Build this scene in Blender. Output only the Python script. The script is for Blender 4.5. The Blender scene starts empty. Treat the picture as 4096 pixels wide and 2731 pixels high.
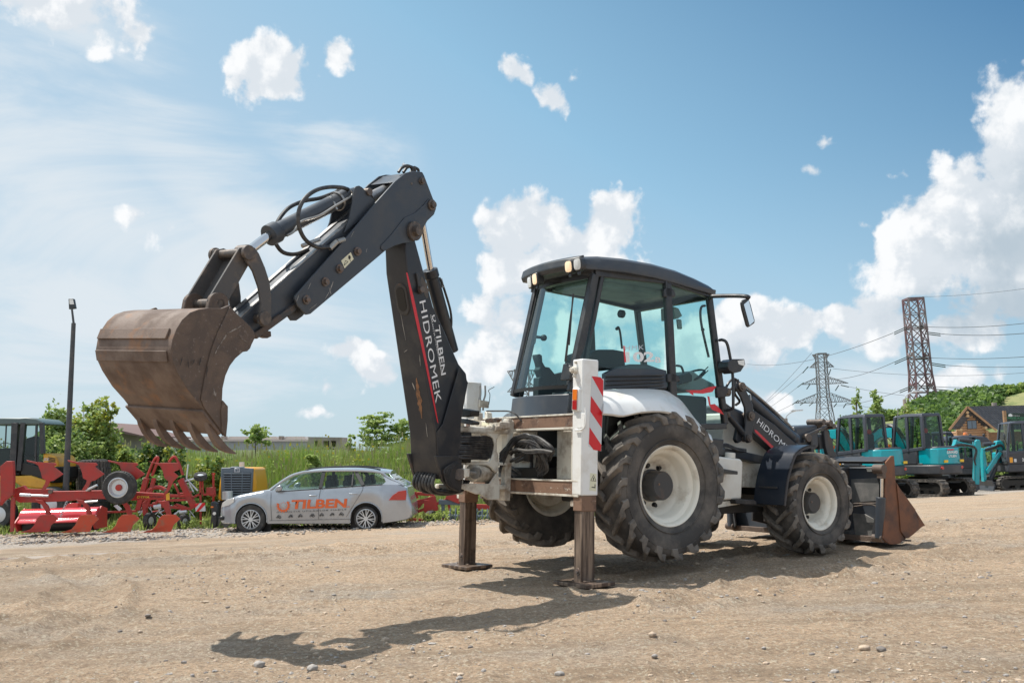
import bpy, bmesh, math, random
from mathutils import Vector, Matrix, noise
sc = bpy.context.scene
COL = sc.collection
R = math.radians
random.seed(7)
# ---------------------------------------------------------------- camera
F_PX, PITCH, ROLL, CAM_H = 3964.0, .1089, .0315, 1.218      # focal length in pixels of a 4096 wide frame
CXP, CYP = 2048.0, 1365.5
cp, sp, cr, sr = math.cos(PITCH), math.sin(PITCH), math.cos(ROLL), math.sin(ROLL)
cam_data = bpy.data.cameras.new('camera'); cam = bpy.data.objects.new('camera', cam_data); COL.objects.link(cam)
right = Vector((cr, sr*sp, -sr*cp)); up = Vector((sr, -cr*sp, cr*cp)); back = Vector((0, -cp, -sp))
cam.matrix_world = Matrix(((right.x, up.x, back.x, 0), (right.y, up.y, back.y, 0), (right.z, up.z, back.z, CAM_H), (0, 0, 0, 1)))
cam_data.sensor_width = 36.0; cam_data.lens = 36.0*F_PX/4096; cam_data.clip_end = 6000; cam_data.clip_start = .05
sc.camera = cam
# ---------------------------------------------------------------- light
sc.view_settings.view_transform = 'Standard'; sc.view_settings.look = 'None'; sc.view_settings.gamma = 1; sc.view_settings.exposure = 0.5
SUN_AZ, SUN_EL = R(-71), R(64)                                # azimuth from +Y towards +X
sun_dir = Vector((math.sin(SUN_AZ)*math.cos(SUN_EL), math.cos(SUN_AZ)*math.cos(SUN_EL), math.sin(SUN_EL)))
sd = bpy.data.lights.new('sun', 'SUN'); sd.energy = 4.0; sd.angle = R(.53); sd.color = (1, .95, .87)
sun = bpy.data.objects.new('sun', sd); COL.objects.link(sun); sun.rotation_mode = 'QUATERNION'
sun.rotation_quaternion = sun_dir.to_track_quat('Z', 'Y')
world = bpy.data.worlds.new('World'); sc.world = world; world.use_nodes = True
world.cycles.sampling_method = "MANUAL"; world.cycles.sample_map_resolution = 256

def ray(px, py):
    X, Y = px-CXP, py-CYP
    u, v = X*cr-Y*sr, X*sr+Y*cr
    return Vector((u/F_PX, cp+v/F_PX*sp, sp-v/F_PX*cp))

def setup_world():
    nt = world.node_tree; N = nt.nodes; L = nt.links; N.clear()
    out = N.new('ShaderNodeOutputWorld'); bg = N.new('ShaderNodeBackground'); bg.inputs[1].default_value = .1
    sky = N.new('ShaderNodeTexSky'); sky.sky_type = 'NISHITA'; sky.sun_disc = False
    sky.sun_elevation = SUN_EL; sky.sun_rotation = SUN_AZ; sky.air_density = 1.0; sky.dust_density = 1.0; sky.ozone_density = 2.0; sky.altitude = 200
    tc = N.new('ShaderNodeTexCoord')
    nrm = N.new('ShaderNodeVectorMath'); nrm.operation = 'NORMALIZE'; L.new(tc.outputs['Generated'], nrm.inputs[0])
    sep = N.new('ShaderNodeSeparateXYZ'); L.new(nrm.outputs[0], sep.inputs[0])
    def M_(op, a, b=None, c=None, clamp=False):
        n = N.new('ShaderNodeMath'); n.operation = op; n.use_clamp = clamp
        for i, v in enumerate((a, b, c)):
            if v is None: continue
            if isinstance(v, (int, float)): n.inputs[i].default_value = v
            else: L.new(v, n.inputs[i])
        return n.outputs[0]
    az = M_('ARCTAN2', sep.outputs[0], sep.outputs[1]); el = M_('ARCSINE', sep.outputs[2])
    co = N.new('ShaderNodeCombineXYZ'); L.new(az, co.inputs[0]); L.new(el, co.inputs[1])
    def nz(scale, detail, rough, dist=0, rot=0, sc_=(1, 1, 1), off=(0, 0, 0)):
        t = N.new('ShaderNodeTexNoise'); t.noise_dimensions = '2D'; t.inputs['Scale'].default_value = scale; t.inputs['Detail'].default_value = detail
        t.inputs['Roughness'].default_value = rough; t.inputs['Distortion'].default_value = dist
        m = N.new('ShaderNodeMapping'); m.inputs['Location'].default_value = off; m.inputs['Rotation'].default_value = (0, 0, rot); m.inputs['Scale'].default_value = sc_
        L.new(co.outputs[0], m.inputs['Vector']); L.new(m.outputs[0], t.inputs['Vector'])
        return t.outputs['Fac']
    def blob(px, py, w, h, rot=0, k=1.0):
        """soft elliptical patch of cloud around one direction of the sky (azimuth, elevation)"""
        d = ray(px, py).normalized()
        m = N.new('ShaderNodeMapping'); m.vector_type = 'TEXTURE'; m.inputs['Location'].default_value = (math.atan2(d.x, d.y), math.asin(d.z), 0)
        m.inputs['Rotation'].default_value = (0, 0, rot); m.inputs['Scale'].default_value = (w/F_PX, h/F_PX, 1)
        L.new(co.outputs[0], m.inputs['Vector']); g = N.new('ShaderNodeTexGradient'); g.gradient_type = 'SPHERICAL'; L.new(m.outputs[0], g.inputs[0])
        return g.outputs['Fac'] if k == 1 else M_('MULTIPLY', g.outputs['Fac'], k)
    def union(lst):
        o = lst[0]
        for b in lst[1:]: o = M_('MAXIMUM', o, b)
        return o
    def remap(v, a, b, c=0, d=1, smooth=True):
        mr = N.new('ShaderNodeMapRange'); mr.interpolation_type = 'SMOOTHSTEP' if smooth else 'LINEAR'
        for i, x in zip(('From Min', 'From Max', 'To Min', 'To Max'), (a, b, c, d)): mr.inputs[i].default_value = x
        L.new(v, mr.inputs['Value']); return mr.outputs[0]
    def mix(f, a, b, mode='MIX'):
        n = N.new('ShaderNodeMix'); n.data_type = 'RGBA'; n.blend_type = mode
        for i, v in ((0, f), (6, a), (7, b)):
            if isinstance(v, (int, float)): n.inputs[i].default_value = v
            elif isinstance(v, tuple): n.inputs[i].default_value = v
            else: L.new(v, n.inputs[i])
        return n.outputs[2]
    body = union([blob(*a) for a in CUMULUS])
    vor = N.new('ShaderNodeTexVoronoi'); vor.voronoi_dimensions = '2D'; vor.feature = 'SMOOTH_F1'; vor.inputs['Scale'].default_value = 19; vor.inputs['Detail'].default_value = 2.5; vor.inputs['Roughness'].default_value = .55; vor.inputs['Smoothness'].default_value = .35
    wv = N.new('ShaderNodeVectorMath'); wv.operation = 'ADD'; L.new(co.outputs[0], wv.inputs[0]); wn = N.new('ShaderNodeTexNoise'); wn.noise_dimensions = '2D'; wn.inputs['Scale'].default_value = 16; wn.inputs['Detail'].default_value = 3; L.new(co.outputs[0], wn.inputs['Vector'])
    wm = N.new('ShaderNodeVectorMath'); wm.operation = 'SCALE'; wm.inputs['Scale'].default_value = .055; L.new(wn.outputs['Color'], wm.inputs[0]); L.new(wm.outputs[0], wv.inputs[1]); L.new(wv.outputs[0], vor.inputs['Vector'])
    n1 = M_('MULTIPLY_ADD', M_('SUBTRACT', .66, vor.outputs['Distance']), .30, nz(12, 11, .62, .1))
    n1s = nz(12, 6, .62, .1, off=(-.012, .016, 0))             # same noise, looked up a little towards the sun
    dens = M_('MULTIPLY_ADD', M_('SUBTRACT', n1, .5), M_('MULTIPLY_ADD', remap(body, 0, .25), 1.5, .8), body)
    cmask = remap(dens, .22, .62)
    relief = remap(M_('SUBTRACT', n1s, n1), -.13, .12)
    under = remap(M_('MULTIPLY_ADD', M_('SUBTRACT', n1s, .5), 1.6, union([blob(*a) for a in CLOUD_BASE])), .25, 1.1)
    ccol = mix(relief, (6.9, 7.0, 7.1, 1), (5.2, 5.6, 6.0, 1))
    ccol = mix(M_('MULTIPLY', under, .85), ccol, (3.2, 3.9, 4.5, 1))
    v1 = nz(5.5, 8, .60, .5, rot=.38, sc_=(.45, 1.5, 1), off=(1.3, .4, 0))
    vu = union([blob(*a) for a in VEIL])
    vm = M_('MULTIPLY', remap(M_('MULTIPLY_ADD', M_('SUBTRACT', v1, .5), 2.9, vu), .05, 1.0), M_('MULTIPLY', remap(vu, .0, .35), .95))
    hz = remap(sep.outputs[2], .30, -.02)
    w_ = M_('MULTIPLY_ADD', el, 1.3, M_('MULTIPLY', az, .9))      # the sky deepens upwards and away from the sun
    grad = mix(remap(w_, .46, 1.0, smooth=False), mix(remap(w_, .10, .47, smooth=False), (3.7, 4.9, 5.7, 1), (2.35, 4.15, 5.5, 1)), (.45, 1.5, 2.9, 1))
    base = mix(.78, mix(1.0, sky.outputs[0], SKY_TINT, 'MULTIPLY'), grad)
    base = mix(M_('MULTIPLY', hz, .45), base, (4.3, 5.1, 5.6, 1))
    base = mix(vm, base, (5.3, 5.8, 6.2, 1))
    sky_all = mix(cmask, base, ccol)
    # unseen brightening added to the sky overhead and behind the camera, lifts the shadows
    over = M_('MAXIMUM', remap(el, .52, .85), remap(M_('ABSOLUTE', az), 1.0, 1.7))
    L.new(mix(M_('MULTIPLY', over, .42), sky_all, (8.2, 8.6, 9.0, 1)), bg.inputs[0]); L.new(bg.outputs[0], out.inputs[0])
SKY_TINT = (.8, .95, 1.0, 1)
CUMULUS = [  # left top
 (260, 20, 360, 190, 0, 1.3), (560, 130, 140, 120, .3, 1.0), (390, 210, 70, 60, 0, .6),
 (1080, 270, 270, 170, .35, 1.35), (1340, 210, 130, 110, -.5, .9), (950, 330, 110, 90, 0, .8), (1180, 330, 130, 90, 0, .8),
 (2080, 290, 120, 80, -.6, 1.1), (2220, 390, 150, 100, -.5, 1.2), (2290, 310, 60, 70, -.5, .8),
 (2130, 910, 270, 220, .2, 1.6), (2440, 900, 220, 190, .4, 1.6), (2290, 980, 260, 150, 0, 1.6), (2250, 1080, 440, 220, 0, 1.6), (2050, 1250, 260, 230, 0, 1.15), (2300, 1350, 500, 260, 0, 1.1), (1930, 1460, 200, 170, 0, 1.0),
 (2960, 1290, 260, 150, 0, 1.3), (3130, 1330, 220, 130, 0, 1.4), (3000, 1420, 420, 120, 0, 1.0), (2780, 1420, 300, 150, 0, .9),
 (4180, 600, 300, 400, .5, 1.9), (3950, 880, 380, 350, .6, 2.0), (4060, 700, 300, 260, .6, 1.8), (4150, 430, 200, 200, .6, 1.3), (3720, 1010, 320, 250, .3, 1.7), (4050, 1080, 500, 300, 0, 1.5), (3520, 1290, 280, 150, .1, 1.4), (3420, 1330, 180, 100, 0, 1.2), (3800, 1330, 500, 150, 0, 1.1), (3800, 1500, 330, 90, .1, .8), (3080, 1600, 240, 70, 0, .75),
 (3300, 570, 80, 50, 0, .75), (3250, 680, 80, 50, 0, .8), (3620, 700, 100, 55, -.5, .85), (3450, 900, 65, 65, 0, .85),
 (1390, 1400, 130, 75, 0, 1.1), (1500, 1480, 180, 90, -.3, 1.0), (1320, 1540, 170, 100, -.3, 1.0), (1270, 1650, 190, 60, 0, .9), (700, 900, 220, 130, .2, .55), (560, 870, 150, 90, 0, .5), (420, 1290, 80, 40, 0, .5), (1760, 1500, 130, 80, 0, .7),
]
CLOUD_BASE = [(4000, 1230, 520, 200, 0, 1.5), (4150, 800, 260, 300, .5, 1.2), (2330, 1450, 420, 160, 0, .8), (3750, 1180, 200, 110, 0, .7), (3100, 1480, 400, 70, 0, .7), (3000, 1400, 200, 60, 0, .5), (4080, 1000, 300, 260, 0, 1.3)]
VEIL = [(150, 750, 1500, 620, -.30, 1.15), (900, 820, 1000, 300, -.45, 1.15), (250, 1300, 1500, 560, 0, 1.2), (900, 1500, 1500, 300, 0, .8), (300, 150, 700, 300, 0, .6), (1330, 600, 500, 300, -.4, .5), (3000, 1650, 2500, 260, 0, .6)]
setup_world()
# ---------------------------------------------------------------- frames and tracing helpers
def frame(o, fx, left, upv):
    return Matrix(((fx.x, left.x, upv.x, o.x), (fx.y, left.y, upv.y, o.y), (fx.z, left.z, upv.z, o.z), (0, 0, 0, 1)))
def machine_frame(X, Y, Z, a, b, c):
    def f(x, y, z):
        x, z = x*math.cos(b)+z*math.sin(b), -x*math.sin(b)+z*math.cos(b)
        y, z = y*math.cos(c)-z*math.sin(c), y*math.sin(c)+z*math.cos(c)
        return Vector((math.cos(a)*x-math.sin(a)*y, math.sin(a)*x+math.cos(a)*y, z))
    return frame(Vector((X, Y, Z)), f(1, 0, 0), f(0, 1, 0), f(0, 0, 1))
MM = machine_frame(.8277, 10.3454, .8511, .6035, .0479, .015)      # rear axle middle of the big machine
MMI = MM.inverted()
AA, AT = R(55), .09                                               # heading of the swung digging arm and its sideways lean
AM = frame(Vector((-.735, 9.262, 1.0)), Vector((-math.cos(AA), -math.sin(AA), 0)), Vector((math.sin(AA)*math.cos(AT), -math.cos(AA)*math.cos(AT), -math.sin(AT))), Vector((math.sin(AA)*math.sin(AT), -math.cos(AA)*math.sin(AT), math.cos(AT))))
A2M = MMI @ AM
CAMLOC = Vector((0, 0, CAM_H))
def hit(M, px, py, ax, val):
    """point of the plane (axis ax = val) of frame M seen at a pixel, in M's coordinates"""
    Mi = M.inverted(); c = Mi @ CAMLOC; d = Mi.to_3x3() @ ray(px, py)
    return c + d*((val-c[ax])/d[ax])
ZM = dict(R1=(350, 600, .797), R2=(1550, 950, .7335), R3=(1950, 950, .4783), R4=(1750, 1450, .6378), R5=(2700, 1100, .7655), RB=(350, 1150, .4464),
  RE=(1000, 620, .4336), RC=(1750, 1400, .4464), RF=(3000, 1600, .3827), RG=(2550, 1400, .5102), RX=(3350, 1600, .3172), RP=(3150, 1150, .4022),
  RL=(0, 1550, .4252), RA=(0, 1640, .3189), RD=(450, 1640, .3189), CAR=(800, 1800, .4677), D=(0, 0, 1.7415), RN=(3100, 1500, .4784))
def z2p(k, x, y): o = ZM[k]; return o[0]+o[2]*x, o[1]+o[2]*y
def ma(k, pts, t):                                                # arm side plane -> arm coordinates
    return [hit(AM, *z2p(k, p[0], p[1]), 1, p[2] if len(p) > 2 else t) for p in pts]
def mm(k, pts, y): return [hit(MM, *z2p(k, p[0], p[1]), 1, p[2] if len(p) > 2 else y) for p in pts]   # planes of constant y
def mx(k, pts, x): return [hit(MM, *z2p(k, p[0], p[1]), 0, p[2] if len(p) > 2 else x) for p in pts]   # planes of constant x
def gz(x, y):
    """height of the yard's ground"""
    def ss(a, b, v): t = min(1, max(0, (v-a)/(b-a))); return t*t*(3-2*t)
    z = -.47*ss(12.0, 22.5, y-.15*x) - .2*ss(24, 36, y)
    return z
def atY(px, py, Y): d = ray(px, py); return CAMLOC + d*(Y/d.y)
# ---------------------------------------------------------------- mesh builder
class MB:
    def __init__(s, M=None): s.v = []; s.f = []; s.m = []; s.M = M; s.mi = 0
    def add(s, vs, fs, mi=None):
        b = len(s.v)
        for p in vs:
            p = Vector(p); s.v.append(s.M @ p if s.M else p)
        for f in fs: s.f.append([b+i for i in f]); s.m.append(s.mi if mi is None else mi)
        return s
    def loft(s, loops, caps=True, closed=True, mi=None):
        n = len(loops[0]); vs = [p for l in loops for p in l]; fs = []
        for i in range(len(loops)-1):
            for j in range(n if closed else n-1):
                k = (j+1) % n
                fs.append((i*n+j, i*n+k, (i+1)*n+k, (i+1)*n+j))
        if caps: fs.append(tuple(range(n))[::-1]); fs.append(tuple(range((len(loops)-1)*n, len(loops)*n)))
        return s.add(vs, fs, mi)
    def prism(s, a, b, mi=None): return s.loft([a, b], mi=mi)
    def slab(s, pts, ax, d, mi=None):
        """outline given on a plane, thickened by d along local axis ax"""
        q = []
        for p in pts: p = Vector(p); r = p.copy(); r[ax] += d; q.append(r)
        return s.loft([pts, q], mi=mi)
    def box(s, c, h, Rm=None, mi=None):
        c = Vector(c); vs = []
        for sx in (-1, 1):
            for sy in (-1, 1):
                for sz in (-1, 1):
                    o = Vector((sx*h[0], sy*h[1], sz*h[2])); vs.append(c + (Rm @ o if Rm else o))
        return s.add(vs, [(0, 1, 3, 2), (4, 6, 7, 5), (0, 4, 5, 1), (2, 3, 7, 6), (0, 2, 6, 4), (1, 5, 7, 3)], mi)
    def bar(s, p, q, w, h, upv=(0, 0, 1), mi=None):
        p, q = Vector(p), Vector(q); d = (q-p); L = d.length; d.normalize(); u = Vector(upv); sd_ = d.cross(u)
        if sd_.length < 1e-4: sd_ = d.cross(Vector((1, 0, 0)))
        sd_.normalize(); u = sd_.cross(d)
        Rm = Matrix((d, sd_, u)).transposed()
        return s.box((p+q)/2, (L/2, w/2, h/2), Rm, mi)
    def tube(s, pts, r, n=8, mi=None, caps=True):
        pts = [Vector(p) for p in pts]; rs = r if isinstance(r, (list, tuple)) else [r]*len(pts); loops = []; u = None
        for i, p in enumerate(pts):
            d = (pts[min(i+1, len(pts)-1)]-pts[max(i-1, 0)]).normalized()
            if u is None: u = d.orthogonal().normalized()
            u = (u - d*u.dot(d)).normalized(); w = d.cross(u)
            loops.append([p+(u*math.cos(t)+w*math.sin(t))*rs[i] for t in [2*math.pi*k/n for k in range(n)]])
        return s.loft(loops, caps=caps, mi=mi)
    def cyl(s, p, q, r, n=16, mi=None, r2=None): return s.tube([p, q], [r, r if r2 is None else r2], n, mi)
    def rev(s, prof, o=(0, 0, 0), axis=(0, 1, 0), n=48, mi=None, caps=False):
        """surface of revolution; prof = [(radius, distance along the axis)]"""
        o = Vector(o); a = Vector(axis).normalized(); u = a.orthogonal().normalized(); w = a.cross(u)
        loops = [[o+a*h+(u*math.cos(2*math.pi*k/n)+w*math.sin(2*math.pi*k/n))*r for k in range(n)] for r, h in prof]
        return s.loft(loops, caps=caps, mi=mi)
    def ell(s, c, r, n=10, m=7, mi=None):
        c = Vector(c); loops = []
        for i in range(1, m):
            t = math.pi*i/m; loops.append([c+Vector((r[0]*math.sin(t)*math.cos(2*math.pi*k/n), r[1]*math.sin(t)*math.sin(2*math.pi*k/n), r[2]*math.cos(t))) for k in range(n)])
        return s.loft(loops, mi=mi)
    def build(s, name, mats, parent=None, bevel=0, sharp=32, smooth=True, seg=2):
        me = bpy.data.meshes.new(name); me.from_pydata([tuple(p) for p in s.v], [], s.f); me.validate()
        if not isinstance(mats, (list, tuple)): mats = [mats]
        for m in mats: me.materials.append(m)
        if len(mats) > 1 and len(me.polygons) == len(s.m): me.polygons.foreach_set('material_index', s.m)
        bm = bmesh.new(); bm.from_mesh(me); bmesh.ops.recalc_face_normals(bm, faces=bm.faces); bm.to_mesh(me); bm.free()
        if smooth:
            me.polygons.foreach_set('use_smooth', [True]*len(me.polygons)); me.set_sharp_from_angle(angle=R(sharp))
        o = bpy.data.objects.new(name, me); COL.objects.link(o)
        if parent: o.parent = parent
        if bevel:
            b = o.modifiers.new('bevel', 'BEVEL'); b.width = bevel; b.segments = seg; b.limit_method = 'ANGLE'; b.angle_limit = R(35); b.harden_normals = False
        return o
def tag(o, label, cat, group=None, kind=None):
    if label: o['label'] = label
    if cat: o['category'] = cat
    if group: o['group'] = group
    if kind: o['kind'] = kind
    return o
def thing(name, label, cat, loc=(0, 0, 0), rz=0, group=None, M=None):
    o = bpy.data.objects.new(name, None); COL.objects.link(o); o.empty_display_size = .2
    if M is not None: o.matrix_world = M
    else: o.location = loc; o.rotation_euler = (0, 0, rz)
    return tag(o, label, cat, group)
def struct(o): o['kind'] = 'structure'; return o
def dup(root, loc, rz, label=None, group=None, scale=None):
    r = root.copy(); COL.objects.link(r); r.location = loc; r.rotation_euler = (0, 0, rz)
    if scale: r.scale = (scale,)*3
    if label: r['label'] = label
    if group: r['group'] = group
    for ch in list(root.children):
        c = ch.copy(); COL.objects.link(c); c.parent = r
        for g in list(ch.children):
            d = g.copy(); COL.objects.link(d); d.parent = c
    return r
def arc(c, r, a0, a1, n, plane='xz', y=0):
    o = []
    for i in range(n+1):
        t = R(a0+(a1-a0)*i/n); x, z = c[0]+r*math.cos(t), c[1]+r*math.sin(t)
        o.append(Vector((x, y, z)) if plane == 'xz' else Vector((x, z, y)))
    return o
def bez(pts, n=24):
    """smooth curve through points (Catmull-Rom)"""
    pts = [Vector(p) for p in pts]; P = [pts[0]*2-pts[1]] + pts + [pts[-1]*2-pts[-2]]; out = []
    seg = len(pts)-1; k = max(2, n//seg)
    for i in range(seg):
        a, b, c, d = P[i:i+4]
        for j in range(k):
            t = j/k; out.append(.5*((2*b)+(c-a)*t+(2*a-5*b+4*c-d)*t*t+(3*b-a-3*c+d)*t*t*t))
    out.append(pts[-1]); return out
def lettering(txt, mat_, parent, bl, br, tl, off=.003, thick=.0, bold=.0, name='lettering', spacing=1.0):
    """words as a thin mesh fitted between three corners of their box: bottom left, bottom right, top left"""
    cu = bpy.data.curves.new('t', 'FONT'); cu.body = txt; cu.offset = bold; cu.space_character = spacing; cu.resolution_u = 3
    tob = bpy.data.objects.new('t', cu); COL.objects.link(tob)
    dg = bpy.context.evaluated_depsgraph_get(); me = bpy.data.meshes.new_from_object(tob.evaluated_get(dg))
    bpy.data.objects.remove(tob); bpy.data.curves.remove(cu)
    xs = [v.co.x for v in me.vertices]; ys = [v.co.y for v in me.vertices]; x0, x1, y0, y1 = min(xs), max(xs), min(ys), max(ys)
    bl, br, tl = Vector(bl), Vector(br), Vector(tl); n = (br-bl).cross(tl-bl).normalized()*off
    for v in me.vertices: v.co = bl + (br-bl)*((v.co.x-x0)/(x1-x0)) + (tl-bl)*((v.co.y-y0)/(y1-y0)) + n
    me.name = name; me.materials.clear(); me.materials.append(mat_)
    o = bpy.data.objects.new(name, me); COL.objects.link(o); o.parent = parent
    return o
# ---------------------------------------------------------------- materials
def pmat(name, col, rough=.5, metal=0, col2=None, nscale=6, nmin=.45, nmax=.65, bump=0, bscale=60, spec=.5, coat=0, rough2=None, detail=6, distort=0, stretch=None, col3=None, n3=(30, .62, .7), em=None):
    m = bpy.data.materials.new(name); m.use_nodes = True; nt = m.node_tree; N, L = nt.nodes, nt.links
    b = N['Principled BSDF']; b.inputs['Roughness'].default_value = rough; b.inputs['Metallic'].default_value = metal
    b.inputs['Base Color'].default_value = (*col, 1); b.inputs['Specular IOR Level'].default_value = spec; b.inputs['Coat Weight'].default_value = coat; b.inputs['Coat Roughness'].default_value = .08
    tc = N.new('ShaderNodeTexCoord')
    def nz(scale, det=6, st=None, ds=0):
        t = N.new('ShaderNodeTexNoise'); t.inputs['Scale'].default_value = scale; t.inputs['Detail'].default_value = det; t.inputs['Roughness'].default_value = .62; t.inputs['Distortion'].default_value = ds
        if st:
            mp = N.new('ShaderNodeMapping'); mp.inputs['Scale'].default_value = st; L.new(tc.outputs['Object'], mp.inputs[0]); L.new(mp.outputs[0], t.inputs[0])
        else: L.new(tc.outputs['Object'], t.inputs[0])
        return t.outputs['Fac']
    if col2:
        r = N.new('ShaderNodeMapRange'); r.inputs['From Min'].default_value = nmin; r.inputs['From Max'].default_value = nmax; L.new(nz(nscale, detail, stretch, distort), r.inputs[0])
        mx_ = N.new('ShaderNodeMix'); mx_.data_type = 'RGBA'; mx_.inputs[6].default_value = (*col, 1); mx_.inputs[7].default_value = (*col2, 1); L.new(r.outputs[0], mx_.inputs[0])
        out = mx_.outputs[2]
        if col3:
            r3 = N.new('ShaderNodeMapRange'); r3.inputs['From Min'].default_value = n3[1]; r3.inputs['From Max'].default_value = n3[2]; L.new(nz(n3[0], 8), r3.inputs[0])
            m3 = N.new('ShaderNodeMix'); m3.data_type = 'RGBA'; L.new(out, m3.inputs[6]); m3.inputs[7].default_value = (*col3, 1); L.new(r3.outputs[0], m3.inputs[0]); out = m3.outputs[2]
        L.new(out, b.inputs['Base Color'])
        if rough2 is not None:
            rr = N.new('ShaderNodeMapRange'); rr.inputs['To Min'].default_value = rough; rr.inputs['To Max'].default_value = rough2; L.new(r.outputs[0], rr.inputs[0]); L.new(rr.outputs[0], b.inputs['Roughness'])
    if bump:
        bp = N.new('ShaderNodeBump'); bp.inputs['Strength'].default_value = bump; bp.inputs['Distance'].default_value = .01; L.new(nz(bscale, 8), bp.inputs['Height']); L.new(bp.outputs[0], b.inputs['Normal'])
    if em: b.inputs['Emission Color'].default_value = (*em[:3], 1); b.inputs['Emission Strength'].default_value = em[3]
    return m
def glass_mat(name, tint, fr=1.45, rough=.02):
    m = bpy.data.materials.new(name); m.use_nodes = True; N, L = m.node_tree.nodes, m.node_tree.links
    N.remove(N['Principled BSDF']); out = N['Material Output']
    tr = N.new('ShaderNodeBsdfTransparent'); tr.inputs[0].default_value = (*tint, 1)
    gl = N.new('ShaderNodeBsdfGlossy'); gl.inputs['Roughness'].default_value = rough; gl.inputs['Color'].default_value = (.9, .95, .95, 1)
    lw = N.new('ShaderNodeLayerWeight'); lw.inputs[0].default_value = .5
    pw = N.new('ShaderNodeMath'); pw.operation = 'POWER'; pw.inputs[1].default_value = 4.5; L.new(lw.outputs['Facing'], pw.inputs[0])
    f = N.new('ShaderNodeMath'); f.operation = 'MULTIPLY_ADD'; f.inputs[1].default_value = .85; f.inputs[2].default_value = .035; L.new(pw.outputs[0], f.inputs[0])
    mx_ = N.new('ShaderNodeMixShader'); L.new(f.outputs[0], mx_.inputs[0]); L.new(tr.outputs[0], mx_.inputs[1]); L.new(gl.outputs[0], mx_.inputs[2]); L.new(mx_.outputs[0], out.inputs[0])
    return m
BLK = pmat('black_paint', (.024, .027, .034), .38, col2=(.075, .068, .060), nscale=3.5, nmin=.5, nmax=.78, rough2=.62, bump=.06, bscale=25, col3=(.16, .14, .12), n3=(45, .70, .78))
BLK2 = pmat('grey_black_paint', (.043, .052, .066), .34, col2=(.075, .078, .082), nscale=4, nmin=.45, nmax=.75, rough2=.55, bump=.05, bscale=25, col3=(.15, .13, .12), n3=(60, .72, .8))
BLKR = pmat('worn_black_paint', (.045, .045, .047), .45, col2=(.16, .10, .065), nscale=5, nmin=.55, nmax=.75, rough2=.8, bump=.1, bscale=40)
DARK = pmat('dark_rubber', (.022, .022, .024), .6, col2=(.06, .055, .05), nscale=8)
HOSE = pmat('hose_rubber', (.02, .02, .022), .42, col2=(.07, .065, .06), nscale=14)
WHT = pmat('white_paint', (.74, .72, .66), .42, col2=(.60, .55, .46), nscale=3, nmin=.45, nmax=.8, rough2=.6, bump=.05, bscale=30, col3=(.22, .14, .08), n3=(22, .70, .76))
WHTC = pmat('clean_white_paint', (.80, .80, .78), .3, col2=(.62, .58, .51), nscale=5, nmin=.50, nmax=.80, coat=.25, col3=(.24, .19, .15), n3=(38, .72, .77), rough2=.5)
CREAM = pmat('soiled_cream_paint', (.68, .65, .57), .5, col2=(.28, .21, .15), nscale=7, nmin=.46, nmax=.70, rough2=.75, bump=.08, bscale=40, col3=(.10, .075, .05), n3=(18, .66, .74))
RUSTW = pmat('rusty_white_paint', (.22, .13, .085), .75, col2=(.62, .56, .46), nscale=8, nmin=.60, nmax=.66, bump=.2, bscale=50, col3=(.10, .06, .045), n3=(9, .48, .66), stretch=(1, .7, 1.3))
STEEL = pmat('rusty_leg_steel', (.085, .058, .043), .55, metal=.3, col2=(.26, .19, .14), nscale=9, nmin=.45, nmax=.62, bump=.12, bscale=30, stretch=(2.2, 2.2, .16), rough2=.4, col3=(.03, .022, .018), n3=(5, .55, .72))
RUST = pmat('bucket_rust', (.175, .125, .098), .62, col2=(.115, .078, .060), nscale=4.5, nmin=.42, nmax=.62, bump=.22, bscale=55, col3=(.24, .125, .065), n3=(7, .56, .72), rough2=.8)
RUSTD = pmat('dark_worn_steel', (.095, .068, .054), .6, col2=(.165, .115, .085), nscale=5, nmin=.42, nmax=.75, bump=.25, bscale=70, col3=(.26, .22, .19), n3=(38, .60, .72), rough2=.75, distort=.8)
RUSTF = pmat('orange_rust_plate', (.20, .085, .045), .75, col2=(.10, .055, .04), nscale=5, nmin=.45, nmax=.65, bump=.15, bscale=50)
LINK = pmat('weathered_link_steel', (.085, .08, .078), .55, col2=(.20, .15, .115), nscale=7, nmin=.5, nmax=.7, bump=.15, bscale=45, rough2=.75)
RAIL = pmat('bare_rail_steel', (.30, .30, .30), .32, metal=.7, col2=(.22, .20, .18), nscale=10, stretch=(1, 1, 1), rough2=.5)
CHROME = pmat('chrome_rod', (.62, .62, .62), .09, metal=1)
PINM = pmat('pin_steel', (.10, .085, .078), .5, metal=.4, col2=(.18, .14, .11), nscale=25, bump=.1)
BOLT = pmat('bolt_steel', (.15, .13, .12), .4, metal=.5, col2=(.20, .12, .08), nscale=30)
TYRE = pmat('dusty_tyre_rubber', (.055, .051, .048), .78, col2=(.15, .132, .115), nscale=5, nmin=.42, nmax=.7, bump=.22, bscale=45, col3=(.16, .14, .12), n3=(12, .64, .78), rough2=.9)
LUG = pmat('worn_tread_rubber', (.19, .165, .14), .85, col2=(.045, .042, .040), nscale=6, nmin=.45, nmax=.7, bump=.25, bscale=50)
RIMW = pmat('cream_rim_paint', (.80, .76, .66), .4, col2=(.42, .34, .25), nscale=4.5, nmin=.50, nmax=.76, bump=.05, col3=(.10, .07, .05), n3=(26, .68, .75), rough2=.6)
PLAS = pmat('black_plastic', (.026, .028, .032), .35, col2=(.055, .055, .055), nscale=6, rough2=.5)
NAVY = pmat('dark_fender_plastic', (.018, .024, .036), .28, col2=(.045, .045, .05), nscale=3, nmin=.5, nmax=.8, rough2=.5)
SEATM = pmat('dark_seat_vinyl', (.02, .03, .035), .6)
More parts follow.
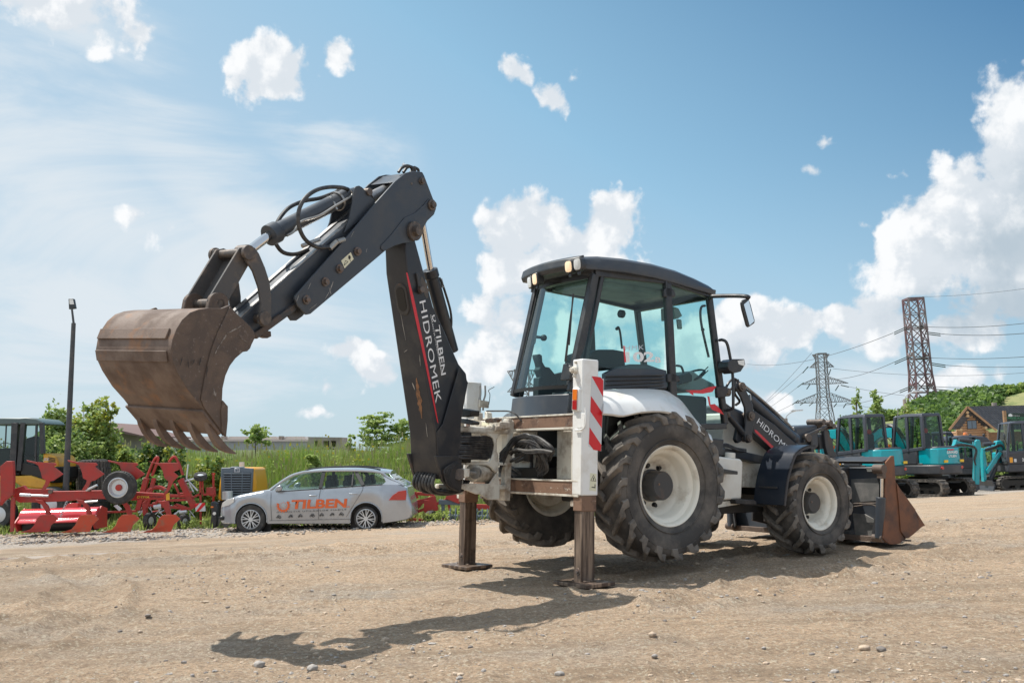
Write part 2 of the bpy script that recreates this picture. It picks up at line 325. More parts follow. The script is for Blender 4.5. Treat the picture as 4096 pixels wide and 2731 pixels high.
TRIM = pmat('grey_cab_lining', (.22, .26, .26), .7, col2=(.16, .19, .19), nscale=5)
GLASS = glass_mat('teal_tinted_glass', (.72, .92, .90))
GLASSD = glass_mat('grey_tinted_glass', (.50, .62, .60))
GLASSC = glass_mat('car_glass', (.62, .72, .66), 1.5)
LENSW = pmat('clear_lamp_lens', (.75, .75, .72), .12, coat=1)
LENSO = pmat('amber_lens', (.80, .20, .02), .15, coat=1)
LENSR = pmat('red_lens', (.42, .02, .02), .15, coat=1)
LAMPON = pmat('warm_lamp_lens', (.9, .72, .5), .15, coat=1, em=(1, .62, .33, .35))
WTXT = pmat('white_lettering', (.82, .82, .82), .4)
REDP = pmat('red_paint', (.46, .020, .018), .35, col2=(.34, .03, .02), nscale=4)
REDM = pmat('red_decal', (.66, .03, .045), .35)
SILT = pmat('silver_decal', (.55, .57, .60), .3, metal=.4)
REFW = pmat('white_reflective_film', (.60, .62, .64), .4)
REFR = pmat('red_reflective_film', (.62, .012, .02), .35)
STICK = pmat('pale_sticker', (.72, .70, .52), .5)
CABLE = pmat('bright_hydraulic_pipe', (.35, .34, .32), .3, metal=.6)
GRSH = pmat('grease_black', (.012, .011, .010), .5)
# ================================================================ the big backhoe loader
BH = thing('backhoe_loader', 'large black and white backhoe loader propped up on two rusty stabiliser legs', 'backhoe loader', M=MM)
def mb(): return MB()
def ab(): return MB(A2M)
def vsub(p, ax, v): p = Vector(p); p[ax] = v; return p
# ---- digging arm -------------------------------------------------------------
def hw(z): return .165 - .05*min(1, max(0, (z-.05)/2.2))
def boom_pts():
    pts = [(95, 20), (150, 10), (250, 378), (325, 540), (345, 590), (390, 690), (430, 740), (437, 790), (412, 920), (398, 1010), (395, 1200), (392, 1290), (300, 1320), (286, 1280), (273, 1200), (265, 1080), (107, 190)]
    out = []
    for x, y in pts:
        t = .14
        for _ in range(3): p = ma('R2', [(x, y)], t)[0]; t = hw(p.z)
        out.append(p)
    return out
bo = boom_pts()
m = ab(); m.prism(bo, [vsub(p, 1, -p.y) for p in bo]); BOOM = m.build('boom', BLK, BH, bevel=.012)
m = ab()                                                          # flange plate of the wide lower boom
fl = ma('R2', [(265, 1062), (300, 1015), (392, 700), (437, 790), (412, 920), (398, 1010), (395, 1200), (392, 1290), (300, 1320), (273, 1200)], .168)
m.slab(fl, 1, .006); m.build('boom_gusset', BLK, BH, bevel=.003)
foot = ma('R2', [(262, 1190), (300, 1325), (335, 1372), (400, 1385), (412, 1300), (400, 1190)], .175)
for s_ in (1, -1):
    m = ab(); q = [vsub(p, 1, s_*.150) for p in foot]; m.slab(q, 1, .028*s_); m.build('foot_plate', BLKR, BH, bevel=.006)
m = ab(); m.tube(ma('R2', [(392, 1290, -.19), (392, 1290, .205)], 0), .055, 20); m.build('foot_pin', PINM, BH, bevel=.004)
HBV = .42
rl = ma('R2', [(112, 190), (119, 192), (152, 330), (202, 590), (247, 850), (274, 1012), (268, 1005), (190, 600), (140, 350)], .15)
for p in rl: p.y = hw(p.z)+.0015
m = ab(); m.slab(rl, 1, .002); m.build('red_stripe', REDM, BH, smooth=False)
def on_side(k, pts, e=.003):
    out = []
    for x, y in pts:
        t = .14
        for _ in range(3): p = ma(k, [(x, y)], t)[0]; t = hw(p.z)+e
        out.append(A2M @ p)
    return out
lettering('HIDROMEK', WTXT, BH, *on_side('R2', [(173, 350), (262, 905), (206, 340)]), off=.002, bold=.0, spacing=1.05)
lettering('TILBEN', WTXT, BH, *on_side('R2', [(257, 482), (292, 752), (283, 476)]), off=.002, bold=.012)
lettering('GARANȚIA UTILAJELOR FIABILE', WTXT, BH, *on_side('R2', [(229, 422), (291, 750), (239, 420)]), off=.002, bold=0)
def gear(mb_, c, ux, uy, r, n=12, open_top=True):
    """cog wheel emblem: a toothed ring with a row of dots inside"""
    c = Vector(c)
    for i in range(n):
        a0, a1 = 2*math.pi*i/n, 2*math.pi*(i+.5)/n
        if open_top and math.sin((a0+a1)/2) > .55: continue
        for b0, b1, ro in ((a0, a1, 1.0), (a1, a0+2*math.pi/n, .86)):
            mb_.add([c+ux*math.cos(a)*q_*r+uy*math.sin(a)*q_*r for q_ in (.62, ro) for a in (b0, (b0+b1)/2, b1)], [(0, 1, 4, 3), (1, 2, 5, 4)])
    for i in range(8):
        a = 2*math.pi*i/8; cc = c+ux*math.cos(a)*r*.42+uy*math.sin(a)*r*.42; e = r*.055
        mb_.add([cc-ux*e-uy*e, cc+ux*e-uy*e, cc+ux*e+uy*e, cc-ux*e+uy*e], [(0, 1, 2, 3)])
g0, gx, gy = on_side('R2', [(256, 440), (263, 470), (280, 436)], .005)
m = mb(); gear(m, g0, (gx-g0).normalized(), (gy-g0).normalized(), .034); m.build('emblem', WTXT, BH, smooth=False)
# slot hole on the rear face, bracket and pin on the side
zr = hit(AM, *z2p('R2', 85, 325), 0, bo[0].x)
def rear_face(k, x, y):
    """point on the rear face of the boom"""
    a, b = Vector((bo[-1].x, 0, bo[-1].z)), Vector((bo[-2].x, 0, bo[-2].z)); n = Vector((b.z-a.z, 0, a.x-b.x)).normalized()
    Mi = AM.inverted(); c = Mi @ CAMLOC; d = Mi.to_3x3() @ ray(*z2p(k, x, y)); t = (a-c).dot(n)/d.dot(n); return c+d*t, n
c_, n_ = rear_face('R2', 88, 335)
if n_.x < 0: n_ = -n_
dv = Vector((bo[-2].x-bo[-1].x, 0, bo[-2].z-bo[-1].z)).normalized(); lt = Vector((0, 1, 0))
def stadium(c, w, h, n=10):
    o = []
    for i in range(n+1): a = math.pi*i/n; o.append(c+lt*math.cos(a)*w + (-dv)*(h+math.sin(a)*w))
    for i in range(n+1): a = math.pi+math.pi*i/n; o.append(c+lt*math.cos(a)*w + (-dv)*(-h+math.sin(a)*w))
    return o
c_ = Vector((c_.x, min(c_.y, .02), c_.z))
m = ab(); m.prism([p-n_*.004 for p in stadium(c_, .075, .075)], [p+n_*.012 for p in stadium(c_, .068, .075)]); m.build('slot_collar', BLKR, BH, bevel=.003)
m = ab(); m.prism([p+n_*.006 for p in stadium(c_, .046, .062)], [p+n_*.0155 for p in stadium(c_, .046, .062)]); m.build('slot_black_inset', GRSH, BH)  # raised black inset painted for the dark inside of the slot
br = on_side('R2', [(148, 195), (162, 192), (182, 262), (190, 290), (183, 308), (170, 308), (160, 285), (160, 262)], .001)
m = mb(); nn = (br[1]-br[0]).cross(br[-1]-br[0]).normalized(); rt = (A2M.to_3x3() @ Vector((0, 1, 0))).normalized()
m.prism(br, [p+rt*.022 for p in br]); m.build('side_bracket', BLKR, BH, bevel=.006)
c = on_side('R2', [(176, 284)], .02)[0]; m = mb(); m.cyl(c, c+rt*.035, .028, 16); m.build('bracket_bolt', BOLT, BH, bevel=.003)
# scrapes, rust and dust marks on the steel, and one painted patch of sun
def mark(pts, d, mt, nm='scrape'):
    m = ab(); m.prism(pts, [p+d for p in pts]); m.build(nm, mt, BH, smooth=False)
def jag(k, a, b, w, n, seed, fn):
    rr = random.Random(seed); L_, R_ = [], []
    for i in range(n+1):
        t = i/n; x, y = lerp_(a[0], b[0], t), lerp_(a[1], b[1], t); ww = w*math.sin(math.pi*(t*.9+.05))
        L_.append(fn(x-ww*rr.uniform(.4, 1), y)); R_.append(fn(x+ww*rr.uniform(.4, 1), y))
    return L_+R_[::-1]
def lerp_(a, b, t): return a+(b-a)*t
rf_ = lambda x, y: rear_face('R2', x, y)[0]+n_*.0015
mark(jag('R2', (158, 765), (188, 985), 16, 14, 1, rf_), n_*.0012, pmat('orange_scrape', (.30, .15, .075), .7, col2=(.12, .07, .045), nscale=22), 'rust_patch')
DUST = pmat('pale_scratch', (.42, .40, .37), .7)
for i, (a, b, w) in enumerate((((228, 1180), (255, 1105), 3), ((160, 1230), (235, 1130), 2), ((150, 830), (135, 790), 4), ((110, 610), (90, 625), 4), ((180, 700), (176, 640), 2), ((70, 400), (100, 560), 1.6), ((210, 1010), (220, 1100), 1.6))): mark(jag('R2', a, b, w, 6, i+4, rf_), n_*.001, DUST)
hp_ = lambda x, y: ma('RE', [(x, y)], .1655)[0]
for i, (a, b, w) in enumerate((((768, 1165), (738, 1250), 4), ((738, 1250), (690, 1330), 3), ((728, 1220), (750, 1290), 3), ((620, 1370), (545, 1430), 3), ((450, 1290), (430, 1350), 3), ((560, 1180), (535, 1240), 2), ((1080, 860), (1070, 900), 2), ((930, 760), (960, 700), 1.5))): mark(jag('RE', a, b, w, 6, i+20, hp_), Vector((0, .001, 0)), DUST)
bm_ = lambda x, y: (lambda p: ma('R2', [(x, y)], hw(p.z)+.001)[0])(ma('R2', [(x, y)], .14)[0])
mark(jag('R2', (185, 215), (215, 330), 26, 10, 60, bm_), Vector((0, .001, 0)), pmat('sun_patch_tone', (.085, .072, .060), .5, col2=(.14, .105, .08), nscale=14), 'sun_patch')  # lighter patch painted on the boom side as sunlight
sd_ = lambda x, y: ma('RB', [(x, y)], HBV+.0125)[0]
# dipper cylinder in front of the boom
m = ab(); pr = ma('R1', [(1640, 130), (1724, 612)], 0); m.cyl(pr[0], pr[1], .030, 20); m.build('dipper_cylinder_rod', CHROME, BH)
pb = ma('R1', [(1718, 600), (1830, 1010)], 0); m = ab(); m.tube([pb[0], pb[0].lerp(pb[1], .09), pb[0].lerp(pb[1], .1), pb[1]], [.072, .072, .062, .062], 24); m.build('dipper_cylinder_barrel', BLK, BH, bevel=.004)
m = ab(); m.tube(bez(ma('R1', [(1765, 640, .03), (1778, 665, .04), (1800, 730, .05), (1822, 810, .05), (1826, 880, .05), (1812, 950, .03)], 0)), .011, 8); m.build('hose', HOSE, BH)
m = ab(); a_ = ma('R1', [(1745, 650, .0), (1775, 650, .03), (1783, 690, .04)], 0); m.tube(a_, .014, 8); m.build('hose_fitting', CABLE, BH)
# dipper housing: two cheek plates
house = [(1590, 157), (1608, 190), (1700, 430), (1709, 490), (1690, 548), (1628, 605), (1535, 770), (1500, 800), (1400, 815), (1320, 840), (1248, 885), (560, 1465), (520, 1474), (440, 1392), (412, 1325), (418, 1298), (880, 775), (1145, 462), (1340, 245), (1440, 165), (1500, 151)]
hp = ma('RE', house, .165)
for s_, nm in ((1, 'dipper_housing_plate'), (-1, 'dipper_housing_plate')):
    m = ab(); m.slab([vsub(p, 1, s_*.145) for p in hp], 1, .02*s_); m.build(nm, BLK2, BH, bevel=.005)
m = ab(); m.slab([vsub(p, 1, .1655) for p in ma('RE', [(1650, 402), (1704, 440), (1710, 500), (1692, 550), (1630, 610), (1538, 772), (1500, 801), (1400, 817), (1320, 842), (1230, 890), (1203, 866), (1205, 835), (1300, 735), (1420, 580), (1520, 535), (1580, 480)], .166)], 1, .009); m.build('reinforcing_plate', BLK2, BH, bevel=.004)
m = ab(); w_ = ma('RE', [(1060, 1040), (1240, 880), (540, 1455), (480, 1440)], .0)
m.slab([vsub(p, 1, -.144) for p in ma('RE', [(1230, 870), (1300, 820), (560, 1440), (520, 1420)], .14)], 1, .288); m.build('housing_web', BLK2, BH, bevel=.003)
m = ab(); m.slab([vsub(p, 1, -.144) for p in ma('RE', [(1335, 250), (1445, 172), (1500, 160), (1500, 185), (1440, 190), (1345, 262)], .14)], 1, .288); m.build('top_plate', BLK2, BH, bevel=.004)
def bolt(k, x, y, t, r=.022, l=.03, name='bolt', mt=None, n=6, wr=None):
    c = hit(AM, *z2p(k, x, y), 1, t); m = ab(); 
    if wr: m.cyl(c, c+Vector((0, l*.4, 0)), wr, 24)
    m.cyl(c, c+Vector((0, l, 0)), r, n)
    m.build(name, mt or BOLT, BH, bevel=.002)
for x, y in ((985, 890), (820, 1050), (690, 1170), (515, 1335)): bolt('RE', x, y, .165, .024, .035, wr=.036)
bolt('RE', 1505, 703, .174, .045, .075, 'pivot_pin', PINM, 24, .085); bolt('RE', 1672, 462, .174, .03, .04, 'pin', PINM, 20, .05); bolt('RE', 1580, 240, .165, .024, .03, 'pin', PINM, 20, .035); bolt('RE', 1492, 265, .165, .012, .004, 'rusty_spot', BOLT, 12)
# safety sticker
st = [A2M @ p for p in ma('RE', [(840, 975), (928, 897), (956, 960), (872, 1046)], .1665)]
m = mb(); m.prism(st, [p+rt*.0015 for p in st]); S_ = m.build('safety_sticker', STICK, BH, smooth=False)
m = MB(A2M); 
def seg2(k, a, b, t, w): 
    p, q = ma(k, [a, b], t); m.bar(p, q, w, .001, (0, 1, 0))
for a, b in (((868, 1018), (905, 985)), ((868, 1018), (880, 975)), ((880, 975), (905, 985)), ((908, 930), (930, 985))): seg2('RE', a, b, .1685, .004)
p_ = ma('RE', [(918, 945)], .1685)[0]; m.ell(p_, (.014, .001, .018), 10, 6); m.build('sticker_symbol', GRSH, S_, smooth=False)
# extending dipper
dp = ma('R1', [(1400, 290), (912, 722), (772, 842), (800, 895), (842, 950), (1050, 790), (1480, 430)], .10)
m = ab(); m.prism([vsub(p, 1, .095) for p in dp], [vsub(p, 1, -.095) for p in dp]); DIP = m.build('dipper', BLK2, BH, bevel=.008)
rdir = (dp[2]-dp[1]).normalized(); rn = Vector((-rdir.z, 0, rdir.x)); rn = rn if rn.z > 0 else -rn
for t in (.07, -.07):
    m = ab(); a, b = vsub(dp[0], 1, t)+rn*.004, vsub(dp[2], 1, t)+rn*.004; m.bar(a, b, .045, .012, rn); m.build('slide_rail', RAIL, DIP, bevel=.002)
m = ab(); a, b = vsub(dp[5], 1, .11), vsub(dp[4], 1, .11); m.bar(a+rn*.02, b+rn*.03, .035, .05, rn); m.bar(vsub(a, 1, -.11)+rn*.02, vsub(b, 1, -.11)+rn*.03, .035, .05, rn); m.build('lower_rail', BLKR, DIP, bevel=.004)
m = ab()
for t in (.07, -.07):
    q = ma('R1', [(1000, 835, t), (1010, 815, t), (1050, 780, t), (1100, 800, t), (1070, 835, t), (1040, 856, t), (1015, 856, t)], t); m.slab(q, 1, .02)
m.build('rail_lug', BLKR, BH, bevel=.003)
m = ab(); q = ma('R1', [(860, 935, .0), (880, 905, .0), (908, 910, .0), (910, 935, .0), (890, 945, .0)], 0); m.slab([vsub(p, 1, -.03) for p in q], 1, .06); m.build('tow_eye', RUSTD, BH, bevel=.004)
ear = [(975, 290), (1000, 284), (1028, 300), (1152, 432), (1060, 560), (862, 720), (905, 600), (935, 450), (952, 345), (960, 305)]
for s_ in (1, -1):
    m = ab(); m.slab([vsub(p, 1, s_*.098) for p in ma('RE', ear, .105)], 1, .018*s_); m.build('cylinder_ear', BLK2, BH, bevel=.004)
c = ma('RE', [(1000, 352)], 0)[0]; m = ab(); m.cyl(vsub(c, 1, -.13), vsub(c, 1, .135), .032, 20); m.build('ear_pin', PINM, BH, bevel=.003)
m = ab(); a, b = ma('RE', [(905, 375), (172, 745)], 0); m.tube([a, b.lerp(a, .10), b.lerp(a, .095), b], [.066, .066, .084, .084], 28); m.build('bucket_cylinder_barrel', BLK2, BH, bevel=.005)
m = ab(); m.cyl(b, ma('R1', [(815, 503)], 0)[0], .036, 24); m.build('bucket_cylinder_rod', CHROME, BH)
m = ab(); m.cyl(c, a, .055, 20); m.build('cylinder_eye', BLK2, BH)
m = ab(); m.tube(bez(ma('RE', [(935, 330, .07), (938, 375, .08), (845, 435, .09), (770, 480, .09), (640, 560, .09), (490, 605, .09), (440, 650, .09), (400, 710, .08), (340, 745, .07)], .08)), .0095, 8); m.build('steel_pipe', CABLE, BH)
m = ab()
p0, p1 = ma('RE', [(800, 430), (815, 423)], 0); d_ = (p1-p0).normalized(); m.rev([(.074, 0), (.079, 0), (.079, .02), (.074, .02)], p0, d_, 28); m.bar(ma('RE', [(750, 375)], .02)[0], ma('RE', [(800, 505)], .10)[0], .02, .012); m.build('pipe_clamp', CABLE, BH)
for pl in ([(905, 318, .05), (840, 300, .08), (720, 298, .12), (600, 330, .16), (500, 410, .18), (447, 530, .18), (455, 670, .18), (515, 785, .18), (620, 848, .17), (750, 850, .14)], [(880, 330, -.04), (780, 350, -.08), (640, 400, -.12), (500, 425, -.14), (370, 480, -.14), (290, 560, -.13), (240, 650, -.12), (215, 740, -.12), (245, 830, -.12), (310, 900, -.10), (420, 915, -.06), (540, 870, -.02)]):
    m = ab(); m.tube(bez(ma('RE', pl, 0), 60), .0165, 10); m.build('hose', HOSE, BH)
m = ab()
for a, b in (((735, 865, .15), (800, 800, .16)), ((800, 800, .16), (865, 780, .15))): m.tube(ma('RE', [a, b], 0), .022, 10)
m.tube(ma('RE', [(480, 840, .02), (640, 780, .05)], 0), .018, 8); m.build('hose_fitting', CABLE, BH)
m = ab()                                                          # hoses on top of the elbow
for k_, dx in enumerate((0, 45, 110)):
    m.tube(bez(ma('RE', [(1370+dx, 160+k_*2, .08-.05*k_), (1400+dx, 120, .08-.05*k_), (1450+dx*.6, 100+k_*8, .08-.05*k_), (1490+dx*.55, 120+k_*8, .08-.05*k_), (1500+dx*.5, 165, .08-.05*k_)], 0), 16), .014, 8)
m.build('elbow_hose', HOSE, BH)
m = ab(); p_ = ma('RE', [(1425, 100)], .0)[0]
for i in range(26):
    d_ = Vector((random.uniform(-1, 1), random.uniform(-1, 1), random.uniform(-.3, 1))).normalized(); m.bar(p_, p_+d_*random.uniform(.015, .035), .004, .004)
m.build('frayed_strap', WTXT, BH)
m = ab(); m.tube(ma('RE', [(1240, 300, 0), (1340, 230, 0)], 0), .02, 8); m.tube(ma('RE', [(1100, 400, 0), (1240, 330, 0)], 0), .05, 16); m.build('inner_cylinder', RAIL, BH)
# linkage between dipper and bucket
for s_ in (1, -1):
    q = [vsub(p, 1, s_*.138) for p in ma('R1', [(762, 492), (800, 484), (832, 500), (834, 535), (800, 575), (700, 775), (675, 800), (640, 800), (606, 772), (606, 752)], .138)]
    m = ab(); m.slab(q, 1, -.02*s_); m.build('bucket_link_plate', LINK, BH, bevel=.004)
    q = [vsub(p, 1, s_*.160) for p in ma('R1', [(776, 490), (800, 484), (830, 490), (852, 520), (882, 590), (905, 662), (914, 730), (914, 850), (900, 882), (868, 886), (848, 862), (862, 775), (850, 690), (822, 610), (790, 560), (768, 525)], .160)]
    m = ab(); m.slab(q, 1, .022*s_); m.build('dipper_link', LINK, BH, bevel=.006)
m = ab(); q = ma('R1', [(755, 520), (770, 540), (640, 765), (622, 755)], .0); m.slab([vsub(p, 1, -.14) for p in q], 1, .28); m.build('link_web', LINK, BH, bevel=.003)
def pin(k, x, y, t0, t1, r, cap=None, name='pin', mt=None):
    c = ma(k, [(x, y)], t1)[0]; m = ab(); m.cyl(vsub(c, 1, t0), vsub(c, 1, t1), r, 24)
    if cap:
        for t in (t0, t1): m.cyl(vsub(c, 1, t-.018), vsub(c, 1, t+.012), cap, 24)
    m.build(name, mt or PINM, BH, bevel=.004)
pin('R1', 808, 515, -.185, .185, .034, .055); pin('R1', 890, 845, -.185, .185, .034, .055); pin('R1', 808, 515, -.05, .05, .06)
pin('R1', 670, 770, -.155, .155, .036)
for t in (.115, -.155):
    c = ma('R1', [(660, 772)], .15)[0]; c = vsub(c, 1, t); d_ = Vector((0, .04, 0)); 
    m = ab(); q = [c+Vector((math.cos(a)*.085, 0, math.sin(a)*.085)) for a in [math.pi*i/10 for i in range(11)]]+[c+Vector((-.10, 0, -.10)), c+Vector((.10, 0, -.10))]
    m.prism(q, [p+d_ for p in q]); m.build('bucket_ear', RUSTD, BH, bevel=.006)
# ---- digging bucket ---------------------------------------------------------------
HB = .42
side = ma('RB', [(1275, 158), (1200, 188), (1090, 184), (1000, 196), (920, 225), (850, 290), (800, 370), (764, 465), (748, 565), (762, 665), (805, 765), (895, 915), (1000, 1040), (1035, 1090), (1205, 1300), (1225, 1330), (1232, 1200), (1200, 1010), (1205, 900), (1230, 790), (1270, 700), (1320, 632), (1385, 575), (1425, 568), (1452, 545), (1465, 510), (1500, 440), (1490, 395), (1440, 330), (1330, 225)], HB)
BK = []
for s_ in (1, -1):
    m = ab(); m.slab([vsub(p, 1, s_*HB) for p in side], 1, -.022*s_); BK.append(m.build('bucket_side_plate', RUSTD, BH, bevel=.004))
bk = ma('RB', [(1200, 188), (1090, 184), (1000, 196), (920, 225), (850, 290), (800, 370), (764, 465), (748, 565), (762, 665), (805, 765), (895, 915), (1000, 1040), (1035, 1090), (1200, 1300)], HB)
cen = Vector((sum(p.x for p in bk)/len(bk), 0, sum(p.z for p in bk)/len(bk)))+Vector((-.15, 0, .0))
def offs(pl, d):
    out = []
    for i, p in enumerate(pl):
        a, b = pl[max(i-1, 0)], pl[min(i+1, len(pl)-1)]; t = (b-a).normalized(); n = Vector((t.z, 0, -t.x))
        if n.dot(p-cen) < 0: n = -n
        out.append(p+n*d)
    return out
def band(pl, d0, d1, t0, t1):
    o, i = offs(pl, d1), offs(pl, d0); loop = o+i[::-1]
    m.prism([vsub(p, 1, t0) for p in loop], [vsub(p, 1, t1) for p in loop])
m = ab(); band(bk, -.02, .001, -HB+.001, HB-.001); SH = m.build('bucket_shell', RUST, BH, bevel=.002, sharp=20)
m = ab(); band(bk[5:7], .0015, .016, -HB+.01, HB-.06); band(bk[7:9], .0015, .013, -HB+.01, HB-.04); m.build('wear_plate', RUST, SH, bevel=.003)
lip = [bk[-2].lerp(bk[-1], -.02), bk[-1]]
m = ab(); band([bk[-2].lerp(bk[-1], 0), bk[-1]], .0015, .022, -HB-.012, HB+.004); m.build('cutting_lip', RUST, SH, bevel=.004)
ld = (bk[-1]-bk[-2]).normalized(); ln = offs(bk[-2:], 1)[1]-bk[-1]
tb = bk[-1].copy()
for i in range(5):
    t = -HB+.04+i*(2*HB-.08)/4; w = .026
    m = ab(); secs = []
    tipd = (ld*.93 + Vector((-.0, 0, -.35))).normalized()
    base = bk[-2].lerp(bk[-1], .30); base.y = 0
    for f, th, ww, off in ((.04, .004, w*.8, .018), (.10, .030, w, .030), (.18, .044, w*1.05, .040), (.25, .048, w*1.05, .044), (.31, .042, w, .038), (.37, .030, w*.95, .022), (.42, .012, w*.9, .002)):
        c = base+ld*f*.86+ln*off; 
        secs.append([c+ln*th*.5+Vector((0, t-ww, 0))-Vector((0, 0, 0)), c+ln*th*.5+Vector((0, t+ww, 0)), c-ln*th*.5+Vector((0, t+ww, 0)), c-ln*th*.5+Vector((0, t-ww, 0))])
        for p in secs[-1]: pass
    for s2 in secs:
        for p in s2: p.y = p.y - 0  # t already absolute
    m.loft(secs); m.build('tooth', RUST, BH, bevel=.007)
for s_ in (1, -1):
    q = [vsub(p, 1, s_*HB) for p in ma('RB', [(1196, 1008), (1242, 1062), (1240, 1190), (1226, 1335), (1190, 1290), (1180, 1100)], HB)]
    m = ab(); m.slab(q, 1, .022*s_); m.build('side_cutter', RUSTD, BH, bevel=.004)
q = [vsub(p, 1, HB+.001) for p in ma('RB', [(1270, 170), (1160, 400), (1100, 560), (1070, 680), (1040, 820), (1010, 1000), (1040, 1080), (1205, 1300), (1225, 1325), (1232, 1190), (1198, 1010), (1203, 900), (1228, 790), (1268, 700), (1318, 634), (1385, 577), (1425, 570), (1450, 545), (1463, 510), (1497, 440), (1487, 397), (1437, 333), (1325, 228)], HB)]
m = ab(); m.slab(q, 1, .010); m.build('side_doubler', RUSTD, BH, bevel=.004)
for i, (a, b, w) in enumerate((((1400, 330), (1240, 420), 16), ((1260, 400), (1180, 520), 12), ((1190, 500), (1130, 620), 8), ((1350, 430), (1440, 500), 14), ((1020, 620), (1000, 700), 9), ((960, 640), (940, 690), 7), ((900, 640), (905, 720), 6), ((1130, 900), (1150, 990), 10), ((850, 620), (830, 700), 7), ((1080, 700), (1060, 800), 6))):
    mark(jag('RB', a, b, w, 9, i+80, sd_), Vector((0, .0012, 0)), (RUSTD if 0 else (pmat('bare_scuff', (.30, .265, .235), .6, col2=(.13, .10, .08), nscale=45, nmin=.42, nmax=.55) if i in (0, 1, 2, 3, 7) else pmat('dark_stain', (.045, .038, .034), .7))), 'scuff')
# ---- stabiliser frame, carriage, kingpost ---------------------------------------------
XF = -1.05
def colm(yc, name, R_=1):
    pass
zt = mm('RC', [(1365, 80)], -1.085)[0].z; zb = mm('RC', [(1310, 1305)], -1.085)[0].z
zc = mm('R4', [(915, 930)], -1.05)[0].z
def leg_foot_z(x, y):                                             # machine z where world height is h
    for _ in range(1): pass
    o = MM @ Vector((x, y, 0)); k = (MM.to_3x3() @ Vector((0, 0, 1))).z
    return (gz(o.x, o.y)-o.z)/k
for s_ in (-1, 1):
    y0 = -1.01 if s_ < 0 else .955; xL, xR = -1.055, -.865
    if s_ > 0: zt -= .09
    m = mb(); m.box(((xL+xR)/2, y0, (zt+zb)/2), ((xR-xL)/2, .072, (zt-zb)/2)); m.build('stabiliser_column', WHTC, BH, bevel=.014, seg=3)
    m = mb(); m.box(((xL+xR)/2+.0, y0, (zb+zc)/2-.002), ((xR-xL)/2-.012, .064, (zb-zc)/2)); m.build('column_collar', RUSTW, BH, bevel=.006)
    zf = leg_foot_z((xL+xR)/2, y0)
    m = mb(); m.box(((xL+xR)/2, y0, (zc+zf)/2+.03), ((xR-xL)/2-.022, .057, (zc-zf)/2+.02)); LG = m.build('stabiliser_leg', STEEL, BH, bevel=.008)
    m = mb(); cc = Vector((xL+.03, y0, zf+.13)); m.cyl(cc, cc+Vector((-.012, 0, 0)), .032, 20); m.cyl(cc, cc+Vector((-.025, 0, 0)), .018, 6); m.build('leg_pin', BOLT, LG, bevel=.002)
    # foot pad, level with the ground
    c = MMI.to_3x3() @ Vector((0, 0, 1)); 
    o = MM @ Vector(((xL+xR)/2, y0, zf)); g = gz(o.x, o.y)
    Rw = Matrix.Rotation(.6035+(.0 if s_ < 0 else .05), 3, 'Z'); pd = []
    m = MB(MMI); m.box((o.x, o.y, g+.030), (.165, .235, .016), Rw); m.box((o.x, o.y, g+.052), (.06, .10, .008), Rw); m.build('foot_pad', STEEL, BH, bevel=.004)
    # bracket lug at column foot
    m = mb(); m.box((xL+.03, y0+.085*1, zc+.06), (.012, .03, .028)); m.build('lug', CREAM, BH, bevel=.008)
    # greaser / roller pin on the column head
    cc = Vector((xL, y0+.025, zt-.10)); m = mb(); m.cyl(cc, cc+Vector((-.035, 0, 0)), .034, 20); m.cyl(cc+Vector((-.03, 0, .0)), cc+Vector((-.062, 0, 0)), .021, 12); m.cyl(cc+Vector((-.0, .0, -.055)), cc+Vector((-.03, 0, -.055)), .012, 8); m.cyl(cc+Vector((0, -.01, .07)), cc+Vector((-.02, -.01, .07)), .012, 8); m.build('guide_bolt', CREAM, BH, bevel=.003)
# chevron board on the outer side of the near column
YS = -1.0825
bd = [(1378, 234), (1500, 262), (1490, 905), (1352, 870)]
q = [vsub(p, 1, YS) for p in mm('RC', [(1380, 232), (1490, 258), (1465, 905), (1352, 862)], YS)]
m = mb(); m.slab(q, 1, -.0015); CH = m.build('chevron_board', REFW, BH, smooth=False)
for pl in ([(1380, 234), (1460, 242), (1484, 272), (1482, 418)], [(1374, 410), (1476, 560), (1470, 698), (1368, 548)], [(1362, 692), (1466, 848), (1462, 902), (1398, 892), (1356, 838)]):
    m = mb(); m.slab([vsub(p, 1, YS-.0017) for p in mm('RC', pl, YS)], 1, -.0012); m.build('red_stripe', REFR, CH, smooth=False)
q = [vsub(p, 1, YS) for p in mm('RC', [(1368, 1100), (1424, 1106), (1420, 1262), (1362, 1255)], YS)]
m = mb(); m.slab(q, 1, -.0015); S2 = m.build('warning_sticker', STICK, BH, smooth=False)
m = mb(); tri = [mm('RC', [a], YS)[0] for a in ((1372, 1168), (1396, 1118), (1420, 1172))]
for i in range(3): m.bar(vsub(tri[i], 1, YS-.0025), vsub(tri[(i+1) % 3], 1, YS-.0025), .004, .001, (0, 1, 0))
for a, b in (((1396, 1140), (1396, 1165)), ((1410, 1200), (1410, 1235)), ((1380, 1226), (1412, 1230))):
    p, q_ = mm('RC', [a, b], YS); m.bar(vsub(p, 1, YS-.0025), vsub(q_, 1, YS-.0025), .008, .001, (0, 1, 0))
m.build('sticker_symbol', GRSH, S2, smooth=False)
